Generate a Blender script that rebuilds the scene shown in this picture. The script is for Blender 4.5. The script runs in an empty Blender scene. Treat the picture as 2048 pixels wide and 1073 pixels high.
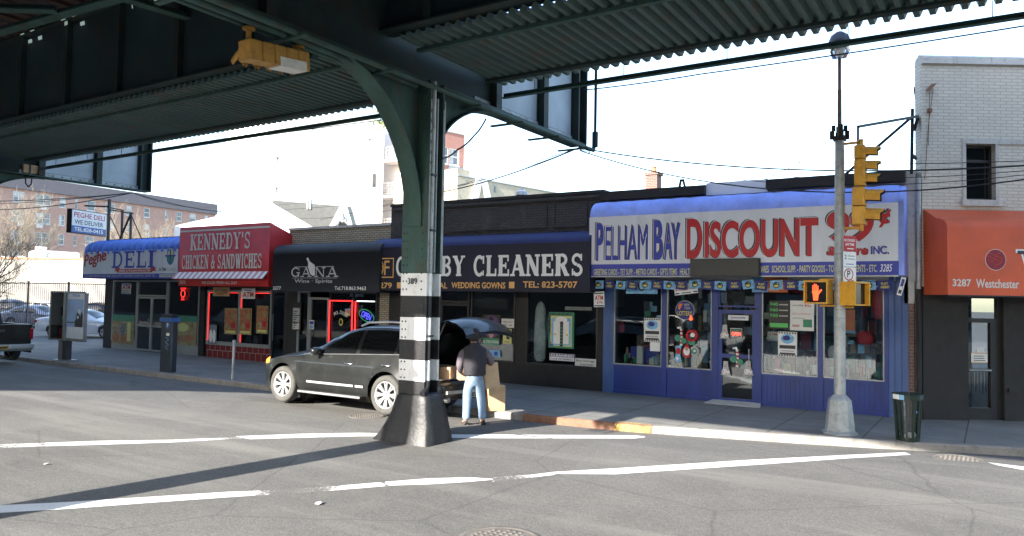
import bpy, math, random
from mathutils import Vector, Matrix
random.seed(7)
S = bpy.context.scene; COL = S.collection
R = math.radians; PI = math.pi

# ---------------------------------------------------------------- camera
FPX, CAMH = 1503.3, 2.3
YAW, PITCH, ROLL = 2.138387, .04389, .018307
_f = Vector((math.cos(PITCH)*math.cos(YAW), math.cos(PITCH)*math.sin(YAW), math.sin(PITCH)))
_r = Vector((math.sin(YAW), -math.cos(YAW), 0)); _u = _r.cross(_f)
RR = math.cos(ROLL)*_r + math.sin(ROLL)*_u
UU = -math.sin(ROLL)*_r + math.cos(ROLL)*_u
CP = Vector((0, 0, CAMH))
cam = bpy.data.cameras.new('camera'); camo = bpy.data.objects.new('camera', cam); COL.objects.link(camo)
cam.sensor_width = 36; cam.lens = FPX/2048*36; cam.clip_start = .1; cam.clip_end = 3000
camo.matrix_world = Matrix(((RR.x, UU.x, -_f.x, 0), (RR.y, UU.y, -_f.y, 0), (RR.z, UU.z, -_f.z, CAMH), (0, 0, 0, 1)))
S.camera = camo

def at(px, py, ax, v):
    """the point of the world plane ax = v seen at a photo pixel"""
    d = RR*((px-1024)/FPX) - UU*((py-536.5)/FPX) + _f
    k = 'XYZ'.index(ax)
    return CP + d*((v-CP[k])/d[k])

def depth_pt(px, py, d):
    r = RR*((px-1024)/FPX)-UU*((py-536.5)/FPX)+_f; return CP+r*d
def run_to(o, ux, px, py):
    """length along a wall line from o until it is seen at the pixel column"""
    nn = Vector((ux.y, -ux.x, 0)); r = RR*((px-1024)/FPX)-UU*((py-536.5)/FPX)+_f; p = CP+r*((Vector((o.x, o.y, 0))-CP).dot(nn)/r.dot(nn)); return (p-Vector((o.x, o.y, 0))).dot(ux)
# ---------------------------------------------------------------- materials
M = {}
def _nt(name):
    m = bpy.data.materials.new(name); m.use_nodes = True
    nt = m.node_tree; b = nt.nodes['Principled BSDF']; M[name] = m
    return m, nt, b
def N(nt, typ, **kw):
    n = nt.nodes.new('ShaderNode'+typ)
    for k, v in kw.items():
        if k in n.inputs: n.inputs[k].default_value = v
        else: setattr(n, k, v)
    return n
def pos(nt, scale=(1, 1, 1)):
    g = N(nt, 'NewGeometry'); mp = N(nt, 'Mapping'); mp.inputs['Scale'].default_value = scale
    nt.links.new(g.outputs['Position'], mp.inputs['Vector']); return mp.outputs['Vector']
def noise(nt, vec, scale, detail=4, rough=.55):
    n = N(nt, 'TexNoise', Scale=scale, Detail=detail, Roughness=rough); nt.links.new(vec, n.inputs['Vector']); return n.outputs['Fac']
def ramp(nt, fac, stops):
    r = N(nt, 'ValToRGB'); e = r.color_ramp.elements
    while len(e) < len(stops): e.new(.5)
    for i, (p, c) in enumerate(stops):
        e[i].position = p; e[i].color = (c, c, c, 1) if not hasattr(c, '__len__') else (*c, 1)
    nt.links.new(fac, r.inputs['Fac']); return r.outputs['Color']
def mixc(nt, fac, a, b, mode='MIX'):
    m = N(nt, 'MixRGB', blend_type=mode)
    for s, v in ((0, fac), (1, a), (2, b)):
        if isinstance(v, (int, float)): m.inputs[s].default_value = v
        elif hasattr(v, '__len__') and not hasattr(v, 'links'): m.inputs[s].default_value = (*v[:3], 1)
        else: nt.links.new(v, m.inputs[s])
    return m.outputs['Color']
def bump(nt, b, h, st=.3, dist=.01):
    n = N(nt, 'Bump', Strength=st, Distance=dist); nt.links.new(h, n.inputs['Height']); nt.links.new(n.outputs['Normal'], b.inputs['Normal'])
def mat(name, col, rough=.6, metal=0., var=.18, scale=3., bmp=0., bscale=40., spec=.5, dirt=None, coat=0., stretch=(1, 1, 1)):
    if name in M: return M[name]
    m, nt, b = _nt(name)
    b.inputs['Roughness'].default_value = rough; b.inputs['Metallic'].default_value = metal
    b.inputs['Specular IOR Level'].default_value = spec; b.inputs['Coat Weight'].default_value = coat
    v = pos(nt, stretch)
    if var:
        n1 = noise(nt, v, scale, 6, .65)
        c = mixc(nt, ramp(nt, n1, ((.3, 0), (.7, 1))), [x*(1-var) for x in col], [min(1, x*(1+var)) for x in col])
        if dirt:
            n2 = noise(nt, v, scale*2.3, 8, .7)
            c = mixc(nt, ramp(nt, n2, ((.52, 0), (.68, .8))), c, dirt)
        nt.links.new(c, b.inputs['Base Color'])
    else: b.inputs['Base Color'].default_value = (*col, 1)
    if bmp: bump(nt, b, noise(nt, pos(nt), bscale, 4), bmp)
    return m
def emat(name, col, st):
    m, nt, b = _nt(name); b.inputs['Base Color'].default_value = (*col, 1)
    b.inputs['Emission Color'].default_value = (*col, 1); b.inputs['Emission Strength'].default_value = st
    return m
def brick(name, c1, c2, mortar, bw=.2, bh=.067, axis='X', msize=.01, var=.2, rough=.85, stain=None, bmp=.5):
    m, nt, b = _nt(name); b.inputs['Roughness'].default_value = rough
    g = N(nt, 'NewGeometry'); s = N(nt, 'SeparateXYZ'); c = N(nt, 'CombineXYZ')
    nt.links.new(g.outputs['Position'], s.inputs[0])
    if axis == 'XY':
        a = N(nt, 'Math', operation='ADD'); nt.links.new(s.outputs['X'], a.inputs[0]); nt.links.new(s.outputs['Y'], a.inputs[1]); o = a.outputs[0]
    else: o = s.outputs[axis]
    nt.links.new(o, c.inputs['X']); nt.links.new(s.outputs['Z'], c.inputs['Y'])
    t = N(nt, 'TexBrick', Scale=1.); t.inputs['Brick Width'].default_value = bw; t.inputs['Row Height'].default_value = bh
    t.inputs['Mortar Size'].default_value = msize; t.inputs['Bias'].default_value = 0
    t.inputs['Color1'].default_value = (*c1, 1); t.inputs['Color2'].default_value = (*c2, 1); t.inputs['Mortar'].default_value = (*mortar, 1)
    nt.links.new(c.outputs[0], t.inputs['Vector'])
    n1 = noise(nt, pos(nt), 1.1, 6, .7)
    col = mixc(nt, 1., t.outputs['Color'], ramp(nt, n1, ((.25, 1-var), (.75, 1.))), 'MULTIPLY')
    if stain: col = mixc(nt, ramp(nt, noise(nt, pos(nt, (1, 1, .35)), 1.7, 8, .75), ((.55, 0), (.72, .7))), col, stain)
    nt.links.new(col, b.inputs['Base Color'])
    bump(nt, b, t.outputs['Fac'], -bmp, .01) if False else bump(nt, b, ramp(nt, t.outputs['Fac'], ((0, 1), (1, 0))), bmp, .01)
    return m
def glass(name, tint=(.75, .8, .8), refl=1., rough=.02, base=.04):
    m, nt, b = _nt(name); out = nt.nodes['Material Output']
    tr = N(nt, 'BsdfTransparent'); tr.inputs[0].default_value = (*tint, 1)
    gl = N(nt, 'BsdfGlossy'); gl.inputs['Roughness'].default_value = rough; gl.inputs['Color'].default_value = (.9, .95, 1, 1)
    fr = N(nt, 'Fresnel', IOR=1.5); ma = N(nt, 'Math', operation='MULTIPLY_ADD'); ma.inputs[1].default_value = refl; ma.inputs[2].default_value = base
    nt.links.new(fr.outputs[0], ma.inputs[0]); mx = N(nt, 'MixShader')
    nt.links.new(ma.outputs[0], mx.inputs[0]); nt.links.new(tr.outputs[0], mx.inputs[1]); nt.links.new(gl.outputs[0], mx.inputs[2])
    bn = N(nt, 'Bump', Strength=.04, Distance=.02); nt.links.new(noise(nt, pos(nt), .9, 2), bn.inputs['Height']); nt.links.new(bn.outputs[0], gl.inputs['Normal'])
    nt.links.new(mx.outputs[0], out.inputs['Surface']); return m

# ---------------------------------------------------------------- mesh builder
def FR(o, ux, uy=None, uz=None):
    ux = Vector(ux).normalized(); uz = Vector(uz) if uz is not None else None
    uy = Vector(uy).normalized()
    uz = ux.cross(uy).normalized() if uz is None else uz
    return Matrix(((ux.x, uy.x, uz.x, o[0]), (ux.y, uy.y, uz.y, o[1]), (ux.z, uy.z, uz.z, o[2]), (0, 0, 0, 1)))
def WALL(x, y, z): return FR((x, y, z), (1, 0, 0), (0, 0, 1))      # local x right, y up, z towards the street
_tc = {}
def textmesh(s, bold=0., space=1.):
    k = (s, bold, space)
    if k not in _tc:
        c = bpy.data.curves.new('t', 'FONT'); c.body = s; c.size = 1; c.offset = bold; c.resolution_u = 2 if len(s) > 9 else 5; c.space_character = space
        o = bpy.data.objects.new('t', c); COL.objects.link(o)
        bpy.context.view_layer.update()
        me = bpy.data.meshes.new_from_object(o.evaluated_get(bpy.context.evaluated_depsgraph_get()))
        vs = [v.co.copy() for v in me.vertices]; fs = [tuple(p.vertices) for p in me.polygons]
        bpy.data.objects.remove(o); bpy.data.curves.remove(c); bpy.data.meshes.remove(me)
        x0 = min(v.x for v in vs); x1 = max(v.x for v in vs); y0 = min(v.y for v in vs); y1 = max(v.y for v in vs)
        _tc[k] = ([((v.x-x0)/(x1-x0), (v.y-y0)/(y1-y0)) for v in vs], fs, (x1-x0)/(y1-y0))
    return _tc[k]
class MB:
    def __init__(s, m=None): s.v = []; s.f = []; s.mi = []; s.mats = []; s.c = 0; s.xf = None; s.sm = []; s.smooth = False; s.lift = 0; s.use(m) if m else None
    def use(s, m):
        if m not in s.mats: s.mats.append(m)
        s.c = s.mats.index(m); return s
    def add(s, vs, fs, sm=None):
        n = len(s.v)
        for p in vs:
            p = Vector(p); s.v.append(s.xf @ p if s.xf else p)
        for f in fs:
            s.f.append([n+i for i in f]); s.mi.append(s.c); s.sm.append(s.smooth if sm is None else sm)
        return s
    def poly(s, pts): return s.add(pts, [list(range(len(pts)))])
    def box(s, x0, y0, z0, x1, y1, z1):
        x0, x1 = min(x0, x1), max(x0, x1); y0, y1 = min(y0, y1), max(y0, y1); z0, z1 = min(z0, z1), max(z0, z1)
        return s.add([(x0, y0, z0), (x1, y0, z0), (x1, y1, z0), (x0, y1, z0), (x0, y0, z1), (x1, y0, z1), (x1, y1, z1), (x0, y1, z1)],
                     [(0, 3, 2, 1), (4, 5, 6, 7), (0, 1, 5, 4), (1, 2, 6, 5), (2, 3, 7, 6), (3, 0, 4, 7)])
    def bbox(s, x0, y0, z0, x1, y1, z1, b=.01):
        """box with chamfered vertical edges and top rim"""
        p = [(x0+b, y0), (x1-b, y0), (x1, y0+b), (x1, y1-b), (x1-b, y1), (x0+b, y1), (x0, y1-b), (x0, y0+b)]
        q = [(x0+2*b, y0+b), (x1-2*b, y0+b), (x1-b, y0+2*b), (x1-b, y1-2*b), (x1-2*b, y1-b), (x0+2*b, y1-b), (x0+b, y1-2*b), (x0+b, y0+2*b)]
        vs = [(*a, z0) for a in p]+[(*a, z1-b) for a in p]+[(*a, z1) for a in q]
        fs = [[7-i for i in range(8)], [16+i for i in range(8)]]
        for k in (0, 8):
            for i in range(8): j = (i+1) % 8; fs.append((k+i, k+j, k+8+j, k+8+i))
        return s.add(vs, fs)
    def prism(s, pts, d):
        """pts: closed 3D outline, d: vector"""
        d = Vector(d); n = len(pts); a = [Vector(p) for p in pts]
        return s.add(a+[p+d for p in a], [list(range(n))[::-1], [n+i for i in range(n)]]+[(i, (i+1) % n, n+(i+1) % n, n+i) for i in range(n)])
    def bar(s, a, b, w, h=None, up=(0, 0, 1)):
        a = Vector(a); b = Vector(b); h = h or w; d = (b-a).normalized(); u = Vector(up)
        if abs(d.dot(u)) > .99: u = Vector((1, 0, 0))
        x = d.cross(u).normalized()*w/2; y = x.cross(d).normalized()*h/2
        return s.prism([a-x-y, a+x-y, a+x+y, a-x+y], b-a)
    def tube(s, pts, r, n=8, cap=True, sm=True):
        pts = [Vector(p) for p in pts]; rs = r if hasattr(r, '__len__') else [r]*len(pts)
        vs = []; up = None
        for i, p in enumerate(pts):
            d = (pts[min(i+1, len(pts)-1)]-pts[max(i-1, 0)])
            if d.length < 1e-9: d = Vector((0, 0, 1))
            d.normalize()
            if up is None: up = Vector((0, 0, 1)) if abs(d.z) < .9 else Vector((1, 0, 0))
            x = d.cross(up); x = x.normalized() if x.length > 1e-6 else Vector((1, 0, 0)); y = x.cross(d).normalized(); up = y
            vs += [p+(x*math.cos(2*PI*k/n)+y*math.sin(2*PI*k/n))*rs[i] for k in range(n)]
        fs = [(i*n+k, i*n+(k+1) % n, (i+1)*n+(k+1) % n, (i+1)*n+k) for i in range(len(pts)-1) for k in range(n)]
        s.add(vs, fs, sm)
        if cap and n > 2: m0 = len(vs); s.add(vs[:n], [list(range(n))[::-1]], False); s.add(vs[m0-n:], [list(range(n))], False)
        return s
    def lathe(s, prof, xf=None, n=24, sm=True):
        """prof: (r, z) pairs about the local z axis"""
        vs = [(r*math.cos(2*PI*k/n), r*math.sin(2*PI*k/n), z) for r, z in prof for k in range(n)]
        if xf is not None: vs = [xf @ Vector(v) for v in vs]
        return s.add(vs, [(i*n+k, i*n+(k+1) % n, (i+1)*n+(k+1) % n, (i+1)*n+k) for i in range(len(prof)-1) for k in range(n)], sm)
    def disc(s, c, r, xf, n=24, r2=None, a0=0, a1=2*PI):
        """flat ellipse on a local frame"""
        r2 = r2 or r; vs = [xf @ Vector((c[0]+r*math.cos(a0+(a1-a0)*k/n), c[1]+r2*math.sin(a0+(a1-a0)*k/n), c[2])) for k in range(n+(0 if a1-a0 > 6.28 else 1))]
        return s.add(vs, [list(range(len(vs)))])
    def rect(s, xf, x0, y0, x1, y1, z=0.):
        return s.add([xf @ Vector(p) for p in ((x0, y0, z), (x1, y0, z), (x1, y1, z), (x0, y1, z))], [(0, 1, 2, 3)])
    def text(s, t, xf, x0, y0, w, h, z=.004, bold=.0, sh=0., space=1., rot=0.):
        vs, fs, asp = textmesh(t, bold, space)
        if w is None: w = h*asp
        ro = Matrix.Rotation(rot, 4, 'Z')
        return s.add([xf @ (Matrix.Translation((x0, y0, 0)) @ ro @ Vector((a*w+sh*b*h, b*h, z))) for a, b in vs], fs, False)
    def build(s, name, parent=None, bev=0):
        me = bpy.data.meshes.new(name); me.from_pydata([tuple(v) for v in s.v], [], s.f)
        for m in s.mats: me.materials.append(M[m])
        me.polygons.foreach_set('material_index', s.mi); me.polygons.foreach_set('use_smooth', s.sm); me.update()
        o = bpy.data.objects.new(name, me); COL.objects.link(o)
        if parent is not None:
            o.parent = parent; w = parent.get('_mw'); o.matrix_parent_inverse = wmat(parent).inverted()
        if bev:
            b = o.modifiers.new('b', 'BEVEL'); b.width = bev; b.segments = 2; b.limit_method = 'ANGLE'; b.angle_limit = R(40)
        return o
def wmat(o):
    m = Matrix.Translation(o.location)
    return (wmat(o.parent) @ o.matrix_parent_inverse @ m) if o.parent else m
def tag(o, label=None, cat=None, group=None, kind=None):
    if label: o['label'] = label
    if cat: o['category'] = cat
    if group: o['group'] = group
    if kind: o['kind'] = kind
    return o
def thing(name, loc, label, cat, group=None):
    o = bpy.data.objects.new(name, None); COL.objects.link(o); o.location = loc; o.empty_display_size = .2
    return tag(o, label, cat, group)
def struct(name, mb): return tag(mb.build(name), kind='structure')
def kids(o): return [c for c in COL.objects if c.parent == o]
def dup(o, loc=None, rot=None, label=None, parent=None):
    ch = kids(o); c = o.copy(); COL.objects.link(c)
    if parent is not None: c.parent = parent
    if loc is not None: c.location = loc
    if rot is not None: c.rotation_euler.z = rot
    if label: c['label'] = label
    for k in ch: dup(k, parent=c)
    return c

# slab-serif capitals drawn as strokes in a unit cell: T thick, t thin
T, t_ = .25, .12
GL = {
 'A': (1.05, [('l', .14, 0, .5, 1, t_), ('l', .86, 0, .5, 1, T), ('l', .25, .33, .75, .33, .12), ('s', .14, 0, .17), ('s', .84, 0, .2)]),
 'B': (.95, [('l', .22, 0, .22, 1, T), ('a', .5, .75, .25, .19, -90, 90, .2), ('a', .52, .27, .28, .21, -90, 90, .22), ('l', .22, .94, .5, .94, .12), ('l', .22, .52, .52, .52, .12), ('l', .22, .06, .52, .06, .12), ('s', .16, 0, .16), ('s', .16, 1, .16)]),
 'C': (.95, [('a', .53, .5, .38, .44, 48, 312, .22), ('l', .86, .6, .86, .98, .1), ('l', .86, .03, .86, .28, .08)]),
 'D': (1., [('l', .22, 0, .22, 1, T), ('a', .46, .5, .36, .44, -90, 90, .22), ('l', .22, .94, .46, .94, .12), ('l', .22, .06, .46, .06, .12), ('s', .16, 0, .16), ('s', .16, 1, .16)]),
 'E': (.92, [('l', .24, 0, .24, 1, T), ('l', .24, .94, .86, .94, .12), ('l', .24, .5, .66, .5, .12), ('l', .24, .06, .88, .06, .12), ('l', .84, .7, .84, 1, .1), ('l', .88, 0, .88, .32, .1), ('l', .66, .36, .66, .64, .09), ('s', .18, 0, .16), ('s', .18, 1, .16)]),
 'G': (1., [('a', .52, .5, .38, .44, 48, 330, .22), ('l', .86, .62, .86, .98, .1), ('l', .82, .05, .82, .42, .2), ('s', .78, .44, .18)]),
 'H': (1.1, [('l', .24, 0, .24, 1, T), ('l', .76, 0, .76, 1, T), ('l', .24, .5, .76, .5, .12), ('s', .24, 0, .22), ('s', .24, 1, .22), ('s', .76, 0, .22), ('s', .76, 1, .22)]),
 'I': (.55, [('l', .5, 0, .5, 1, .48), ('s', .5, 0, .44), ('s', .5, 1, .44)]),
 'K': (1.05, [('l', .24, 0, .24, 1, T), ('l', .24, .42, .8, 1, t_), ('l', .44, .6, .84, 0, T), ('s', .24, 0, .22), ('s', .24, 1, .22), ('s', .78, 1, .18), ('s', .82, 0, .18)]),
 'L': (.88, [('l', .26, 0, .26, 1, T), ('l', .26, .06, .86, .06, .12), ('l', .88, 0, .88, .36, .1), ('s', .22, 0, .18), ('s', .26, 1, .24)]),
 'N': (1.08, [('l', .18, 0, .18, 1, t_), ('l', .18, .98, .78, .02, T), ('l', .8, 0, .8, 1, t_), ('s', .18, 0, .17), ('s', .14, 1, .14), ('s', .8, 1, .17)]),
 'O': (1., [('a', .5, .5, .38, .44, 0, 360, .22)]),
 'R': (1.02, [('l', .22, 0, .22, 1, T), ('a', .48, .73, .26, .21, -90, 90, .2), ('l', .22, .94, .5, .94, .12), ('l', .22, .5, .5, .5, .12), ('l', .5, .5, .82, 0, .24), ('s', .2, 0, .19), ('s', .16, 1, .16), ('s', .84, 0, .14)]),
 'S': (.9, [('a', .48, .73, .3, .21, 20, 270, .19), ('a', .5, .27, .31, .21, -160, 90, .2), ('l', .8, .68, .8, .98, .09), ('l', .16, .02, .16, .32, .09)]),
 'W': (1.35, [('l', .14, 1, .34, 0, T*.8), ('l', .34, 0, .52, .9, t_), ('l', .5, 1, .7, 0, T*.8), ('l', .7, 0, .87, 1, t_), ('s', .13, 1, .14), ('s', .5, 1, .13), ('s', .87, 1, .12)]),
 'Y': (1.02, [('l', .16, 1, .5, .46, T), ('l', .84, 1, .5, .46, t_), ('l', .5, 0, .5, .5, T), ('s', .18, 1, .19), ('s', .82, 1, .17), ('s', .5, 0, .22)]),
 'P': (.95, [('l', .22, 0, .22, 1, T), ('a', .5, .71, .27, .23, -90, 90, .2), ('l', .22, .94, .5, .94, .12), ('l', .22, .47, .5, .47, .12), ('s', .22, 0, .22), ('s', .16, 1, .16)]),
 "'": (.35, [('l', .5, .68, .5, 1, .5)]),
 '&': (1.05, [('a', .42, .76, .17, .18, 0, 360, .16), ('a', .38, .27, .25, .22, 60, 330, .2), ('l', .3, .66, .84, .02, .2), ('l', .62, .2, .86, .5, .12), ('s', .8, .5, .14)]),
}
def slab(mb, s, xf, x0, y0, w, h, z=.004, wt=1.):
    tot = sum(GL[c][0] if c != ' ' else .45 for c in s)+.06*(len(s)-1); k = w/tot; x = x0; zz = z
    for c in s:
        if c == ' ': x += .51*k; continue
        gw, st = GL[c]; gw *= k
        for q in st:
            zz += .00025
            if q[0] == 'l':
                a = Vector((q[1]*gw, q[2]*h)); b = Vector((q[3]*gw, q[4]*h)); hw = q[5]*wt*min(gw, h*.9)/2
                if abs(q[2]-q[4]) < 1e-6: hh = q[5]*h/2; P = [(a.x, a.y-hh), (b.x, a.y-hh), (b.x, a.y+hh), (a.x, a.y+hh)]
                else: P = [(a.x-hw, a.y), (a.x+hw, a.y), (b.x+hw, b.y), (b.x-hw, b.y)]
                mb.add([xf @ Vector((x+p[0], y0+p[1], zz)) for p in P], [(0, 1, 2, 3)], False)
            elif q[0] == 's':
                yb = q[2]*h; hh = .1*h; yb0, yb1 = (yb, yb+hh) if q[2] < .2 else ((yb-hh, yb) if q[2] > .8 else (yb-hh/2, yb+hh/2))
                mb.rect(Matrix(xf), x+(q[1]-q[3])*gw, y0+yb0, x+(q[1]+q[3])*gw, y0+yb1, zz)
            else:
                n = max(6, int(abs(q[6]-q[5])/18)); wd = q[7]*wt; vs = []
                for i in range(n+1):
                    an = R(q[5]+(q[6]-q[5])*i/n); wx = wd*min(gw, h)*.5; wy = wd*h*.3
                    for sg in (-1, 1): vs.append(xf @ Vector((x+q[1]*gw+(q[3]*gw+sg*wx*.8)*math.cos(an), y0+q[2]*h+(q[4]*h+sg*wy)*math.sin(an), zz)))
                mb.add(vs, [(2*i, 2*i+1, 2*i+3, 2*i+2) for i in range(n)], False)
        x += gw+.06*k
# ---------------------------------------------------------------- material list
def ground_mat():
    m, nt, b = _nt('asphalt'); v = pos(nt)
    big = noise(nt, v, .22, 5, .6); mid = noise(nt, v, 1.4, 6, .7)
    fine = noise(nt, v, 42, 3, .8)
    vo = N(nt, 'TexVoronoi', Scale=75.); nt.links.new(v, vo.inputs['Vector'])
    c = mixc(nt, ramp(nt, big, ((.35, 0), (.65, 1))), (.165, .162, .156), (.22, .215, .204))
    c = mixc(nt, ramp(nt, mid, ((.45, 0), (.75, .5))), c, (.26, .255, .24))
    c = mixc(nt, .85, c, ramp(nt, fine, ((.35, .4), (.65, 1.1))), 'MULTIPLY'); c = mixc(nt, .8, c, ramp(nt, noise(nt, v, 13, 5, .85), ((.32, .62), (.68, 1.12))), 'MULTIPLY')
    c = mixc(nt, ramp(nt, vo.outputs['Distance'], ((.0, .55), (.16, 0))), c, (.42, .41, .39))
    pv = N(nt, 'TexVoronoi', Scale=.16); pv.inputs['Randomness'].default_value = .8; nt.links.new(v, pv.inputs['Vector']); bw = N(nt, 'RGBToBW'); nt.links.new(pv.outputs['Color'], bw.inputs[0])
    c = mixc(nt, .9, c, ramp(nt, bw.outputs[0], ((.2, .88), (.8, 1.))), 'MULTIPLY')
    c = mixc(nt, ramp(nt, noise(nt, v, .75, 3, .5), ((.62, 0), (.72, .4))), c, (.09, .088, .085))
    # dark tar streaks and tyre-polished bands along the crossing
    mp = N(nt, 'Mapping'); mp.inputs['Rotation'].default_value = (0, 0, .55); mp.inputs['Scale'].default_value = (.12, 1.1, 1); nt.links.new(v, mp.inputs['Vector'])
    st = noise(nt, mp.outputs[0], 1., 4, .6)
    c = mixc(nt, ramp(nt, st, ((.5, 0), (.7, .45))), c, (.27, .262, .245))
    cr = N(nt, 'TexVoronoi', Scale=.33, feature='DISTANCE_TO_EDGE'); w = N(nt, 'MixRGB'); w.inputs[0].default_value = .12
    nn = N(nt, 'TexNoise', Scale=1.8, Detail=6.); nt.links.new(v, nn.inputs['Vector']); nt.links.new(v, w.inputs[1]); nt.links.new(nn.outputs['Color'], w.inputs[2]); nt.links.new(w.outputs[0], cr.inputs['Vector'])
    c = mixc(nt, ramp(nt, cr.outputs['Distance'], ((.0, .45), (.006, 0))), c, (.05, .05, .05))
    nt.links.new(c, b.inputs['Base Color']); b.inputs['Roughness'].default_value = .82; b.inputs['Specular IOR Level'].default_value = .35
    bump(nt, b, fine, .5, .006)
def slab_mat(name, base, joint=1.5, ang=0.):
    m, nt, b = _nt(name); v = pos(nt)
    mp = N(nt, 'Mapping'); mp.inputs['Rotation'].default_value = (0, 0, ang); mp.inputs['Location'].default_value = (.4, -.1, 0); nt.links.new(v, mp.inputs['Vector'])
    t = N(nt, 'TexBrick', Scale=1., offset=0.); t.inputs['Brick Width'].default_value = joint; t.inputs['Row Height'].default_value = joint
    t.inputs['Mortar Size'].default_value = .012; t.inputs['Color1'].default_value = (*base, 1); t.inputs['Color2'].default_value = (*[x*.86 for x in base], 1); t.inputs['Mortar'].default_value = (*[x*.3 for x in base], 1)
    nt.links.new(mp.outputs[0], t.inputs['Vector'])
    c = mixc(nt, 1., t.outputs['Color'], ramp(nt, noise(nt, v, .9, 8, .7), ((.3, .62), (.7, 1.))), 'MULTIPLY')
    c = mixc(nt, .8, c, ramp(nt, noise(nt, v, 30, 4, .7), ((.3, .7), (.7, 1.))), 'MULTIPLY')
    g = N(nt, 'TexVoronoi', Scale=2.2); nt.links.new(v, g.inputs['Vector'])
    c = mixc(nt, ramp(nt, g.outputs['Distance'], ((.03, .55), (.06, 0))), c, (.04, .04, .04))
    nt.links.new(c, b.inputs['Base Color']); b.inputs['Roughness'].default_value = .85
    bump(nt, b, ramp(nt, t.outputs['Fac'], ((0, 1), (1, 0))), .6, .006)
def paint_mat(name, col, wear_lo, wear_hi, scale=14.):
    m, nt, b = _nt(name); out = nt.nodes['Material Output']; v = pos(nt)
    b.inputs['Roughness'].default_value = .7
    nt.links.new(mixc(nt, ramp(nt, noise(nt, v, 5, 6, .7), ((.3, 0), (.7, 1))), [x*.86 for x in col], col), b.inputs['Base Color'])
    n1 = noise(nt, v, scale, 6, .85); n2 = noise(nt, v, .9, 3, .5)
    a = N(nt, 'Math', operation='ADD'); nt.links.new(n1, a.inputs[0]); nt.links.new(n2, a.inputs[1])
    tr = N(nt, 'BsdfTransparent'); mx = N(nt, 'MixShader')
    nt.links.new(ramp(nt, a.outputs[0], ((wear_lo/2, 0), (wear_hi/2, 1))), mx.inputs[0]) if False else None
    h = N(nt, 'Math', operation='MULTIPLY'); h.inputs[1].default_value = .5; nt.links.new(a.outputs[0], h.inputs[0])
    nt.links.new(ramp(nt, h.outputs[0], ((wear_lo, 0), (wear_hi, 1))), mx.inputs[0])
    nt.links.new(tr.outputs[0], mx.inputs[1]); nt.links.new(b.outputs[0], mx.inputs[2]); nt.links.new(mx.outputs[0], out.inputs['Surface'])
ground_mat(); slab_mat('sidewalk', (.27, .265, .25)); slab_mat('lot', (.2, .2, .2), 7.)
paint_mat('line_fresh', (.76, .76, .74), .33, .38, 26.); paint_mat('line_worn', (.8, .8, .78), .44, .53, 22.); paint_mat('line_mid', (.8, .8, .78), .36, .44, 20.)
paint_mat('yellow_curb', (.62, .42, .12), .47, .56, 16.)
mat('kerbstone', (.24, .23, .215), .85, bmp=.3, dirt=(.12, .11, .1)); mat('rust', (.2, .1, .06), .7, var=.4, scale=6, bmp=.3)
mat('el_green', (.04, .085, .076), .65, spec=.3, var=.35, scale=2.2, bmp=.15, dirt=(.075, .06, .045), stretch=(1, 1, .3)); mat('el_dark', (.022, .038, .037), .65, spec=.25, var=.3, scale=1.2, dirt=(.05, .035, .028))
mat('el_sheet', (.06, .105, .095), .6, var=.25, scale=.8, dirt=(.1, .085, .07)); mat('el_web', (.02, .042, .048), .55, var=.2, scale=.5, dirt=(.045, .04, .035))
mat('el_tip', (.3, .35, .4), .5, var=.2, scale=.9, bmp=.1); mat('flange', (.28, .32, .33), .45, var=.25, scale=2, dirt=(.12, .1, .09))
mat('bolt', (.03, .04, .04), .6, var=0)
mat('col_black', (.014, .014, .016), .5, var=.3, scale=4, bmp=.55, bscale=22, dirt=(.03, .03, .03)); mat('col_white', (.78, .78, .77), .45, var=.08, scale=3, dirt=(.5, .49, .46), stretch=(1, 1, .5), bmp=.25, bscale=28)
mat('el_mid', (.03, .058, .053), .6, spec=.3, var=.35, scale=2.5, dirt=(.05, .04, .03), bmp=.1); mat('iron', (.13, .12, .11), .75, var=.3, scale=5, dirt=(.16, .13, .11), bmp=.3); mat('tie', (.05, .03, .025), .9)
mat('steel', (.33, .34, .35), .42, .7, var=.15, bmp=.05); mat('steel_dark', (.09, .09, .1), .45, .6); mat('galv', (.38, .4, .4), .5, .35, var=.22, scale=5, dirt=(.2, .2, .19), bmp=.08)
mat('black', (.012, .012, .013), .5, var=.2); mat('black_gloss', (.01, .01, .011), .15, var=0); mat('wire', (.01, .01, .012), .6, var=0)
mat('yellow', (.66, .33, .025), .45, var=.15, scale=5, dirt=(.4, .2, .03)); mat('yellow_old', (.36, .19, .03), .55, var=.25, scale=4, dirt=(.2, .1, .03)); mat('tape', (.6, .6, .58), .6, var=.15, scale=9, bmp=.5)
mat('white', (.78, .78, .77), .5, var=.05); mat('paper', (.74, .74, .72), .7, var=.04); mat('offwhite', (.62, .62, .6), .6)
mat('blue_frame', (.01, .036, .21), .42, var=.25, scale=3, dirt=(.012, .03, .17), stretch=(1, 1, .4)); mat('blue_side', (.05, .11, .3), .5, var=.3, scale=2, dirt=(.09, .13, .22), stretch=(1, 1, .3))
mat('blue_light', (.27, .36, .86), .6, var=.2, scale=1.5, bmp=.3, bscale=4, dirt=(.22, .28, .62)); mat('blue_strip', (.03, .045, .33), .5, var=.05); mat('blue_txt', (.03, .045, .34), .5, var=0)
mat('red_txt', (.45, .008, .015), .5, var=0); mat('yellow_txt', (.6, .6, .22), .5, var=0); mat('gold_txt', (.75, .42, .14), .5, var=0); mat('cream_txt', (.6, .6, .56), .5, var=0); mat('white_txt', (.8, .8, .77), .5, var=0)
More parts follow.
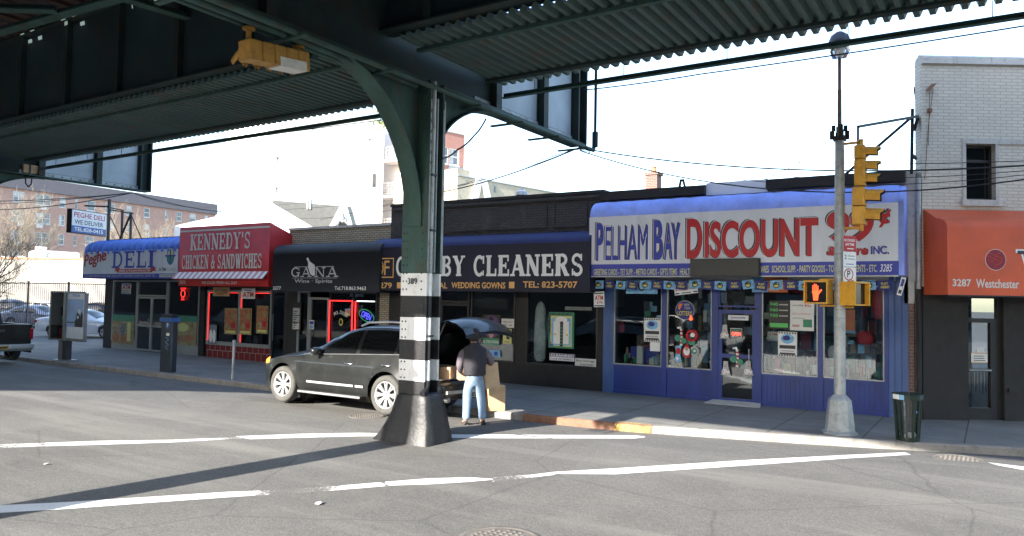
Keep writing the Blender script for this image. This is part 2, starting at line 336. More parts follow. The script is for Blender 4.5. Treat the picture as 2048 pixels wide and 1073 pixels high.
mat('silver_txt', (.42, .42, .42), .5, var=0); mat('sign_white', (.64, .64, .66), .5, var=.08, scale=1.5, dirt=(.54, .54, .55), stretch=(1, 1, .25))
mat('red_awn', (.47, .02, .022), .6, var=.2, scale=1.4, bmp=.35, bscale=2.5, dirt=(.36, .02, .02)); mat('navy_awn', (.003, .004, .022), .6, var=.2); mat('navy_skylit', (.01, .018, .11), .6, var=.2); mat('black_awn', (.012, .014, .02), .6, var=.2, scale=2, bmp=.2, bscale=8)
mat('orange_awn', (.6, .1, .035), .6, var=.15, scale=1.4, bmp=.3, bscale=2.5, dirt=(.5, .1, .05)); mat('maroon', (.25, .01, .03), .5, var=0); mat('pink', (.55, .3, .32), .6, var=0)
mat('deli_blue', (.09, .2, .66), .6, var=.2, scale=2)
mat('alu', (.35, .36, .35), .45, .5, var=.12); mat('dark_alu', (.03, .03, .032), .45, .3); mat('red_tile', (.2, .012, .014), .35, var=.2)
mat('dark_wall', (.022, .021, .021), .75, var=.25, scale=4, bmp=.3); mat('dark_brown', (.05, .044, .044), .8, var=.2)
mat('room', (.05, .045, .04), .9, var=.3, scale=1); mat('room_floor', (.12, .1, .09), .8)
brick('brick_tan', (.45, .4, .3), (.36, .31, .23), (.12, .11, .09)); brick('brick_dark', (.075, .066, .066), (.055, .05, .05), (.035, .032, .032), stain=(.1, .09, .085))
brick('brick_white', (.64, .6, .52), (.7, .66, .57), (.5, .47, .41), bmp=.8, stain=(.5, .48, .43), var=.12); brick('brick_red_far', (.5, .28, .22), (.42, .22, .17), (.42, .35, .3), bw=.3, bh=.1, axis='XY', msize=.012)
brick('brick_tower', (.5, .2, .15), (.44, .17, .13), (.4, .3, .26), bw=.3, bh=.1, axis='XY', msize=.012); brick('brick_chim', (.2, .085, .06), (.15, .065, .05), (.2, .19, .17), axis='XY'); brick('brick_tile', (.22, .012, .014), (.16, .01, .012), (.35, .33, .3), .3, .3)
mat('stone', (.5, .49, .46), .85, var=.12, scale=4, bmp=.3, dirt=(.3, .29, .27)); mat('white_wall', (.82, .82, .8), .8, var=.04); mat('beige_wall', (.42, .38, .29), .85, var=.15, scale=1, dirt=(.3, .27, .22))
mat('grey_panel', (.19, .16, .165), .8, var=.1); mat('roof', (.085, .088, .085), .85, var=.15, scale=5); mat('far_glass', (.12, .15, .18), .12, var=.5, scale=.5); mat('curtain', (.5, .5, .48), .7, var=.25, scale=.6)
mat('conc_wall', (.3, .28, .24), .85, var=.12, scale=.4, dirt=(.24, .22, .19)); mat('terracotta', (.5, .2, .1), .8)
mat('bark', (.24, .205, .155), .9, var=.2); mat('bark_dark', (.1, .085, .075), .9)
mat('card', (.5, .34, .2), .75, var=.1, scale=6, dirt=(.42, .28, .16)); mat('card_in', (.36, .24, .14), .8)
mat('jeans', (.17, .25, .36), .85, var=.2, scale=9, bmp=.9, bscale=13, dirt=(.3, .38, .47)); mat('vest', (.026, .024, .032), .85, var=.25, scale=5, bmp=.9, bscale=9); mat('sleeve', (.12, .1, .12), .85, var=.15, bmp=.3); mat('skin', (.5, .27, .19), .55, var=.08); mat('hair', (.015, .012, .012), .7); mat('shoe', (.06, .05, .045), .6)
mat('car_black', (.008, .009, .009), .32, var=.3, scale=1.1, dirt=(.018, .019, .018), coat=.5); mat('car_dark', (.008, .008, .009), .5, var=0); mat('car_glass', (.006, .007, .008), .04, var=0, spec=.8); mat('chrome', (.75, .75, .76), .18, 1., var=0); mat('satin', (.55, .56, .57), .38, .6, var=.1)
mat('rim', (.5, .5, .51), .35, .6, var=.1); mat('tyre', (.065, .064, .06), .85, var=.25, scale=5, bmp=.2); mat('amber', (.8, .25, .03), .25, var=0); mat('lamp_clear', (.5, .52, .55), .1, var=0); mat('red_lens', (.4, .01, .02), .2, var=0)
mat('car_white', (.75, .75, .76), .25, coat=.5, var=.03); mat('car_silver', (.35, .38, .45), .3, .5, coat=.5, var=.05); mat('car_grey', (.25, .25, .24), .3, coat=.5, var=.05); mat('car_blue', (.03, .1, .3), .3, coat=.5); mat('plate', (.65, .4, .06), .6, var=.1)
mat('ad_blue', (.32, .48, .75), .35, var=.2, scale=1.4); mat('ad_pale', (.72, .78, .84), .4, var=.1); mat('meter', (.045, .055, .07), .4, .3, var=.2); mat('meter_blue', (.04, .12, .34), .5, var=.1)
mat('bin_green', (.008, .022, .014), .5, var=.2); mat('bin_plastic', (.015, .02, .015), .3, var=.2)
mat('sky_blue', (.2, .45, .7), .6, var=.35, scale=14); mat('flag_blue', (.02, .03, .2), .6, var=.1); mat('flag_yel', (.7, .6, .1), .6, var=0); mat('orange', (.8, .2, .04), .6, var=.2, scale=6); mat('green_txt', (.1, .5, .12), .6, var=0); mat('green', (.05, .25, .15), .6, var=.1); mat('purple', (.12, .05, .2), .6, var=0); mat('dk_txt', (.04, .04, .045), .6, var=0)
mat('food', (.36, .12, .05), .6, var=.7, scale=11, dirt=(.5, .36, .12)); mat('food2', (.3, .25, .12), .6, var=.6, scale=8, dirt=(.4, .1, .04)); mat('goods', (.25, .22, .2), .7, var=.8, scale=9, dirt=(.4, .08, .06)); mat('goods2', (.12, .16, .2), .7, var=.8, scale=8, dirt=(.45, .42, .36)); mat('plastic_bag', (.55, .6, .62), .25, var=.25, scale=6, bmp=.8, bscale=10)
mat('led_panel', (.04, .04, .035), .5, var=.15, scale=30)
emat('neon_red', (1, .03, .03), .5); emat('neon_blue', (.1, .1, 1), .4); emat('neon_green', (.05, .5, .2), .06); emat('neon_white', (.9, .95, 1), .7); emat('hand', (1, .08, .02), .6); emat('room_light', (.85, .9, .8), .22); emat('open_red', (1, .12, .08), .6)
glass('shop_glass', (.82, .86, .86), 1.1, .015, .03); glass('door_glass', (.6, .62, .62), 1.1, .03, .03); glass('lamp_glass', (.9, .92, .95), 1.5, .1, .2)

# ---------------------------------------------------------------- ground
KB = [(-140, 12.95), (-60, 12.95), (-30, 12.95), (-8.2, 12.95), (-6.8, 13.0), (-5.6, 13.15), (-4.2, 13.5), (-2.5, 14.0), (-1., 14.5), (.45, 15.05), (3.5, 16.4), (9, 19.2), (30, 31)]
def gz(x, y):
    """crowned road: falls to the gutter"""
    k = kerb_y(x); t = min(1, max(0, (y-(k-1.9))/1.9)); return -.1*t
def kerb_y(x):
    for (a, b), (c, d) in zip(KB, KB[1:]):
        if a <= x <= c: return b+(d-b)*(x-a)/(c-a)
    return KB[-1][1] if x > 0 else KB[0][1]
xs = [-900, -400, -140]+[-100+i*4 for i in range(18)]+[-28+i*1. for i in range(60)]+[40, 60, 120, 400, 900]
mb = MB('asphalt')
cols = []
for x in xs:
    k = kerb_y(max(-140, min(30, x))); cols.append([(x, y, gz(max(-140, min(30, x)), y)) for y in (-900, -200, -60, -20, 0, 4, 8, k-1.9, k-1.4, k-.95, k-.5, k+.05)]+[(x, k+.05, -.3), (x, 900, -.3)])
for i in range(len(xs)-1):
    for j in range(len(cols[0])-1): mb.add([cols[i][j], cols[i+1][j], cols[i+1][j+1], cols[i][j+1]], [(0, 1, 2, 3)])
struct('road', mb)
SW = .04
mb = MB('sidewalk')
kx = [x for x in range(-60, 31)]+[-8.2, -6.8, -5.6, -4.2, -2.5, -1, .45]; kx = sorted(set(kx))
# sidewalk sheet, starts behind the kerbstone; a driveway gap beyond the delicatessen carries on at the same level
for a, b in zip(kx, kx[1:]):
    mb.add([(a, kerb_y(a)+.16, SW), (b, kerb_y(b)+.16, SW), (b, 60, SW), (a, 60, SW)], [(0, 1, 2, 3)])
struct('sidewalk', mb)
mb = MB('lot'); mb.add([(-139, 17.5, SW+.004), (-31.6, 17.5, SW+.004), (-31.6, 120, SW+.004), (-139, 120, SW+.004)], [(0, 1, 2, 3)])
mb.add([(-139, 13.11, SW), (-60, 13.11, SW), (-60, 120, SW), (-139, 120, SW)], [(0, 1, 2, 3)]); struct('parking_lot_ground', mb)
def kerb(name, x0, x1, m, top=None, w=.16, n=1, steel=None):
    mb = MB(m); ks = [x for x in kx if x0 < x < x1]; ks = [x0]+ks+[x1]
    for a, b in zip(ks, ks[1:]):
        ya, yb = kerb_y(a), kerb_y(b); z = SW+.004 if top is None else top
        A = [(a, ya, -.3), (a, ya, z-.02), (a, ya+.02, z), (a, ya+w, z), (a, ya+w, -.3)]; B = [(b, yb, -.3), (b, yb, z-.02), (b, yb+.02, z), (b, yb+w, z), (b, yb+w, -.3)]
        mb.use(m); mb.add(A+B, [(i, i+5, i+6, i+1) for i in range(4)]+[(0, 1, 2, 3, 4), (9, 8, 7, 6, 5)])
    return struct(name, mb)
kerb('kerb', -60, -15.3, 'kerbstone'); kerb('kerb', -15.3, -7.95, 'kerbstone')
kerb('steel_faced_kerb', -7.95, -5.3, 'rust', .048, .07); kerb('kerb', -5.3, -2.6, 'kerbstone'); kerb('kerb', -2.6, 9, 'kerbstone')
mb = MB('kerbstone')
for a, b in zip([-7.95]+[x for x in kx if -7.95 < x < -5.3], [x for x in kx if -7.95 < x < -5.3]+[-5.3]):
    mb.add([(a, kerb_y(a)+.07, .044), (b, kerb_y(b)+.07, .044), (b, kerb_y(b)+.16, .044), (a, kerb_y(a)+.16, .044)], [(0, 1, 2, 3)])
struct('kerb_top', mb)
mb = MB('yellow_curb')
for x0, x1 in ((-6.0, -5.32), (-3.3, -2.62)):
    ks = [x0]+[x for x in kx if x0 < x < x1]+[x1]
    for a, b in zip(ks, ks[1:]):
        ya, yb = kerb_y(a)-.004, kerb_y(b)-.004
        mb.add([(a, ya, -.1), (b, yb, -.1), (b, yb, .03), (a, ya, .03)], [(0, 1, 2, 3)]); mb.add([(a, ya+.02, .054), (b, yb+.02, .054), (b, yb+.17, .054), (a, ya+.17, .054)], [(0, 1, 2, 3)])
struct('yellow_kerb_paint', mb)
def gpt(px, py, lift=.004):
    p = at(px, py, 'Z', 0.)
    for _ in range(6): p = at(px, py, 'Z', gz(p.x, p.y)+lift)
    return p
def marking(m, up, lo, name='road_marking'):
    mb = MB(m); n = len(up)
    U = []; L = []
    for A, Bo in ((up, U), (lo, L)):
        for i in range(n-1):
            for k in range(4): Bo.append(gpt(A[i][0]+(A[i+1][0]-A[i][0])*k/4, A[i][1]+(A[i+1][1]-A[i][1])*k/4))
        Bo.append(gpt(*A[-1]))
    mb.add([p for p in U]+[p for p in L], [(i, i+1, len(U)+i+1, len(U)+i) for i in range(len(U)-1)])
    return struct(name, mb)
marking('line_fresh', [(90, 886), (200, 882), (345, 880)], [(90, 893), (200, 890), (350, 885)])
marking('line_worn', [(-60, 891), (0, 889), (90, 886)], [(-60, 899), (0, 896), (90, 893)])
marking('line_worn', [(345, 880), (420, 877), (485, 874)], [(350, 885), (420, 881), (485, 877)])
marking('line_fresh', [(470, 873), (600, 868), (720, 866), (765, 867)], [(500, 879), (600, 876), (720, 873), (765, 873)])
marking('line_fresh', [(895, 869), (1000, 869.5), (1270, 871), (1290, 873)], [(895, 876), (1000, 877), (1270, 877.5), (1290, 875)])
marking('line_fresh', [(-80, 1016), (0, 1011), (140, 1004), (300, 994), (455, 984)], [(-80, 1030), (0, 1026), (140, 1018), (300, 1006), (500, 992)])
marking('line_worn', [(455, 984), (600, 978), (760, 965)], [(500, 992), (600, 987), (780, 972)])
marking('line_fresh', [(770, 964), (860, 957), (940, 955), (985, 958)], [(770, 972), (860, 969), (940, 964), (985, 960)])
marking('line_worn', [(985, 955), (1060, 950), (1110, 944)], [(985, 964), (1060, 956), (1110, 950)])
marking('line_fresh', [(1110, 944), (1230, 937), (1500, 920), (1700, 910), (1810, 905)], [(1110, 948), (1230, 949), (1500, 931), (1700, 917), (1822, 910)])
marking('line_fresh', [(1975, 925), (2060, 935)], [(1995, 931), (2060, 943)])
def manhole(px, py, r, label):
    c = gpt(px, py, 0); t = thing('manhole_cover', (c.x, c.y, c.z), label, 'manhole cover', 'manhole covers in the road')
    X = FR((c.x, c.y, c.z), (1, 0, 0), (0, 1, 0)); m = MB('iron')
    m.lathe([(r*.86, .006), (r*.88, .012), (r, .012), (r*1.04, .003)], X, 28); m.build('rim', t)
    m = MB('iron'); m.disc((0, 0, .008), r*.86, X, 28)
    for i in range(-4, 5):
        for j in range(-4, 5):
            if math.hypot(i, j)*.17 < .75: m.box(c.x+i*.17*r-.04*r, c.y+j*.17*r-.04*r, c.z+.008, c.x+i*.17*r+.04*r, c.y+j*.17*r+.04*r, c.z+.014)
    m.build('lid', t)
manhole(1918, 919, .36, 'rusty manhole cover beside the kerb near the green litter bin')
manhole(1000, 1080, .4, 'manhole cover cut by the bottom edge of the picture')
manhole(733, 833, .34, 'worn manhole cover on the road behind the rear wheel of the black car')
def litter(px, py, w, h, label):
    c = gpt(px, py, .01); m = MB('paper')
    for k in range(3): a = random.random()*3; m.add([(c.x+w*math.cos(a+q)*(.6+.4*random.random()), c.y+h*math.sin(a+q)*2, c.z+.002+.008*random.random()+k*.003) for q in (0, 1.5, 3.1, 4.6)], [(0, 1, 2, 3)])
    tag(m.build('paper_scrap'), label, 'litter')
litter(637, 1008, .06, .025, 'crumpled white paper scrap on the open asphalt of the near road')
litter(92, 929, .03, .02, 'tiny white paper scrap on the asphalt at the far left')
litter(1390, 799, .05, .03, 'small white paper scrap on the pavement below the blue shop front')

# ---------------------------------------------------------------- elevated railway
BX = -7.88; CY0, CY1 = 9.4, 9.76; ZB = 5.83; TIPY = 15.05
G_TOP = 8.33; G_BOT = 6.42; CAN_Z = 6.37; CAN_Y = 11.5; PITCHX = 16.8
def stripes(mb, fn):
    """paint bands up the column, fn(z0, z1, material)"""
    zs = [0, 1.36, 1.98, 2.62-.22*0, 0]
    return
BANDS = [(0, .78, 'col_black'), (.78, 1.16, 'col_black'), (1.16, 1.64, 'col_white'), (1.64, 1.98, 'col_black'), (1.98, 2.34, 'col_white'), (2.34, 2.66, 'col_black'), (2.66, 3.07, 'col_white'), (3.07, ZB+.02, 'el_green')]
def bandz(py): return at(822, py, 'Y', CY0).z
_e = [0, None, bandz(762), bandz(720), bandz(680), bandz(635), bandz(592), bandz(547), ZB+.02]
BANDS = [(0, _e[2], 'col_black'), (_e[2], _e[3], 'col_white'), (_e[3], _e[4], 'col_black'), (_e[4], _e[5], 'col_white'), (_e[5], _e[6], 'col_black'), (_e[6], _e[7], 'col_white'), (_e[7], ZB+.02, 'el_green')]
CX0, CX1 = at(797, 762, 'Y', CY0).x, at(848, 762, 'Y', CY0).x
def column(x0, x1, y0, y1, label, near=True):
    t = thing('steel_column', ((x0+x1)/2, (y0+y1)/2, 0), label, 'railway column', 'columns of the elevated railway')
    # pedestal, flared concrete
    mb = MB('col_black'); cx, cy = (x0+x1)/2, (y0+y1)/2; L = []
    prof = [(0, .46, .14, .19, .24), (.12, .36, .1, .17, .22), (.3, .24, .07, .14, .19), (.5, .14, .05, .11, .15), (.66, .08, .03, .09, .11), (.76, .05, .02, .075, .08), (.82, -.02, -.01, .02, .03)]
    for z, l, f, r, b in prof:
        q = [(x0-l, y0-f), (x1+r, y0-f), (x1+r, y1+b), (x0-l, y1+b)]; ring = []
        for i in range(4):
            a = Vector(q[i]); p = Vector(q[i-1]); n = Vector(q[(i+1) % 4]); c = .05
            ring += [a+(p-a).normalized()*c, a+(n-a).normalized()*c]
            ring += [a+(n-a)*s for s in (.3, .5, .7)]
        L.append([(v.x+random.uniform(-.008, .008), v.y+random.uniform(-.008, .008), z-.02) for v in ring])
    n = len(L[0]); mb.add([p for r_ in L for p in r_], [(i*n+k, i*n+(k+1) % n, (i+1)*n+(k+1) % n, (i+1)*n+k) for i in range(len(L)-1) for k in range(n)]+[[(len(L)-1)*n+k for k in range(n)]], True)
    mb.build('pedestal', t)
    # H section: two flanges across, web between, drain pipe in the recess
    sh = MB()
    for z0, z1, m in BANDS:
        sh.use(m)
        zz = z0 if z0 else .7
        sh.box(x0, y0, zz, x1-.04, y0+.17, z1); sh.box(x1-.04, y0+.004, zz, x1, y0+.035, z1); sh.box(x0, y1-.03, zz, x1+.01, y1, z1); sh.box(x0+.04, y0+.17, zz, x0+.3, y1-.03, z1)
    sh.use('bolt')
    z = .9
    while z < ZB:
        for q in (.05, .12, x1-x0-.1): sh.lathe([(.0, .012), (.012, .008), (.016, 0)], FR((x0+q, y0, z), (1, 0, 0), (0, 0, 1)), 6) if near else 0
        z += .13 if z < 3.6 else .2
    sh.build('shaft', t)
    pp = MB()
    for z0, z1, m in BANDS:
        pp.use('galv' if m == 'el_green' else m); pp.tube([(x1-.02, y0+.11, max(z0, .98)), (x1-.02, y0+.11, z1)], .042, 10)
    pp.use('col_black'); pp.tube([(x1-.02, y0+.11, 1.0), (x1-.02, y0+.09, .9), (x1-.02, y0+.03, .84), (x1, y0-.04, .8)], .047, 10)
    for z in (1.7, 3.4, 4.3): pp.box(x1-.08, y0+.05, z, x1+.04, y0+.165, z+.03)
    pp.build('drain_pipe', t)
    # curved knee brackets under the cross girder
    def knee(sgn, run, drop, nm):
        k = MB('el_green'); n = 14; arc = []
        ye = y0 if sgn < 0 else y1
        for i in range(n+1):
            a = PI/2*i/n; arc.append((ye+sgn*(run-run*math.sin(a)) , ZB-drop+drop*math.cos(a-PI/2)) if False else (ye+sgn*run*(1-math.cos(a)) , ZB-drop*(1-math.sin(a))))
        xm = (x0+x1)/2-.02
        web = [(xm-.012, ye, ZB-drop)]+[(xm-.012, a, b) for a, b in arc]+[(xm-.012, ye, ZB)]
        k.prism([(xm-.012, a, b) for a, b in arc]+[(xm-.012, ye+sgn*run, ZB), (xm-.012, ye, ZB)], (.024, 0, 0))
        hw = .17 if sgn < 0 else .13
        for i in range(n):
            (a, b), (c, d) = arc[i], arc[i+1]
            nx, nz = (d-b), -(c-a); l = math.hypot(nx, nz); nx, nz = sgn*nx/l*.025, sgn*nz/l*.025
            k.add([(xm-hw, a, b), (xm+hw, a, b), (xm+hw, c, d), (xm-hw, c, d), (xm-hw, a+nx, b+nz), (xm+hw, a+nx, b+nz), (xm+hw, c+nx, d+nz), (xm-hw, c+nx, d+nz)],
                  [(0, 1, 2, 3), (7, 6, 5, 4), (0, 4, 5, 1), (3, 2, 6, 7), (0, 3, 7, 4), (1, 5, 6, 2)])
        k.build(nm, t)
    knee(-1, 2.1, 2.35, 'knee_bracket'); knee(1, 2.0, 1.35, 'knee_bracket')
    # light flange plates with bolt holes up the street side
    fl = MB('flange')
    for yy in (y0+.172, y1+.001):
        fl.box(x1-.03, yy, _e[7]+.02, x1+.022, yy+.02 if yy > y1 else yy+.02, ZB-.25)
    fl.use('flange'); fl.box(x1+.002, y0+.01, _e[7]+.02, x1+.012, y0+.035, ZB-.3); fl.box(x1+.011, y1-.028, _e[7]+.02, x1+.02, y1-.002, ZB-.4)
    fl.use('bolt')
    for i in range(6): fl.box(x1+.012, y0+.014, ZB-.5-i*.17, x1+.018, y0+.03, ZB-.45-i*.17)
    fl.build('flange_strip', t)
    return t
col1 = column(CX0, CX1, CY0, CY1, 'green steel railway column with black and white painted bands and black pedestal')
W = CX1-CX0
column(CX0-PITCHX, CX1-PITCHX, CY0, CY1, 'next railway column at the far left edge, only its curved bracket in view', False)
m = MB('dk_txt'); m.text('389', WALL((CX0+CX1)/2-.11, CY0, at(822, 569, 'Y', CY0).z), 0, 0, .2, .1, .014, .02); m.build('number', col1)

def bent(x, label, det=True):
    t = thing('cross_girder', (x, CY0, ZB), label, 'cross girder', 'cross girders of the elevated railway')
    w = MB('el_dark'); w.box(x-.012, -.95, ZB+.04, x+.012, TIPY, 7.6); w.build('web', t)
    f = MB('el_mid'); f.box(x-.2, -.95, ZB, x+.2, TIPY+.04, ZB+.035); f.box(x-.2, -.95, 7.58, x+.2, TIPY+.04, 7.62)
    f.use('flange'); f.box(x+.012, CY1+1.2, ZB+.035, x+.03, TIPY-.3, ZB+.17); f.box(x+.03, CY1+1.0, ZB+.035, x+.1, TIPY-.2, ZB+.045)
    f.use('bolt'); y = CY1+1.3
    while y < TIPY-.35: f.box(x+.03, y, ZB+.08, x+.036, y+.045, ZB+.12); y += .28
    f.build('flange', t)
    for yy in (CY1+1.7, CY1+3.45, 6.2, 4.2):
        s = MB('el_dark'); s.box(x+.014, yy, ZB+.05, x+.17, yy+.18, 7.56); s.box(x-.17, yy, ZB+.05, x-.014, yy+.18, 7.56); s.build('stiffener', t)
    p = MB('el_tip')
    p.box(x+.013, CY1+3.7, ZB+.18, x+.02, TIPY-.4, 7.55); p.box(x+.013, CY1+1.9, ZB+.18, x+.02, CY1+3.4, 7.55); p.build('panel', t)
    e = MB('el_dark'); e.box(x-.19, TIPY-.02, ZB+.035, x+.21, TIPY+.03, 7.56); e.box(x+.02, TIPY-.35, ZB+.04, x+.19, TIPY-.3, 7.56); e.build('end_plate', t)
    return t
b1 = bent(BX, 'green cross girder overhead that reaches out past the banded column to a bare end')
b2 = bent(BX-PITCHX, 'dark cross girder overhead at the left, its end above the lit delicatessen sign')
bent(BX+PITCHX, 'cross girder beyond the right edge of the picture')
# conduits and hangers under the near cross girder
for dx, r_, lab in ((-.12, .035, 'conduit pipe strung under the cross girder, on its left edge'), (.05, .05, 'thicker conduit pipe strung under the middle of the cross girder'), (.26, .05, 'conduit pipe strung along the right edge of the cross girder out to its tip')):
    m = MB('el_green'); ye = TIPY-.05 if dx > .2 else 9.3
    m.tube([(BX+dx, -1.2, ZB-.07), (BX+dx, 5, ZB-.08), (BX+dx, ye, ZB-.07)]+([(BX+dx, TIPY+.25, ZB-.06), (BX+dx, TIPY+.3, ZB+.05)] if dx > .2 else []), r_, 8); tag(m.build('conduit'), lab, 'conduit', 'conduits under the cross girder')
hg = None
for i, yy in enumerate((3.4, 5.0, 6.6, 8.3, 10.6, 12.0, 13.4, 14.7)):
    m = MB('el_green'); m.box(BX-.34, yy, ZB-.14, BX+.42, yy+.08, ZB-.11); m.build('clamp_bar', b1)
m = MB('el_dark'); X0 = BX+.28; Y0 = TIPY+.3
m.tube([(X0, Y0, ZB+.0), (X0, Y0, ZB+.1), (X0, Y0, ZB+.12)], .02, 8); m.tube([(X0, Y0, ZB+.02), (X0, Y0, ZB+.36)], .07, 10); m.tube([(X0, Y0, ZB+.36), (X0, Y0, 7.9)], .035, 8)
tag(m.build('riser_pipe'), 'dark vertical riser pipe with a fat lower joint at the cross girder tip', 'pipe')
m = MB('el_dark'); m.tube([(BX+.12, CY1+1.35, 7.5), (BX+.12, CY1+1.3, 7.0), (BX+.14, CY1+1.45, 6.6), (BX+.12, CY1+1.75, 6.3), (BX+.12, CY1+1.75, ZB+.1)], .04, 8); tag(m.build('bent_pipe'), 'bent drain pipe on the side of the cross girder, between column and tip', 'pipe')

# longitudinal plate girders
def girder(y, label, zb=G_BOT, zt=G_TOP, x0=-70, x1=26, step=2.05, m1='el_web', off=0., cat='plate girder'):
    t = thing('plate_girder', (x0, y, zb), label, cat, 'long plate girders under the track')
    w = MB(m1); w.box(x0, y-.01, zb, x1, y+.01, zt); w.build('web', t)
    f = MB('el_dark'); f.box(x0, y-.17, zb-.03, x1, y+.17, zb); f.box(x0, y-.17, zt, x1, y+.17, zt+.03)
    f.box(x0, y-.13, zb+.001, x1, y-.012, zb+.02); f.build('flange', t)
    x = BX+off
    xs_ = []
    while x > x0: xs_.append(x); x -= step
    x = BX+off+step
    while x < x1: xs_.append(x); x += step
    s0 = None
    for x in xs_:
        if s0 is None:
            s = MB('el_dark'); s.box(-.07, -.13, zb+.02, .07, -.012, zt-.001); s.xf = None
            s0 = s.build('stiffener', None); s0.parent = t; s0.matrix_parent_inverse = wmat(t).inverted(); s0.location = (x, y, 0)
        else:
            c = s0.copy(); COL.objects.link(c); c.location = (x, y, 0)
    return t
girder(8.6, 'dark plate girder with upright stiffeners running over the banded column', off=.9)
girder(.3, 'plate girder over the near side of the street, above the camera', off=.4)
girder(4.9, 'middle plate girder between the two railway tracks, deep in the shade', G_BOT+1.1, G_TOP, off=.4)
# corrugated sheet ceiling outside the girder
def canopy(x0, x1, label):
    t = thing('corrugated_canopy', ((x0+x1)/2, 11, CAN_Z), label, 'canopy', 'corrugated sheet bays under the platform')
    mb = MB('el_sheet'); p = .187; x = x0; pr = []
    while x < x1-.01:
        for dx, dz in ((0, 0), (.045, .0), (.075, -.085), (.145, -.085), (.182, 0)):
            if x+dx < x1: pr.append((x+dx, dz))
        x += p
    y0, y1 = 8.62, CAN_Y
    v = []
    for a, dz in pr: v += [(a, y0, CAN_Z+dz), (a, y1, CAN_Z+dz), (a, y0, CAN_Z+dz+.006), (a, y1, CAN_Z+dz+.006)]
    f = []
    for i in range(len(pr)-1): k = i*4; f += [(k, k+4, k+5, k+1), (k+2, k+3, k+7, k+6), (k+1, k+5, k+7, k+3)]
    mb.add(v, f); mb.build('corrugated_sheet', t)
    e = MB('el_dark'); e.box(x0, CAN_Y-.5, CAN_Z-.13, x1, CAN_Y-.36, CAN_Z-.088); e.box(x0, CAN_Y-.5, CAN_Z+.01, x1, CAN_Y-.42, CAN_Z+.05); e.build('edge_beam', t)
    e = MB('el_green'); e.bar((x0, 9.12, CAN_Z-.12), (x1, 9.12, CAN_Z-.12), .09, .05); e.build('inner_rail', t)
    e = MB('el_green'); e.box(x0, CAN_Y+.02, CAN_Z-.3, x1, CAN_Y+.12, CAN_Z-.29); e.box(x0, CAN_Y+.11, CAN_Z-.3, x1, CAN_Y+.12, CAN_Z-.2)
    x = x0+.7
    while x < x1: e.box(x, CAN_Y+.06, CAN_Z-.29, x+.012, CAN_Y+.07, CAN_Z); x += 1.75
    e.build('edge_rail', t)
    return t
canopy(-58, BX-PITCHX-.22, 'corrugated sheet canopy bay farthest to the left, dark')
canopy(BX-PITCHX+.22, BX-.22, 'corrugated sheet canopy bay left of the banded column')
canopy(BX+.22, BX+PITCHX-.22, 'corrugated sheet canopy bay right of the banded column, with lit teeth along its edge')
# deck above: sleepers with gaps, platform slab, unseen parapet added to shade the facades
t = thing('railway_deck', (-16, 5, 8.8), 'dark timber railway deck overhead with small gaps of light', 'railway deck')
mb = MB('tie'); x = -60
while x < 24:
    mb.box(x, -.9, G_TOP+.05, x+.3, 7.7, G_TOP+.22); mb.box(x+.02, 7.7, G_TOP+.06, x+.26, 8.5, G_TOP+.2); x += .46
mb.build('sleepers', t)
mb = MB('el_dark'); mb.box(-60, -.99, G_TOP+.26, 24, 7.5, G_TOP+.3); [mb.box(a_, 7.501, G_TOP+.265, b_, 7.899, G_TOP+.295) for a_, b_ in ((-60, -19.5), (-18.6, -17.7), (-16.7, -15.), (-14.1, 24))]; mb.box(-60, 7.9, G_TOP+.26, 24, 8.8, G_TOP+.3)
mb.box(-60, 8.8, G_TOP-.6, 24, CAN_Y-.5, G_TOP-.55); mb.box(-60, -1.05, G_BOT, 24, -1.0, 9.6); mb.box(-60, CAN_Y-.55, 7.7, 24, CAN_Y-.5, 11.3); mb.build('deck_slab_and_shade_walls', t)  # near wall and tall parapet, out of view, set to shade the shop row
t = thing('station_platform', (-40, -6, G_BOT), 'wide station platform of the railway to the left behind the camera', 'station platform'); mb = MB('el_dark'); mb.prism([(-14.55, -1.06, G_BOT), (-26.6, -11.4, G_BOT), (-90, -11.4, G_BOT), (-90, -1.06, G_BOT)], (0, 0, 3.2)); mb.build('slab', t)
for i, (a, b) in enumerate((((250, 0), (430, 55)), ((0, 66), (240, -2)), ((0, 20), (70, 22)))):
    p, q = at(*a, 'Z', 7.6), at(*b, 'Z', 7.6); d = (q-p).normalized(); m = MB('el_green'); m.bar(p-d*1.2, q+d*.4, .22, .03); m.bar(p-d*1.2+Vector((0, 0, .06)), q+d*.4+Vector((0, 0, .06)), .03, .12)
    tag(m.build('lateral_brace'), ('sloping steel brace overhead, left of the yellow signal and near the top edge', 'steel brace overhead in the top left corner, below the row of light gaps', 'short steel brace overhead touching the left edge')[i], 'steel brace', 'steel braces under the railway')
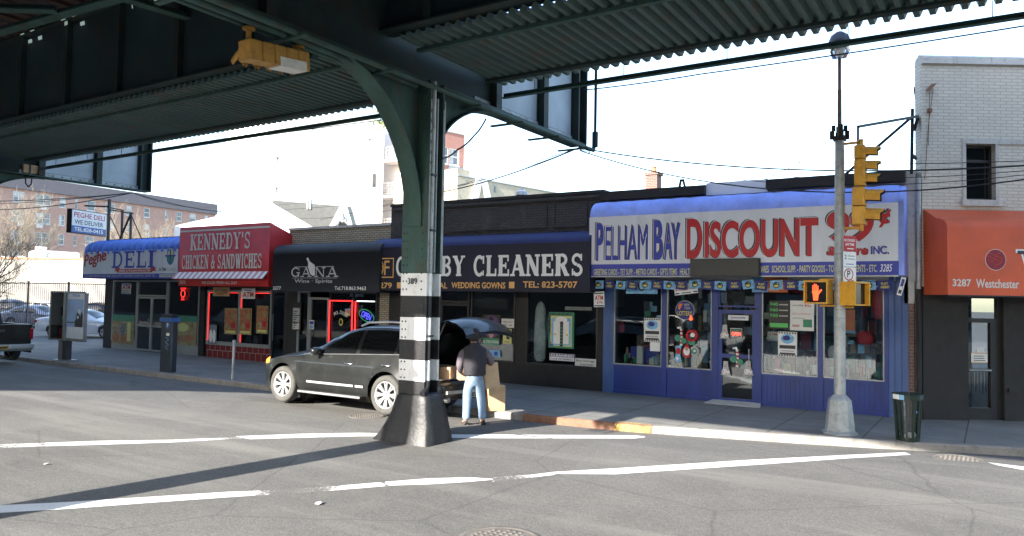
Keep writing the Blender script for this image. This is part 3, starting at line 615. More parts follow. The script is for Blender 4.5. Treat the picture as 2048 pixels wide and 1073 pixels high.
# ---------------------------------------------------------------- shop row
YF = 17.5
def fp(px, py, y=YF): return at(px, py, 'Y', y)
def fxx(px, py=700, y=YF): return at(px, py, 'Y', y).x
FL = SW+.002
def wall_piece(t, m, boxes, name='wall'):
    for x0, x1, z0, z1 in boxes: mb = MB(m); mb.box(x0, YF, z0, x1, YF+.25, z1); mb.build(name, t)
def window(t, x0, x1, z0, z1, m='dark_alu', fw=.05, g='shop_glass', name='window', mid=(), rails=(), y=YF):
    f = MB(m); ya, yb = y-.03, y+.06
    f.box(x0, ya, z0, x1, yb, z0+fw); f.box(x0, ya, z1-fw, x1, yb, z1); f.box(x0, ya+.001, z0+fw, x0+fw, yb, z1-fw); f.box(x1-fw, ya+.001, z0+fw, x1, yb, z1-fw)
    for q in mid: f.box(q-fw/2, ya+.002, z0+fw, q+fw/2, yb, z1-fw)
    for q in rails: f.box(x0+fw, ya+.003, q-fw/2, x1-fw, yb, q+fw/2)
    o = f.build(name, t); p = MB(g); p.box(x0+fw*.6, y+.004, z0+fw*.6, x1-fw*.6, y+.012, z1-fw*.6); p.build('pane', o); return o
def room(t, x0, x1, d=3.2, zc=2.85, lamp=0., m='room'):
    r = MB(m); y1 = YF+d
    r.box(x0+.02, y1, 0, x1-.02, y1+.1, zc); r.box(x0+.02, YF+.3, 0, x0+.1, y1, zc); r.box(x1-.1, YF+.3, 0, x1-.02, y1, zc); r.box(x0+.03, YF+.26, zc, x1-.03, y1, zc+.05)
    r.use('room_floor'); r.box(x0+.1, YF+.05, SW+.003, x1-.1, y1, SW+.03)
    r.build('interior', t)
    if lamp:
        l = MB('room_light'); n = max(1, int((x1-x0)/1.8))
        for i in range(n): q = x0+(i+.5)*(x1-x0)/n; l.box(q-.08, YF+.8, zc-.06, q+.08, YF+.8+d*.6, zc-.03)
        l.build('ceiling_lamp', t)
def goods(t, x0, x1, z0, z1, y, n=14, ms=('goods', 'goods2', 'food2', 'dk_txt')):
    s = MB('alu'); zz = z0
    rows = max(1, int((z1-z0)/.38)); rnd = random.Random(int(abs(x0*100)))
    for r in range(rows):
        z = z0+r*(z1-z0)/rows; s.use('steel_dark'); s.box(x0, y, z-.02, x1, y+.3, z); x = x0+.03
        while x < x1-.1:
            w = rnd.uniform(.07, .26); h = rnd.uniform(.35, .9)*(z1-z0)/rows
            if rnd.random() < .8: s.use(rnd.choice(ms)); s.box(x, y+rnd.uniform(0, .1), z, min(x+w, x1), y+.26, z+h)
            x += w+rnd.uniform(.01, .1)
    s.build('shelf_display', t)
def awning(name, label, x0, x1, prof, m, ends=None, cat='awning', seams=None):
    t = thing(name, ((x0+x1)/2, YF, prof[0][1]), label, cat)
    mb = MB(m); n = len(prof)
    mb.add([(x, a, b) for x in (x0, x1) for a, b in prof], [(i, i+1, n+i+1, n+i) for i in range(n-1)], True)
    if ends: mb.use(ends)
    mb.add([(x0, a, b) for a, b in prof], [list(range(n))]); mb.add([(x1, a, b) for a, b in prof], [list(range(n))])
    return t, mb
def arc(yc, zc, ry, rz, a0, a1, n=8): return [(yc-ry*math.cos(R(a0+(a1-a0)*i/n)), zc+rz*math.sin(R(a0+(a1-a0)*i/n))) for i in range(n+1)]
def tb(p0, p1, y):
    a = at(*p0, 'Y', y); b = at(*p1, 'Y', y); return a.x, a.z, b.x-a.x, b.z-a.z

# ---- shops as buildings
XD0, XK0, XG0, XC0, XS0, XS1 = fxx(205), fxx(406), fxx(572), fxx(776), fxx(1205, 760), fxx(1832)
def building(name, label, x0, x1, zt, m, depth=12., cop='stone', ch=.08):
    t = thing(name, ((x0+x1)/2, YF, 0), label, 'shop')
    b = MB(m); b.box(x0, YF, 2.86, x1, YF+.25, zt); b.box(x0, YF+.25, 0, x0+.2, YF+depth, zt); b.box(x1-.2, YF+.25, 0, x1-.001, YF+depth, zt); b.box(x0+.2, YF+depth-.2, 0, x1-.2, YF+depth, zt); b.build('wall', t)
    r = MB('dark_wall'); r.box(x0+.2, YF+.25, zt-.4, x1-.2, YF+depth-.2, zt-.3); r.build('roof', t)
    if cop: c = MB(cop); c.box(x0-.02, YF-.04, zt, x1+.0, YF+.3, zt+ch); c.build('coping', t)
    return t
# 1 delicatessen
zd = fp(300, 480).z
sh = building('delicatessen', 'single storey delicatessen at the far left end of the shop row', XD0, XK0-.01, zd, 'brick_dark', cop='dark_wall')
x1_, x2_, x3_, x4_ = fxx(222), fxx(271), fxx(332), fxx(396)
wall_piece(sh, 'dark_wall', [(XD0, x1_, 0, 2.86), (x4_+.0, XK0-.01, 0, 2.86)], 'pier')
b = MB('alu'); b.box(x1_, YF, 0, x2_, YF+.2, .38); b.build('stall_riser', sh); b = MB('alu'); b.box(x3_, YF, 0, x4_, YF+.2, .38); b.build('stall_riser', sh)
window(sh, x1_, x2_, .38, 2.86, 'alu', .06); window(sh, x3_, x4_, .38, 2.86, 'alu', .06)
xm = (x2_+x3_)/2
dt = window(sh, x2_+.02, x3_-.02, 2.22, 2.86, 'alu', .06, name='transom')
for a, b_ in ((x2_+.02, xm), (xm, x3_-.02)):
    d = window(sh, a, b_, .06, 2.2, 'alu', .07, 'door_glass', 'door', rails=(1.05,)); h = MB('steel'); h.box(b_-.12 if a < xm-.1 else a+.1, YF-.09, .95, (b_-.12 if a < xm-.1 else a+.1)+.02, YF-.07, 1.35); h.build('handle', d)
room(sh, XD0+.2, XK0-.2, lamp=1); goods(sh, x1_+.1, x2_-.1, .45, 1.5, YF+.35); goods(sh, x3_+.1, x4_-.1, .4, 1.9, YF+2); goods(sh, x2_, x3_, .5, 2., YF+2.4)  # unseen ceiling lamps added to lift the dark room behind the panes
# food poster strips on the lower panes
def poster(px0, py0, px1, py1, label, m, items=(), y=YF-.045, name='poster', cat='poster', group=None, tilt=0., th=.006):
    """items: ('t', text, x, y, w, h, mat[, bold]) / ('r', x0, y0, x1, y1, mat) / ('d', cx, cy, rx, ry, mat) in 0..1 of the sheet"""
    a = at(px0, (py0+py1)/2, 'Y', y); c = at(px1, (py0+py1)/2, 'Y', y); z1 = at((px0+px1)/2, py0, 'Y', y).z; z0 = at((px0+px1)/2, py1, 'Y', y).z
    w, h = c.x-a.x, z1-z0; X = WALL(a.x, y, z0) @ Matrix.Rotation(tilt, 4, 'Z'); mb = MB(m); mb.xf = X
    mb.box(0, 0, -th, w, h, 0); mb.xf = None; zz = .0015
    for q in items:
        zz += .0006
        if q[0] == 't': mb.use(q[6]); mb.text(q[1], X, q[2]*w, q[3]*h, q[4]*w, q[5]*h, zz, q[7] if len(q) > 7 else .012)
        elif q[0] == 'r': mb.use(q[5]); mb.rect(X, q[1]*w, q[2]*h, q[3]*w, q[4]*h, zz)
        else: mb.use(q[5]); mb.disc((q[1]*w, q[2]*h, zz), q[3]*w, X, 20, q[4]*h)
    return tag(mb.build(name), label, cat, group)
poster(224, 630, 268, 688, 'food picture poster across the lower left window of the delicatessen', 'food2', [('r', 0, .78, 1, 1, 'green'), ('r', .1, .2, .3, .6, 'goods'), ('r', .4, .15, .6, .7, 'goods2'), ('r', .7, .1, .85, .75, 'yellow_txt'), ('d', .2, .2, .15, .15, 'food'), ('d', .55, .18, .14, .14, 'food')])
poster(338, 632, 393, 690, 'food picture poster across the lower right window of the delicatessen', 'food2', [('r', 0, .8, 1, 1, 'green'), ('d', .25, .22, .2, .12, 'food'), ('d', .72, .24, .18, .12, 'food'), ('d', .5, .6, .22, .15, 'yellow_txt'), ('r', .1, .45, .3, .7, 'goods2')])
poster(243, 567, 262, 588, 'white ATM sign in the window of the delicatessen', 'paper', [('t', 'ATM', .1, .45, .8, .38, 'red_txt', .03), ('r', .05, .87, .95, .95, 'blue_txt'), ('r', .05, .05, .95, .12, 'blue_txt'), ('t', 'IN $5,$10', .12, .2, .76, .17, 'dk_txt')], tilt=-.02)
# 2 chicken shop
zk = fp(470, 470).z-.25
sh = building('chicken_shop', 'chicken shop with red tiled riser and red lit windows', XK0, XG0-.01, zk, 'brick_dark')
k1, k2, k3, k4 = fxx(412), fxx(477), fxx(541), fxx(569)
wall_piece(sh, 'brick_dark', [(k4, XG0-.01, 0, 2.86)], 'pier')
b = MB('brick_tile'); b.box(k1, YF, 0, k3, YF+.2, .5); b.use('alu'); b.box(k1, YF-.03, .5, k3, YF+.2, .56); b.build('stall_riser', sh)
b = MB('dark_brown'); b.box(k1, YF, 2.5, k4, YF+.1, 2.86); b.build('fascia_panel', sh)
window(sh, k1, k2, .56, 2.5, 'alu', .07); window(sh, k2, k3, .56, 2.5, 'alu', .07)
d = window(sh, k3+.02, k4, .06, 2.5, 'dark_alu', .07, 'door_glass', 'door', y=YF+.02); h = MB('steel'); h.box(k3+.14, YF-.07, .8, k3+.16, YF-.05, 1.7); h.build('handle', d)
nm = MB('neon_red'); 
for a in (k1+.09, k2+.09): nm.tube([(a, YF-.01, .66), (a, YF-.01, 2.38)], .014, 6)
nm.tube([(k1+.1, YF-.01, 2.41), (k2-.1, YF-.01, 2.41)], .01, 6); nm.tube([(k2+.1, YF-.01, 2.41), (k3-.1, YF-.01, 2.41)], .01, 6); tag(nm.build('neon_tube_border'), 'thin red neon tube round the chicken shop windows', 'neon tube')
room(sh, XK0+.1, XG0-.1, lamp=1, m='offwhite'); goods(sh, k1+.9, k3-.2, .6, 1.3, YF+1.6)
b = MB('dark_alu'); b.box(k1+.8, YF+1.4, .05, k3-.2, YF+2., 1.1); b.use('steel'); b.box(k1+1., YF+1.5, 1.75, k2+.3, YF+2., 2.15); b.build('counter', sh)
for i, (a, b_, c, d_, mm) in enumerate(((449, 617, 474, 669, 'food'), (479, 617, 503, 670, 'food'), (513, 612, 536, 668, 'food'), (417, 650, 433, 688, 'goods2'))):
    poster(a, b_, c, d_, ('food menu poster left of the middle frame of the chicken shop window', 'food menu poster right of the middle frame of the chicken shop window', 'framed menu with chips picture at the right end of the chicken shop window', 'bluish drinks sticker low at the left end of the chicken shop window')[i], 'food2' if i < 3 else 'goods2',
           [('r', .05, .05, .95, .95, mm), ('d', .3, .3, .2, .12, 'food2'), ('d', .7, .35, .2, .12, 'red_txt'), ('d', .35, .65, .2, .12, 'food'), ('d', .7, .7, .2, .12, 'food2'), ('r', .1, .05, .9, .14, 'yellow_txt')] if i < 3 else [('d', .3, .4, .2, .35, 'white'), ('d', .7, .4, .2, .35, 'white')])
poster(483, 577, 510, 598, 'white ATM sign hanging under the red awning', 'paper', [('t', 'ATM', .1, .15, .8, .5, 'red_txt', .03), ('r', .2, .75, .8, .82, 'blue_txt')], y=YF-.2)
poster(426, 575, 459, 593, 'pale burger picture panel above the chicken shop window', 'card', [('d', .5, .5, .4, .35, 'food'), ('d', .5, .62, .3, .2, 'food2')], y=YF-.06)
# 3 liquor shop
zg = fp(650, 458).z
sh = building('liquor_shop', 'liquor shop with tan brick parapet and red neon window', XG0, XC0-.01, zg, 'brick_tan')
g1, g2, g3, g4, g5 = fxx(585), fxx(606), fxx(657), fxx(753), fxx(757)
wall_piece(sh, 'brick_tan', [(g5, XC0-.01, 0, 2.86)], 'pier'); wall_piece(sh, 'dark_wall', [(XG0, g2-.3, 0, 2.86), (g4, g5, 0, 2.86), (g3, g4, 0, .5)], 'dark_wall')
b = MB('dark_wall'); b.box(g2-.3, YF, 2.5, g4, YF+.2, 2.86); b.build('fascia_panel', sh)
window(sh, g3, g4, .5, 2.5, 'dark_alu', .06, mid=((g3+g4)/2,)); window(sh, g2-.3, g2+.25, .06, 2.5, 'alu', .06, name='side_light')
d = window(sh, g2+.27, g3-.02, .06, 2.3, 'alu', .07, 'door_glass', 'door'); h = MB('steel'); h.box(g2+.4, YF-.08, .9, g2+.42, YF-.05, 1.4); h.build('handle', d)
room(sh, XG0+.1, XC0-.1, lamp=0); goods(sh, g3, g4, .6, 2.2, YF+1.2, ms=('goods', 'goods2', 'green', 'food')); goods(sh, g2, g3-.3, .3, 2., YF+2.4)
nm = MB('neon_red'); q0, q1, q2 = fxx(659), fxx(704), fxx(708)
for a in (q0, q1+.01, q2+.06): nm.tube([(a, YF-.05, .6), (a, YF-.05, fp(660, 602).z)], .022, 6)
nm.tube([(q0, YF-.05, fp(680, 602).z), (q1, YF-.05, fp(680, 602).z)], .022, 6); tag(nm.build('neon_sign'), 'bright red neon frame in the liquor shop window above the black car', 'neon tube')
nm = MB('neon_white'); nm.tube([(q2+.12, YF-.05, fp(730, 603).z), (g4-.1, YF-.05, fp(730, 603).z)], .018, 6); tag(nm.build('white_neon_tube'), 'straight white light tube along the top of the liquor shop window', 'neon tube')
def neon_text(px, py, w, h, s, m, rot, label, extra=None, y=YF-.06, plain=True):
    p = fp(px, py, y); X = WALL(p.x, y, p.z) @ Matrix.Rotation(rot, 4, 'Z'); mb = MB(m); mb.text(s, X, 0, 0, w, h, .01, .01)
    if extra: extra(mb, X)
    return tag(mb.build('neon_sign'), label, 'neon sign')
def oval(mb, X):
    mb.use('neon_green'); pts = [X @ Vector((.21+.33*math.cos(a*PI/12), .1+.17*math.sin(a*PI/12), 0)) for a in range(25)]; mb.tube(pts, .012, 5, sm=False)
neon_text(722, 633, .42, .2, 'OPEN', 'neon_blue', -.35, 'blue neon OPEN sign with green outline tilted in the liquor shop window', oval)
def crest(mb, X):
    mb.use('flag_yel'); mb.disc((.3, -.16, .01), .09, X, 16, .12); mb.use('black'); mb.disc((.3, -.16, .012), .06, X, 16, .08)
mb = MB('white_txt'); p = fp(669, 634, YF-.06); X = WALL(p.x, YF-.06, p.z); mb.text("JACK", X, 0, .0, .22, .14, .01, .02, rot=.35); mb.text("DANIELS", X, .23, .1, .36, .13, .01, .02, rot=-.3); crest(mb, X)
tag(mb.build('window_sign'), 'white arched whiskey lettering with a small crest inside the red neon frame', 'window sign')
poster(690, 618, 701, 632, 'small blue and orange round bar sign inside the red neon frame', 'sky_blue', [('d', .5, .6, .35, .3, 'orange'), ('r', .1, 0, .9, .3, 'flag_yel')])
poster(583, 605, 602, 662, 'tall dark list board of prices left of the liquor shop door', 'black', [('t', 'GANA', .1, .86, .8, .1, 'dk_txt'), ('r', .15, .55, .85, .8, 'silver_txt'), ('r', .15, .3, .85, .52, 'silver_txt'), ('r', .15, .05, .85, .27, 'cream_txt')]+[('r', .22, .1+k*.07, .42+.1*(k % 3), .13+k*.07, 'dk_txt') for k in range(9)])
poster(618, 641, 628, 659, 'small white and blue notice on the liquor shop door frame', 'paper', [('r', .1, .55, .9, .9, 'blue_txt'), ('r', .1, .1, .9, .4, 'sky_blue')], y=YF-.05)
# 4 cleaners
zc = fp(1000, 400).z
sh = building('cleaners_shop', 'dry cleaners with dark brick parapet behind the banded column', XC0, XS0-.01, zc, 'brick_dark', cop='dark_wall')
b = MB('brick_dark'); za = fp(1000, 462).z
for x0, x1 in ((fxx(885, 430), fxx(1095, 430)), (fxx(1105, 430), fxx(1175, 430))):
    b.box(x0, YF-.03, za+.02, x1, YF-.002, za+.1); b.box(x0, YF-.03, za+.1, x0+.08, YF-.002, za+.62); b.box(x1-.08, YF-.03, za+.1, x1, YF-.002, za+.62)
b.box(XC0+.05, YF-.05, zc-.12, XS0-.05, YF-.002, zc-.03); b.build('brick_moulding', sh)
c1, c2, c3, c4, c5 = fxx(880), fxx(938), fxx(1030), fxx(1052), fxx(1196)
wall_piece(sh, 'dark_wall', [(XC0, XC0+.5, 0, 2.86), (c1-.25, c1, 0, 2.86), (c3, c4, 0, 2.86), (c5, XS0-.01, 0, 2.86), (c4, c5, 0, .6), (XC0+.5, c1-.25, 0, .6), (c2+.05, c3, 0, .6)], 'dark_wall')
window(sh, c4, c5, .6, 2.86, 'dark_alu', .05); window(sh, XC0+.5, c1-.25, .6, 2.86, 'dark_alu', .05); window(sh, c2+.05, c3, .6, 2.86, 'dark_alu', .05)
d = window(sh, c1, c2, .06, 2.2, 'dark_alu', .07, 'door_glass', 'door', rails=(1.1,)); h = MB('steel'); h.box(c2-.16, YF-.08, .9, c2-.14, YF-.05, 1.4); h.build('handle', d)
window(sh, c1, c2, 2.22, 2.86, 'dark_alu', .06, name='transom')
room(sh, XC0+.1, XS0-.1, lamp=0)
b = MB('room'); b.box(c2+.1, YF+.9, .6, c3+.5, YF+.95, 2.7); b.use('dark_alu'); b.box(c4+.6, YF+1.4, .1, c5-.2, YF+1.9, 1.1); b.build('partition', sh)
mb = MB('plastic_bag'); p0, p1 = fp(1075, 724), fp(1072, 606); xb = (fxx(1062)+fxx(1083))/2
mb.lathe([(.02, 1.62), (.1, 1.56), (.16, 1.4), (.19, 1.0), (.2, .5), (.18, .08), (.1, 0)], Matrix.Translation((xb, YF+.2, p0.z)) @ Matrix.Diagonal((1, .5, 1, 1)), 12); tag(mb.build('garment_bag'), 'long clear plastic garment bag hanging in the cleaners window', 'garment bag')
poster(1097, 625, 1148, 697, 'green framed laundry poster of a folded white shirt with a striped tie', 'green', [('r', .08, .05, .92, .9, 'yellow_txt'), ('r', .12, .08, .88, .84, 'sky_blue'), ('r', .2, .12, .8, .74, 'white'), ('d', .5, .78, .24, .1, 'white'), ('r', .46, .05, .58, .68, 'dk_txt'), ('d', .52, .7, .07, .05, 'dk_txt')]+[('r', .46, .1+k*.09, .58, .13+k*.09, 'green') for k in range(6)]+[('d', .27, .38, .05, .03, 'flag_yel'), ('d', .74, .38, .05, .03, 'flag_yel'), ('t', 'LAUNDRY', .05, .91, .9, .07, 'dk_txt', .03)])
b = poster(1095, 632, 1102, 668, 'narrow upright strip lettered SHIRT beside the laundry poster', 'green', [])
mb = MB('dk_txt'); p = fp(1101, 667, YF-.053); mb.text('SHIRT', WALL(p.x, YF-.055, p.z) @ Matrix.Rotation(PI/2, 4, 'Z'), 0, 0, .5, .09, .002, .02); mb.build('lettering', b)
poster(1099, 708, 1148, 722, 'purple on white CLEANING sign low in the cleaners window', 'paper', [('r', .02, .5, .98, .97, 'purple'), ('t', 'CLEANING', .06, .56, .88, .34, 'white_txt', .03), ('t', 'DONE ON PREMISES', .04, .1, .92, .25, 'purple', .02)])
poster(1150, 718, 1192, 733, 'cream Box Storage sign in the lower right corner of the cleaners window', 'cream_txt', [('t', 'Box Storage', .06, .5, .88, .36, 'dk_txt', .01), ('t', 'IN AND RETURN', .25, .1, .6, .22, 'dk_txt', .01)])
poster(1098, 683, 1108, 693, 'small card payment sticker in the cleaners window', 'paper', [('r', .1, .55, .9, .9, 'red_txt'), ('r', .1, .1, .9, .4, 'blue_txt')])
poster(1130, 614, 1183, 621, 'pale strip drawn as a lamp reflection near the top of the cleaners window', 'offwhite', [], y=YF+.5)  # off-white sheet paints a lamp's reflection into the window
poster(940, 594, 1015, 618, 'dark painted CLEANERS panel at the top of the middle window', 'black', [('t', 'CLEANERS', .35, .5, .5, .28, 'dark_brown', .01), ('d', .13, .5, .07, .3, 'dark_brown'), ('r', .35, .2, .8, .32, 'dark_brown')], y=YF+.05)
poster(965, 630, 1000, 690, 'poster of a woman before a purple oval above the man', 'room', [('d', .5, .6, .48, .38, 'purple'), ('d', .5, .5, .18, .28, 'skin'), ('d', .5, .78, .12, .13, 'skin'), ('d', .5, .86, .13, .09, 'hair'), ('r', .05, 0, .95, .22, 'green'), ('t', 'ALTERATIONS', .05, .05, .9, .1, 'paper', .01)])
poster(1003, 638, 1028, 656, 'white opening hours notice in the middle cleaners window', 'offwhite', [('t', 'OPEN 6 DAYS', .1, .55, .8, .18, 'dk_txt', .01), ('t', '7:00', .15, .2, .25, .18, 'dk_txt'), ('t', '7:00', .6, .2, .25, .18, 'dk_txt')])
poster(1006, 658, 1023, 688, 'yellow notice with a black boot beside the man', 'yellow_txt', [('r', .4, .35, .62, .85, 'dk_txt'), ('r', .4, .3, .8, .45, 'dk_txt'), ('t', 'SHOE', .2, .05, .6, .15, 'dk_txt')])
poster(977, 701, 1000, 714, 'small pale blue sticker behind the man on the cleaners window', 'sky_blue', [('r', .5, .2, .8, .8, 'blue_txt')])
# 5 discount shop
zs = fp(1500, 362).z
sh = building('discount_shop', 'discount shop with royal blue frames, largest in the row', XS0, XS1, zs-.02, 'stone', cop=None)
for x0, x1, y0, y1 in ((1207, 1415, 388, 372), (1537, 1812, 361, 345)): b = MB('black'); b.box(fxx(x0, 380), YF-.25, fp((x0+x1)/2, (y0+y1)/2).z-.22, fxx(x1, 380), YF+.1, fp((x0+x1)/2, (y0+y1)/2).z); b.build('black_fascia', sh)
b = MB('white'); b.box(fxx(1415, 372), YF-.1, zs-.3, fxx(1537, 372), YF-.01, zs+.0); b.build('white_fascia', sh)
s = [fxx(q) for q in (1228, 1324, 1334, 1424, 1437, 1513, 1524, 1636, 1647, 1769, 1778)]
wall_piece(sh, 'blue_side', [(XS0, s[0], 0, 2.86)], 'left_pier'); 
b = MB('blue_side'); x = s[10]
while x < XS1-.22: b.box(x, YF-.02, 0, x+.1, YF+.1, 2.95); b.box(x+.1, YF+.01, 0, x+.13, YF+.1, 2.95); x += .13
b.build('corrugated_side_panel', sh)
b = MB('blue_frame')
for a, c in ((0, 3), (6, 9)):
    b.box(s[a], YF, 0, s[c], YF+.2, .74); b.box(s[a], YF-.035, .7, s[c], YF-.001, .76); b.box(s[a], YF-.02, .03, s[c], YF-.001, .12)
    x = s[a]+.05
    while x < s[c] and a == 6: b.box(x, YF-.012, .13, x+.07, YF-.001, .69); x += .1
for a, c in ((1, 2), (3, 4), (5, 6), (7, 8), (9, 10)): b.box(s[a], YF-.05, .0, s[c], YF+.1, 2.86)
b.box(s[0], YF-.03, 2.76, s[9], YF+.1, 2.86); b.build('blue_panelling', sh)
for a, c in ((0, 1), (2, 3), (6, 7), (8, 9)): window(sh, s[a], s[c], .76, 2.76, 'alu', .025)
d = window(sh, s[4], s[5], .06, 2.19, 'blue_frame', .09, 'door_glass', 'door', rails=(1.12,)); h = MB('steel'); h.box(s[5]-.16, YF-.08, .95, s[5]-.145, YF-.05, 1.3); h.build('handle', d)
window(sh, s[4], s[5], 2.25, 2.76, 'blue_frame', .04, name='transom')
b = MB('stone'); b.prism([(s[4]-.2, YF-.45, SW), (s[5]+.2, YF-.45, SW), (s[5]+.1, YF-.0, .09), (s[4]-.1, YF-.0, .09)], (0, 0, .012)); b.build('door_step', sh)
room(sh, XS0+.1, XS1-.1, 4.5, lamp=1)  # ceiling lamps here are added to brighten the dim interior
gm = ('goods', 'goods2', 'paper', 'food2', 'sky_blue', 'dk_txt', 'dk_txt', 'maroon', 'green', 'offwhite', 'dk_txt')
goods(sh, s[0]+.1, s[1]-.1, .8, 2.1, YF+1.1, ms=gm); goods(sh, s[2]+.1, s[3]-.1, .8, 2.5, YF+1.0, ms=gm); goods(sh, s[6]+.1, s[7]-.1, .8, 2.3, YF+.8, ms=gm); goods(sh, s[8]+.1, s[9]-.2, .8, 2.2, YF+1.0, ms=gm); goods(sh, s[4]-.2, s[5]+.2, .2, 2.4, YF+2.4, ms=gm); goods(sh, s[0], s[9], .3, 2.5, YF+3.8, ms=gm)
for a_, c_ in ((0, 1), (2, 3), (6, 7), (8, 9)):
    g_ = MB('offwhite'); r_ = random.Random(a_+5)
    for k_ in range(26):
        x_ = r_.uniform(s[a_]+.08, s[c_]-.2); z_ = .8+abs(r_.gauss(0, .22)); g_.use(r_.choice(gm)); y_ = YF+r_.uniform(.12, .7); w_ = r_.uniform(.04, .16); g_.bbox(x_, y_, .79, x_+w_, y_+w_*.7, z_+.05, .008)
    for k_ in range(9):
        x_ = r_.uniform(s[a_]+.08, s[c_]-.2); z_ = r_.uniform(1.3, 2.5); g_.use(r_.choice(gm)); y_ = YF+r_.uniform(.3, .9); g_.box(x_, y_, z_, x_+r_.uniform(.06, .2), y_+.02, z_+r_.uniform(.08, .3))
    g_.build('window_display', sh)
b = MB('stone'); x0 = fxx(1812, 600); b.box(XS1-.21, YF-.02, 2.4, XS1-.02, YF+.3, fp(1826, 350).z); b.use('brick_chim'); b.box(XS1-.2, YF-.01, 0, XS1-.03, YF+.3, 2.4); b.build('end_pier', sh)
b = MB('galv'); b.tube([(XS1+.06, YF-.06, 2.7), (XS1+.06, YF-.06, 5.0)], .05, 8); b.use('dark_wall'); b.tube([(XS1+.06, YF-.06, 0.05), (XS1+.06, YF-.06, 2.7)], .052, 8); tag(b.build('rain_pipe'), 'upright rain pipe between the discount shop and the white brick building', 'pipe')

# ---- awnings and fascia signs
# delicatessen
yf = 16.7
x0, x1 = fxx(168, 520, yf), fxx(357, 520, yf); zb, zt = at(168, 557, 'Y', yf).z, at(168, 505, 'Y', yf).z; ztop = at(170, 489, 'Y', yf).z
t, mb = awning('deli_awning', 'delicatessen fascia sign with padded blue top', x0, x1, [(yf, zb), (yf, zt)]+arc(yf+.42, zt, .42, ztop-zt+.12, 0, 90, 6)+[(YF-.01, ztop+.12), (YF-.01, zb)], 'deli_blue', 'deli_blue', 'shop sign'); mb.build('padded_top', t)
n = 16
mb = MB('deli_blue')
for i in range(n): a = x0+(x1-x0)*i/n; b_ = x0+(x1-x0)*(i+1)/n; mb.tube([((a+b_)/2+.15*(k/6), y_+.1, z_-.1) for k, (y_, z_) in enumerate(arc(yf+.42, zt, .42, ztop-zt+.12, 0, 90, 6))], (b_-a)*.42, 8)
mb.build('pleats', t)
f = MB('sign_white'); f.box(x0, yf-.03, zb+.17, x1, yf-.001, zt); f.use('blue_strip'); f.box(x0, yf-.031, zb, x1, yf-.001, zb+.17); X = WALL(x0, yf-.031, zb); w_, h_ = x1-x0, zt-zb
f.use('white_txt'); f.text('PEGHE', X, .17, .63, 1.2, .5, .001, .05, .25, rot=.12) if False else None
for off, mm, bo in ((-.02, 'dk_txt', .02), (0, 'white_txt', .025), (.012, 'red_txt', .012)): f.use(mm); f.text('Peghe', X, .1+off, .32, 1.62, .62, .002+abs(off)*.05+(.002 if mm == 'red_txt' else 0), bo, .2, rot=.16)
f.use('blue_txt'); slab(f, 'DELI', X, .33*w_, .4, .45*w_, .66, .004)
f.use('red_txt'); f.rect(X, .39*w_, .22, .76*w_, .36, .003); f.add([X @ Vector(p) for p in ((.36*w_, .27, .002), (.42*w_, .27, .002), (.42*w_, .41, .002), (.36*w_, .41, .002), (.375*w_, .34, .002))], [(0, 1, 2, 3, 4)]); f.add([X @ Vector(p) for p in ((.74*w_, .27, .002), (.8*w_, .27, .002), (.785*w_, .34, .002), (.8*w_, .41, .002), (.74*w_, .41, .002))], [(0, 1, 2, 3, 4)])
f.use('white_txt'); f.text('GREEK & ITALIAN SPECIALTIES', X, .41*w_, .25, .33*w_, .08, .005, .01)
f.use('dk_txt'); f.text('ATM', X, .82*w_, .26, .07*w_, .13, .003, .02); f.use('silver_txt'); f.text('IN SIDE', X, .9*w_, .27, .08*w_, .1, .003, .01)
f.use('silver_txt'); f.text('GYROS HOT HEROES SALADS  BEER  SODA  LOTTO  GROCERIES  CIGARETTES  COFFEE  TEA', X, .03*w_, .05, .76*w_, .08, .003, .01)
f.use('cream_txt'); f.rect(X, .83*w_, .03, .99*w_, .14, .002); f.use('dk_txt'); f.text('718.828-0415', X, .84*w_, .05, .14*w_, .07, .004, .01)
f.use('blue_txt'); f.disc((.93*w_, .83, .002), .24, X, 24, .34); f.use('yellow_txt'); f.disc((.93*w_, .83, .003), .2, X, 24, .3); f.use('green'); f.disc((.93*w_, .83, .004), .2, X, 12, .3, PI, 2*PI); f.use('blue_txt'); f.rect(X, .925*w_, .55, .935*w_, 1.1, .005); f.rect(X, .88*w_, .8, .98*w_, .86, .005)
f.build('sign_face', t)
# chicken shop
yf = 16.55
x0, x1 = fxx(358, 520, yf), fxx(538, 520, yf); zb, zt = at(350, 572, 'Y', yf).z, at(358, 456, 'Y', yf).z; zk2 = fp(578, 470).z
t, mb = awning('red_awning', 'tall red box awning of the chicken shop with white lettering', x0, x1, [(yf, zb), (yf, zt), (YF-.01, zk2), (YF-.01, zb)], 'red_awn', 'red_awn'); mb.build('canvas', t)
X = WALL(x0, yf-.003, zb); w_, h_ = x1-x0, zt-zb
f = MB('cream_txt'); f.rect(X, 0.02, h_*.915, w_-.02, h_*.945, .001)
slab(f, "KENNEDY'S", X, .13*w_, .60*h_, .68*w_, .27*h_, .002); slab(f, 'CHICKEN & SANDWICHES', X, .035*w_, .285*h_, .9*w_, .235*h_, .002, 1.1); f.text('WE COOK FRESH ALL DAY', X, .28*w_, .03*h_, .4*w_, .05*h_, .002, .02); f.text('3275', X, .02*w_, .035*h_, .07*w_, .055*h_, .002, .02); f.build('lettering', t)
f = MB('white'); ns = 17; za, zb2 = zb+.12*h_, zb+.235*h_
for i in range(ns*2):
    a, b_ = x0-.05+(w_+.05)*i/(ns*2), x0-.05+(w_+.05)*(i+1)/(ns*2); f.use('white' if i % 2 else 'pink'); f.add([(a-.06, yf-.2, za), (b_-.06, yf-.2, za), (b_, yf-.02, zb2), (a, yf-.02, zb2)], [(0, 1, 2, 3)])
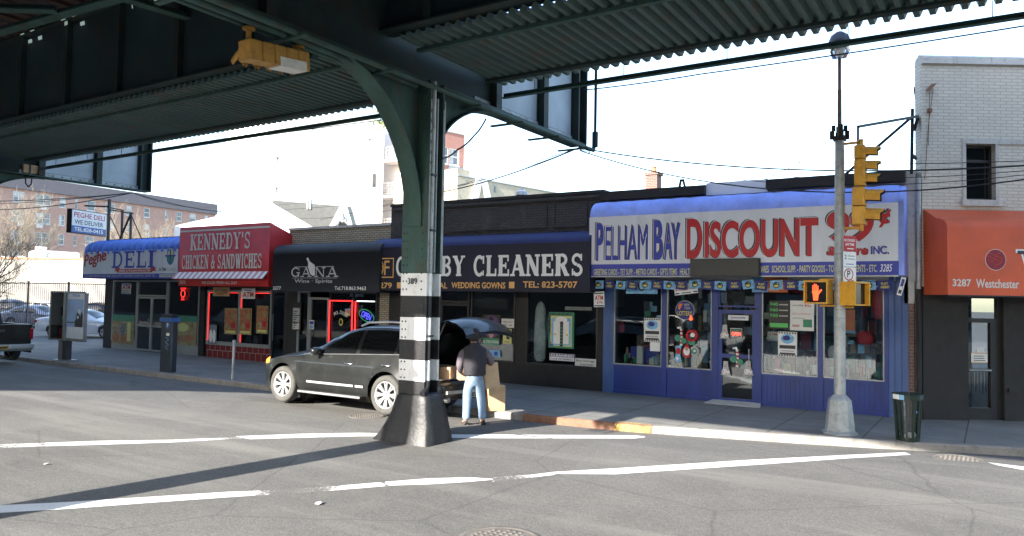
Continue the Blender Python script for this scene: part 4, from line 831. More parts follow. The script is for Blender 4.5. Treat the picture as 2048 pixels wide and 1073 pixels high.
f.use('red_awn'); f.box(x0-.1, yf-.2, za-.02, x1-.06, yf-.02, za-.005); f.build('striped_valance', t)
# liquor shop
yf = 16.5
x0, x1 = fxx(546, 520, yf), fxx(742, 520, yf); zb, zt = at(548, 583, 'Y', yf).z, at(600, 487, 'Y', yf).z
t, mb = awning('black_awning', 'black round topped awning of the liquor shop with grey lettering', x0, x1+.35, [(yf, zb), (yf, zt-.35)]+arc(yf+.35, zt-.35, .35, .35, 0, 90, 8)+[(YF-.01, zt+.03), (YF-.01, zb)], 'black_awn', 'black_awn'); mb.build('canvas', t)
X = WALL(x0, yf-.003, zb); w_, h_ = x1-x0, zt-zb
f = MB('silver_txt'); slab(f, 'GA', X, .2*w_, .3*h_, .22*w_, .2*h_, .002); slab(f, 'NA', X, .45*w_, .3*h_, .24*w_, .2*h_, .002)
f.rect(X, .24*w_, .505*h_, .39*w_, .515*h_, .002); f.rect(X, .47*w_, .505*h_, .65*w_, .515*h_, .002); f.rect(X, .22*w_, .275*h_, .68*w_, .283*h_, .002)
f.use('cream_txt'); f.add([X @ Vector(p) for p in ((.365*w_, .68*h_, .006), (.385*w_, .70*h_, .006), (.40*w_, .62*h_, .006), (.455*w_, .54*h_, .006), (.46*w_, .34*h_, .006), (.44*w_, .32*h_, .006), (.41*w_, .36*h_, .006), (.385*w_, .5*h_, .006), (.385*w_, .6*h_, .006))], [list(range(9))])
f.use('silver_txt'); f.text('Wine · Spirits', X, .245*w_, .16*h_, .39*w_, .095*h_, .002, .02); f.use('white_txt'); f.text('3277', X, .01*w_, .03*h_, .09*w_, .075*h_, .002, .02); f.text('Tel.718.863.9463', X, .66*w_, .04*h_, .3*w_, .075*h_, .002, .01); f.build('lettering', t)
# cleaners
yf = 16.6
x0, x1 = fxx(745, 530, yf), fxx(1181, 530, yf)-.02; zb, zt = at(1000, 583.5, 'Y', yf).z, at(1000, 470, 'Y', yf).z
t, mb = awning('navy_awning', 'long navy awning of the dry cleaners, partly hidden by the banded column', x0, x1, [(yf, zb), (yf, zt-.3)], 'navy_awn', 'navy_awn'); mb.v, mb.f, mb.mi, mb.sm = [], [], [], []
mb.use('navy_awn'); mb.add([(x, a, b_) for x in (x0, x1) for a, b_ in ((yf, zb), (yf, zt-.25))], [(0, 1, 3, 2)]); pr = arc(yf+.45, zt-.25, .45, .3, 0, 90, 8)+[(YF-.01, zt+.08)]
mb.use('navy_skylit'); n = len(pr); mb.add([(x, a, b_) for x in (x0, x1) for a, b_ in pr], [(i, i+1, n+i+1, n+i) for i in range(n-1)], True); mb.use('navy_awn')  # paler navy paints the skylight onto the curved top
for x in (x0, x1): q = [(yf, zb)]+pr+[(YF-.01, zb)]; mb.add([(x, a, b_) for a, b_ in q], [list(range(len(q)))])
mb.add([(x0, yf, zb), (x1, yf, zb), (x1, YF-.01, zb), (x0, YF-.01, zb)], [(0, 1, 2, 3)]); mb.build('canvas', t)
X = WALL(0, yf-.003, 0)
f = MB('white_txt')
a = tb((791, 553), (1167, 514), yf); b_ = tb((791, 553), (935, 519), yf)
ax = at(791, 553, 'Y', yf); bx = at(930, 553, 'Y', yf); slab(f, 'CROSBY', X, ax.x, ax.z, bx.x-ax.x, .56, .002, 1.25)
ax = at(946, 553, 'Y', yf); bx = at(1168, 551, 'Y', yf); slab(f, 'CLEANERS', X, ax.x, ax.z, bx.x-ax.x, .56, .002, 1.25)
f.use('gold_txt')
for s_, p0, p1 in (('3279', (752, 577), (784, 566)), ('PROFESSIONAL', (806, 577), (895, 566)), ('WEDDING GOWNS', (903, 577), (1011, 566)), ('TEL: 823-5707', (1046, 576), (1155, 564))):
    c = tb(p0, p1, yf); f.text(s_, X, c[0], c[1], c[2], .17, .002, .022)
for px in (794, 1018): c = tb((px, 577), (px+11, 566), yf); f.rect(X, c[0], c[1], c[0]+c[2], c[1]+.17, .002)
c = tb((752, 556), (788, 519), yf); f.rect(X, c[0], c[1], c[0]+c[2], c[1]+.03, .002); f.rect(X, c[0], c[1]+.55, c[0]+c[2], c[1]+.58, .002); f.rect(X, c[0], c[1]+.03, c[0]+.03, c[1]+.55, .0022); f.rect(X, c[0]+c[2]-.03, c[1]+.03, c[0]+c[2], c[1]+.55, .0022)
ax = WALL(0, yf-.003, 0) @ Matrix.Translation((c[0]+.3, c[1]+.08, 0)) @ Matrix.Diagonal((-1, 1, 1, 1)); f.text('C', ax, 0, 0, .2, .42, .002, .0); f.text('c', ax, .02, .1, .1, .18, .003, .0); f.text('F', X, c[0]+.32, c[1]+.08, .2, .42, .002, 0.)
f.build('lettering', t)
# discount shop
yf = 16.72
x0, x1 = XS0-.02, fxx(1797, 480, yf); zb = at(1488, 551.7, 'Y', yf).z; z1 = at(1488, 526, 'Y', yf).z; zt = at(1488, 420.5, 'Y', yf).z; ztop = at(1500, 393, 'Y', yf).z
t, mb = awning('discount_fascia', 'long white fascia sign of the discount shop with padded sky blue top', x0, x1+.1, [(yf, zb), (yf, zt)]+arc(yf+.42, zt, .42, ztop-zt+.08, 0, 90, 8)+[(YF-.01, ztop+.1), (YF-.01, zb)], 'blue_light', 'blue_light', 'shop sign'); mb.build('padded_top', t)
mb = MB('blue_light'); n = 14; pr = arc(yf+.42, zt, .435, ztop-zt+.1, -4, 88, 8)
for i in range(n):
    a = x0+(x1-x0)*i/n; w2 = (x1-x0)/n; v = []
    for q in range(7):
        u = q/6; bul = .022*math.sin(PI*u)
        for j, (y_, z_) in enumerate(pr): k = math.sin(PI*min(1, j/8+.15)); v.append((a+w2*u, y_-bul*(1-.4*j/8), z_+bul*.8*j/8+(.05*(1-math.sin(PI*u)) if j == 0 else 0)))
    mb.add(v, [(q*9+j, q*9+j+1, (q+1)*9+j+1, (q+1)*9+j) for q in range(6) for j in range(8)], True)
mb.build('pleats', t)
f = MB('sign_white'); f.box(x0, yf-.04, z1, x1, yf-.006, zt+.0); f.use('blue_strip'); f.box(x0, yf-.042, zb, x1, yf-.006, z1); f.use('alu'); f.box(x0, yf-.05, zb-.03, x1, yf-.006, zb-.002); f.build('sign_face', t)
X = WALL(0, yf-.043, 0); f = MB('blue_txt'); lay = [0]
def tri(s_, p0, p1, main, bold, sh=0., dx=-.035, dz=.02, up=None):
    c = tb(p0, p1, yf); c2 = at(p0[0], p0[1], 'Y', yf); h = at(p1[0], p1[1], 'Y', yf).z-at(p1[0], p0[1]+(p0[0]-p1[0])*.012, 'Y', yf).z
    e = lay[0]*.00005; lay[0] += 1
    q_ = (.003, .008, .004) if bold else (0, 0, 0)
    f.use('dk_txt'); f.text(s_, X, c[0]+dx-.01, c[1]+dz-.01, c[2]+.02, h+.02, .001+e, bold+q_[0], sh); f.use('white_txt'); f.text(s_, X, c[0]-.018, c[1]-.018, c[2]+.036, h+.036, .0028+e, bold+q_[1], sh)
    if bold: f.use('dk_txt'); f.text(s_, X, c[0]-.009, c[1]-.009, c[2]+.018, h+.018, .0036+e, bold+q_[2], sh)
    f.use(main); f.text(s_, X, c[0], c[1], c[2], h, .0048+e, bold, sh)
tri('P', (1194, 522), (1209, 447), 'blue_txt', .02); tri('ELHAM', (1212, 521.5), (1298, 451), 'blue_txt', 0.); tri('B', (1309, 520), (1328, 441), 'blue_txt', .02); tri('AY', (1330, 520), (1362, 447), 'blue_txt', .012)
tri('D', (1375, 518), (1406, 438), 'red_txt', .03); tri('ISCOUNT', (1411, 517), (1637, 436), 'red_txt', .03)
tri('99', (1655, 485), (1748, 421), 'red_txt', .03, .0); tri('¢', (1757, 456), (1779, 421), 'red_txt', .03, .1)
tri('& more', (1655, 512), (1736, 493), 'red_txt', .04, .15, -.02, .012); tri('INC.', (1743, 509), (1778, 493), 'blue_txt', .02, 0, -.012, .008)
f.use('yellow_txt')
for s_, p0, p1 in (('GREETING CARDS - TET SUPP. - METRO CARDS - GIFTS ITEMS   HEALTH & BEAUTY', (1189, 551), (1418, 537)), ('HOUSEWARES   SCHOOL SUPP. - PARTY GOODS - TOYS - DETERGENTS - ETC.', (1494, 546), (1755, 529))):
    c = tb(p0, p1, yf); f.text(s_, X, c[0], c[1], c[2], .15, .002, .012)
f.use('white_txt'); c = tb((1760, 544), (1783, 528), yf); f.text('3285', X, c[0], c[1], c[2], .15, .002, .005, .15); f.build('lettering', t)
mb = MB('led_panel'); c = tb((1382, 552), (1517, 521), yf-.15); mb.box(c[0], yf-.18, c[1], c[0]+c[2], yf-.06, c[1]+.36); mb.use('black'); mb.box(c[0]-.02, yf-.16, c[1]-.02, c[0]+c[2]+.02, yf-.055, c[1]+.38); tag(mb.build('led_sign'), 'dark switched-off message display hanging over the discount fascia', 'display panel')

# ---- bunting flags below the discount fascia
rnd = random.Random(3); yb = 16.95; base = {}
xa, xb = fxx(1186, 570, yb), fxx(1785, 565, yb); nfl = 22
cord = MB('wire'); cord.tube([(xa+(xb-xa)*i/44, yb, 2.86-.03*math.sin(PI*(i % 4)/4)) for i in range(45)], .006, 4); tag(cord.build('bunting_cord'), 'thin cord carrying the small flags under the discount fascia', 'cord')
def flag(kind):
    mb = MB('sky_blue' if kind == 0 else 'flag_blue'); X = WALL(0, 0, 0)
    mb.add([(0, 0, 0), (.27, .0, .0), (.27, .01, -.2), (.13, .02, -.2), (0, .01, -.2)], [(0, 1, 2, 3, 4)])
    X = WALL(0, -.012, -.2)
    if kind == 0: mb.use('dk_txt'); mb.disc((.135, .1, 0), .07, X, 16); mb.use('flag_yel'); mb.disc((.135, .1, .002), .05, X, 12, .05, PI, 2*PI); mb.use('paper'); mb.disc((.135, .1, .002), .045, X, 8, .045, .2, 1.4)
    else: mb.use('flag_yel'); mb.text('PLAY', X, .07, .11, .13, .05, 0, .03); mb.text('HERE!', X, .06, .04, .16, .05, 0, .03)
    return mb
proto = {}
for i in range(nfl):
    k = i % 2; x = xa+(xb-xa)*(i+.1)/nfl
    if k not in proto: o = flag(k).build('pennant'); proto[k] = o
    else: o = proto[k].copy(); COL.objects.link(o)
    o.location = (x, yb-.01, 2.85); o.rotation_euler = (rnd.uniform(-.15, .15), rnd.uniform(-.12, .12), rnd.uniform(-.2, .2))
    tag(o, ('light blue pennant with a round emblem, in the row under the discount fascia', 'dark blue pennant reading PLAY HERE in yellow, in the row under the discount fascia')[k], 'pennant', ('round emblem pennants under the discount fascia', 'yellow lettered pennants under the discount fascia')[k])
poster(1252, 560, 1315, 588, 'larger sky blue banner behind the pennants over the first blue window', 'sky_blue', [('d', .5, .6, .12, .4, 'dk_txt'), ('d', .5, .6, .08, .3, 'flag_yel')], y=17.2, name='banner', cat='banner')
poster(1504, 556, 1575, 585, 'blue and orange play banner behind the pennants right of the door', 'orange', [('r', 0, 0, .35, 1, 'sky_blue'), ('r', .35, 0, .45, .8, 'sky_blue'), ('t', 'NY', .05, .5, .12, .3, 'red_txt', .03), ('t', 'PLAY RESPONSIBLY', .2, .08, .6, .18, 'paper', .02)], y=17.2, name='banner', cat='banner')
poster(1350, 570, 1397, 592, 'tilted white sign reading $10 and $20 bills under the pennants', 'paper', [('t', '$10&$20 BILLS', .05, .35, .9, .3, 'red_txt', .02), ('t', 'AT', .1, .7, .4, .3, 'red_txt', .03), ('r', .03, .08, .2, .2, 'blue_txt'), ('r', .8, .08, .97, .2, 'blue_txt'), ('r', .3, .1, .7, .18, 'dk_txt')], y=17.05, tilt=.13, name='atm_sign', cat='sign')
poster(1188, 584, 1209, 615, 'small white ATM sign hanging at the left end of the discount fascia', 'paper', [('t', 'ATM', .1, .45, .8, .3, 'red_txt', .03), ('t', '$.99c', .3, .2, .6, .18, 'red_txt'), ('r', .05, .85, .95, .93, 'dk_txt'), ('r', .05, .05, .95, .12, 'dk_txt')], y=16.9, tilt=.03, name='atm_sign', cat='sign')
poster(1793, 553, 1803, 590, 'twisted paper sign hanging at the right end of the discount fascia', 'paper', [('r', .2, .5, .8, .9, 'blue_txt'), ('r', .2, .1, .8, .3, 'dk_txt')], y=16.8, tilt=-.25, name='hanging_sign', cat='sign')
# ---- things in and on the discount windows
dots = [('d', .08+.14*i, y_, .05, .03, 'dk_txt') for i in range(7) for y_ in (.05, .95)]
def tour(a, b_, c, d_, label): poster(a, b_, c, d_, label, 'paper', [('d', .5, .72, .35, .2, 'sky_blue'), ('d', .45, .75, .2, .1, 'flag_blue'), ('r', .08, .32, .92, .46, 'dk_txt'), ('r', .15, .2, .85, .26, 'silver_txt'), ('r', .1, .08, .9, .16, 'dk_txt')]+dots)
tour(1288, 637, 1321, 684, 'speckled white poster with blue emblem in the first blue window')
poster(1300, 685, 1320, 703, 'plain white sheet below the poster in the first blue window', 'paper')
tour(1556, 664, 1594, 714, 'speckled white poster with blue emblem in the window right of the door')
poster(1538, 602, 1578, 658, 'green lettered price poster in the window right of the door', 'black', [('t', s_, .05, .8-.2*i, .4, .13, 'green_txt', .03) for i, s_ in enumerate(('$40', '$60', '$50'))]+[('r', .5, .84-.2*i, .95, .88-.2*i, 'silver_txt') for i in range(3)]+[('r', .05, .05, .95, .2, 'green_txt')])
poster(1580, 602, 1628, 662, 'large white phone plan poster in the window right of the door', 'paper', [('t', 'monthly', .12, .8, .45, .08, 'dk_txt', .01), ('t', '4Gs', .6, .8, .27, .09, 'red_txt', .02), ('t', '$50 unlimited', .1, .52, .75, .08, 'pink', .01), ('r', .1, .4, .6, .43, 'silver_txt'), ('r', .55, .12, .92, .38, 'green'), ('r', .1, .12, .4, .2, 'pink')])
poster(1535, 664, 1556, 682, 'white sheet reading ATM in the window right of the door', 'offwhite', [('t', 'ATM', .1, .6, .8, .25, 'red_txt', .02)], y=YF+.1)
poster(1456, 631, 1497, 641, 'white phone card strip across the top of the blue door', 'paper', [('t', 'Lycamobile', .15, .2, .7, .55, 'blue_txt', .02)])
poster(1461, 657, 1484, 675, 'red lit OPEN sign inside the blue door', 'paper', [('r', .04, .06, .96, .94, 'dk_txt'), ('t', 'OPEN', .1, .15, .8, .45, 'open_red', .03), ('r', .1, .68, .9, .86, 'green')], name='open_sign', cat='sign')
poster(1667, 620, 1710, 666, 'sheet half blue and half orange inside the rightmost window behind the lamp post', 'sky_blue', [('r', .45, .1, 1, 1, 'orange')], y=YF+.15)
p = fp(1371, 621); X = WALL(p.x, YF-.045, p.z); mb = MB('silver_txt'); mb.disc((0, 0, 0), .235, X, 32); mb.use('flag_blue'); mb.disc((0, 0, .002), .22, X, 32); mb.use('orange'); mb.disc((-.08, .07, .003), .09, X, 12, .09, PI*.4, PI*1.3); mb.use('silver_txt'); mb.text('NEW', X, -.02, .1, .14, .06, .004, .02); mb.text('YORK', X, -.02, .02, .16, .06, .004, .02); mb.use('flag_yel'); mb.text('LOTTERY', X, -.18, -.13, .36, .11, .004, .02)
tag(mb.build('lottery_sign'), 'round dark blue New York lottery sticker in the second blue window', 'sticker')
mb = MB('hand'); X = WALL(fxx(1383, 636), YF-.05, fp(1383, 641).z); mb.disc((0, .04, 0), .04, X, 10, .05); mb.rect(X, -.012, .06, .012, .13, 0.001); tag(mb.build('orange_tag'), 'tiny glowing orange tag below the round lottery sticker', 'tag')
def deco(px, py, kind, label):
    p = fp(px, py, YF-.04); X = WALL(p.x, YF-.045, p.z); mb = MB('red_txt')
    if kind == 'cane':
        for i in range(8): mb.use('red_txt' if i % 2 else 'white'); mb.box(p.x-.03, YF-.06, p.z-.2+i*.045, p.x+.03, YF-.04, p.z-.155+i*.045)
        mb.use('white'); mb.tube([(p.x, YF-.05, p.z+.16), (p.x-.03, YF-.05, p.z+.24), (p.x-.1, YF-.05, p.z+.22)], .03, 6)
        mb.use('green'); mb.disc((-.08, -.02, .03), .08, X, 10); mb.disc((.07, -.08, .03), .07, X, 10)
    elif kind == 'wreath':
        mb.tube([(p.x+.12*math.cos(a/2), YF-.05, p.z+.12*math.sin(a/2)) for a in range(14)], .04, 6); mb.use('green'); mb.disc((0, -.15, .03), .1, X, 10, .07); mb.use('white'); mb.disc((.02, .02, .01), .06, X, 8)
    elif kind == 'stocking':
        mb.use('sky_blue'); mb.add([X @ Vector(q) for q in ((-.08, .2, .01), (.08, .22, .01), (.05, -.02, .01), (.08, -.14, .01), (-.02, -.2, .01), (-.1, -.12, .01), (-.06, 0, .01))], [list(range(7))]); mb.use('red_txt'); mb.disc((0, .08, .02), .06, X, 10, .08); mb.use('white'); mb.disc((-.02, -.1, .02), .04, X, 8)
    elif kind == 'santa':
        mb.disc((0, -.02, .01), .12, X, 14, .14); mb.use('white'); mb.disc((0, .0, .02), .08, X, 12, .1); mb.use('skin'); mb.disc((0, .06, .03), .045, X, 10); mb.use('red_txt'); mb.add([X @ Vector(q) for q in ((-.07, .1, .03), (.07, .1, .03), (.02, .2, .03))], [(0, 1, 2)])
    elif kind == 'ball': mb.use('silver_txt'); mb.disc((0, 0, .01), .12, X, 16); mb.use('green'); mb.disc((0, 0, .015), .07, X, 12); mb.use('white'); mb.disc((.01, .01, .02), .03, X, 8)
    elif kind == 'tree':
        mb.use('stone'); [mb.add([X @ Vector(q) for q in ((-.12+.03*i, -.18+.09*i, .01+.002*i), (.12-.03*i, -.18+.09*i, .01+.002*i), (.05, -.04+.09*i, .01+.002*i), (-.05, -.04+.09*i, .01+.002*i))], [(0, 1, 2, 3)]) for i in range(3)]; mb.use('paper'); mb.disc((0, -.1, .02), .1, X, 12, .06); mb.use('red_txt'); [mb.disc((dx, dz, .024), .015, X, 6) for dx, dz in ((-.06, -.1), (.05, -.06), (0, .02), (.02, -.14))]
    tag(mb.build('window_decoration'), label, 'decoration')
deco(1363, 675, 'cane', 'striped candy cane decoration in the second blue window'); deco(1384, 672, 'wreath', 'red wreath decoration in the second blue window'); deco(1357, 709, 'stocking', 'blue stocking decoration at the lower left of the second blue window')
deco(1374, 703, 'santa', 'santa decoration between the stocking and the silver bauble'); deco(1389, 703, 'ball', 'silver bauble decoration in the second blue window')
deco(1450, 662, 'tree', 'pale tree shaped decoration left of the OPEN sign on the blue door'); deco(1452, 735, 'tree', 'pale bell shaped decoration low on the left side of the blue door'); deco(1497, 735, 'tree', 'pale bell shaped decoration low on the right side of the blue door'); deco(1475, 717, 'cane', 'red and white decoration hanging in the middle of the blue door')
def garment(px, py, w, h, m, label):
    p = fp(px, py, YF+.25); mb = MB(m); mb.lathe([(.02, h/2), (w*.35, h*.42), (w*.5, h*.1), (w*.45, -h*.3), (w*.3, -h/2), (0.01, -h/2)], Matrix.Translation((p.x, YF+.25, p.z)) @ Matrix.Diagonal((1, .4, 1, 1)), 12); tag(mb.build('hanging_goods'), label, 'hanging goods')
garment(1758, 606, .28, .7, 'red_txt', 'red bag hanging high in the rightmost blue window'); garment(1731, 676, .36, .3, 'red_txt', 'red handbag hanging at mid height in the rightmost blue window'); garment(1240, 655, .3, .3, 'maroon', 'pink goods hanging at the left of the first blue window'); garment(1668, 705, .26, .3, 'room_light' if False else 'offwhite', 'pale round goods behind the lamp post in the rightmost window')
mb = MB('blue_strip'); p = fp(1287, 716, YF+.3); mb.box(p.x-.35, YF+.3, .78, p.x+.4, YF+.5, 1.2); tag(mb.build('blue_crate'), 'blue crate low inside the first blue window', 'crate')

# neon ring over the deli window
p = fp(366, 588, YF-.08); X = WALL(p.x, YF-.08, p.z); mb = MB('neon_red'); mb.tube([X @ Vector((.13*math.cos(a*PI/8), .14*math.sin(a*PI/8), 0)) for a in range(17)], .014, 5); mb.use('flag_yel'); mb.tube([X @ Vector((.105*math.cos(a*PI/8), .115*math.sin(a*PI/8), 0)) for a in range(17)], .008, 5)
mb.use('neon_red'); mb.text("BOAR'S HEAD", X, -.16, .16, .34, .08, 0, .02); mb.text('BRAND', X, -.1, -.25, .2, .08, 0, .02); tag(mb.build('neon_sign'), 'round red neon sign with yellow ring between delicatessen and chicken shop', 'neon sign')

# ---- white brick corner building, facade turned away
A = at(1838, 838, 'Z', SW); A = Vector((XS1+.12, 17.55, 0)); B = at(2040, 843, 'Z', SW); dx = (Vector((B.x, B.y, 0))-A).normalized(); nrm = Vector((dx.y, -dx.x, 0))
CF = FR(A, dx, (0, 0, 1)); LW = 9.
def cpt(px, py, off=0.):
    """pixel to facade coordinates (u, z) on the plane set off by off"""
    d = RR*((px-1024)/FPX)-UU*((py-536.5)/FPX)+_f; o = A+nrm*off; k = (o-CP).dot(nrm)/d.dot(nrm); p = CP+d*k; return (p-A).dot(dx), p.z
t = thing('white_brick_building', (A.x, A.y, 0), 'white painted brick building with dark ground floor at the right edge', 'building')
ztp = cpt(1842, 128)[1]; zd0 = 2.75
u0, zw0 = cpt(1932, 400); u1, zw1 = cpt(1990, 289)
mb = MB('brick_white'); mb.xf = CF
for a, b_, c, d_ in ((0, zd0, u0, ztp), (u1, zd0, LW, ztp), (u0, zd0, u1, zw0), (u0, zw1, u1, ztp)): mb.box(a, b_, -.25, c, d_, 0)
mb.xf = None; qa = A-nrm*.25; mb.prism([qa, qa+Vector((-.55, 12, 0)), qa+Vector((-.3, 12, 0)), qa+Vector((.25, 0, 0))], (0, 0, ztp)); qb = A+dx*LW-nrm*.25; mb.prism([qb, qb+Vector((0, 10, 0)), qb+Vector((-.3, 10, 0)), qb-dx*.3], (0, 0, ztp)); mb.build('wall', t)
mb = MB('dark_wall'); rr_ = [A-nrm*.3, A-nrm*.3+Vector((-.4, 11.5, 0)), A+dx*LW-nrm*.3+Vector((-.1, 9.5, 0)), A+dx*LW-nrm*.3]; mb.prism([p+Vector((0, 0, ztp-.5)) for p in rr_], (0, 0, .1)); mb.prism([p+Vector((0, 0, 2.9)) for p in rr_], (0, 0, .1)); mb.build('roof', t)
mb = MB('dark_wall'); mb.xf = CF; ud0, ud1 = cpt(1936, 700)[0], cpt(2008, 700)[0]
mb.box(-.0, 0, -.24, ud0, zd0, .0); mb.box(ud1, 0, -.24, LW, zd0, .0); mb.box(ud0, 2.62, -.24, ud1, zd0, 0); mb.build('dark_ground_floor', t)
mb = MB('stone'); mb.xf = CF
x = 0
while x < LW: w2 = min(.72, LW-x); mb.prism([(x+.004, ztp, .06), (x+.004, ztp+.14, .04), (x+.004, ztp+.22, -.1), (x+.004, ztp+.14, -.24), (x+.004, ztp, -.28)], (w2-.008, 0, 0)); x += w2
mb.build('coping', t)
mb = MB('stone'); mb.xf = CF; fw = .07
mb.box(u0-fw, zw1, -.05, u1+2.2, zw1+.1, .03); mb.box(u0-fw, zw0, -.1, u0, zw1, .02); mb.box(u1, zw0, -.1, u1+fw, zw1, .02); mb.box(u0-fw-.03, zw0-.13, -.1, u1+fw+.1, zw0, .06); fr = mb.build('window', t)
mb = MB('dark_alu'); mb.xf = CF; mb.box(u0, zw0, -.2, u0+.05, zw1, -.12); mb.box(u1-.05, zw0, -.2, u1, zw1, -.12); mb.box(u0+.05, zw1-.06, -.2, u1-.05, zw1, -.12); mb.box(u0+.05, zw0, -.2, u1-.05, zw0+.05, -.12); mb.box(u0+.05, zw0+.8, -.2, u1-.05, zw0+.86, -.13); mb.build('sash', fr)
mb = MB('car_glass'); mb.xf = CF; mb.box(u0+.04, zw0+.04, -.18, u1-.04, zw1-.04, -.17); mb.build('pane', fr)
mb = MB('dark_alu'); mb.xf = CF; fw = .07
mb.box(ud0, .03, -.2, ud0+fw, 2.6, -.1); mb.box(ud1-fw, .03, -.2, ud1, 2.6, -.1); mb.box(ud0+fw, 2.53, -.2, ud1-fw, 2.6, -.1); mb.box(ud0+fw, 2.03, -.2, ud1-fw, 2.12, -.1); mb.box(ud0+fw, .03, -.2, ud1-fw, .28, -.1); mb.box(ud0+fw, 1.02, -.19, ud1-fw, 1.08, -.11); mb.box(ud1-fw-.14, .28, -.2, ud1-fw, 2.03, -.1); dr = mb.build('door', t)
mb = MB('steel'); mb.xf = CF; mb.box(ud0+fw, 1.04, -.09, ud1-fw-.14, 1.07, -.07); mb.build('handle', dr)
mb = MB('door_glass'); mb.xf = CF; mb.box(ud0+fw, .28, -.17, ud1-fw-.14, 2.03, -.16); mb.box(ud0+fw, 2.12, -.17, ud1-fw, 2.53, -.16); mb.build('pane', dr)
mb = MB('goods2'); mb.xf = CF; mb.box(ud0-.3, 0, -1.6, ud1+.3, 2.7, -1.55); mb.use('offwhite')
for i in range(9): mb.box(ud0+.1+i*.07, .55, -.5, ud0+.14+i*.07, 1.05, -.49)
mb.build('lobby', t)
mb = MB('dark_alu'); mb.xf = CF; mb.box(ud1+.07, .62, .0, ud1+.3, .7, .05); mb.build('mail_slot', t)
u, z = cpt(1951, 727); mb = MB('paper'); mb.xf = CF; mb.box(u, z, -.15, u+.34, z+.2, -.14); mb.xf = None; X = CF @ Matrix.Translation((u, z, -.14)); mb.use('gold_txt'); mb.rect(X, 0, 0, .34, .015, .002); mb.rect(X, 0, .185, .34, .2, .002); mb.use('dk_txt'); [mb.rect(X, .05, .04+.045*i, .29-.02*i, .055+.045*i, .003) for i in range(3)]; tag(mb.build('door_notice'), 'small white notice with gold border on the glass door at the right', 'notice')
mb = MB('paper'); mb.xf = CF; mb.box(u+.14, z+.23, -.15, u+.26, z+.32, -.14); tag(mb.build('door_notice'), 'blank white slip above the gold bordered notice on the glass door', 'notice')
# orange awning
off = .85
u0, zb = cpt(1871, 589, off); zt = cpt(1873, 455, off)[1]; zt2 = cpt(1842, 421)[1]; uS = 0.02
t = thing('orange_awning', (A.x, A.y, zb), 'orange awning with maroon round emblem at the right edge', 'awning')
mb = MB('orange_awn'); mb.xf = CF
pr = [(off, zb), (off, zt)]+[(off-.36+.36*math.cos(R(a)), zt+.22*math.sin(R(a))) for a in (20, 45, 70, 90)]+[(.01, zt2+.02)]
n = len(pr); mb.add([(x, z, y) for x in (uS, LW-.1) for y, z in pr], [(i, i+1, n+i+1, n+i) for i in range(n-1)], True)
for x in (uS, LW-.1): mb.add([(x, z, y) for y, z in pr]+[(x, zb, .01)], [list(range(n+1))])
mb.add([(uS, zb, .01), (uS, zb, off), (LW-.1, zb, off), (LW-.1, zb, .01)], [(0, 1, 2, 3)]); mb.use('dark_alu'); mb.box(uS, zb-.03, off-.03, LW-.1, zb-.004, off)
mb.build('canvas', t)
X = CF @ Matrix.Translation((0, 0, off+.003)); f = MB('cream_txt')
ua, za = cpt(1905, 573, off); ub, zb_ = cpt(1942, 559, off); f.text('3287', X, ua, za, ub-ua, zb_-za, .002, .02)
ua, za = cpt(1952, 576, off); ub, zb_ = cpt(2038, 561, off); f.text('Westchester', X, ua, za, ub-ua, zb_-za+.01, .002, .02)
uc, zc_ = cpt(1991, 520, off); ue = cpt(2012, 520, off)[0]-uc; rr = ue
f.use('cream_txt'); f.disc((uc, zc_, .001), rr, X, 32, rr*1.02); f.use('maroon'); f.disc((uc, zc_, .0025), rr*.95, X, 32, rr*.97); f.use('orange_awn'); 
for k in range(3): f.tube([X @ Vector((uc-rr*.75+rr*1.2*i/8, zc_+rr*(.5-.28*k)+rr*.12*math.sin(i*1.1+k), .004)) for i in range(9)], .006, 4)
f.tube([X @ Vector((uc+a*rr, zc_+b_*rr, .004)) for a, b_ in ((.45, .3), (.6, .05), (.5, -.1), (.55, -.25), (.3, -.4), (.0, -.5), (-.1, -.75))], .006, 4)
f.use('black'); ua, za = cpt(2036, 570, off); ub, zb_ = cpt(2036, 502, off)
f.use('white_txt'); slab(f, 'W', X, ua-.03, za-.03, 1.06, zb_-za+.06, .002, 1.3); f.use('dk_txt'); slab(f, 'W', X, ua, za, 1., zb_-za, .006, .95)
f.build('lettering', t)
# bracket with wires on the white brick
mb = MB('rust'); mb.xf = CF; ua, za = cpt(1857, 178); mb.prism([(ua-.06, za-.06, 0), (ua+.06, za+.08, 0), (ua+.08, za+.06, .14), (ua-.04, za-.08, .14)], (0, .02, 0)); mb.tube([(ua, za, .05), (ua-.02, za-1.2, .02)], .006, 4); mb.tube([(ua+.07, za, .05), (ua-.02, za-.8, .02), (ua-.1, za-1.9, .02)], .006, 4); mb.box(ua-.03, za-.5, 0, ua+.05, za-.42, .05); tag(mb.build('wall_bracket'), 'small rusty bracket high on the white brick wall', 'bracket')
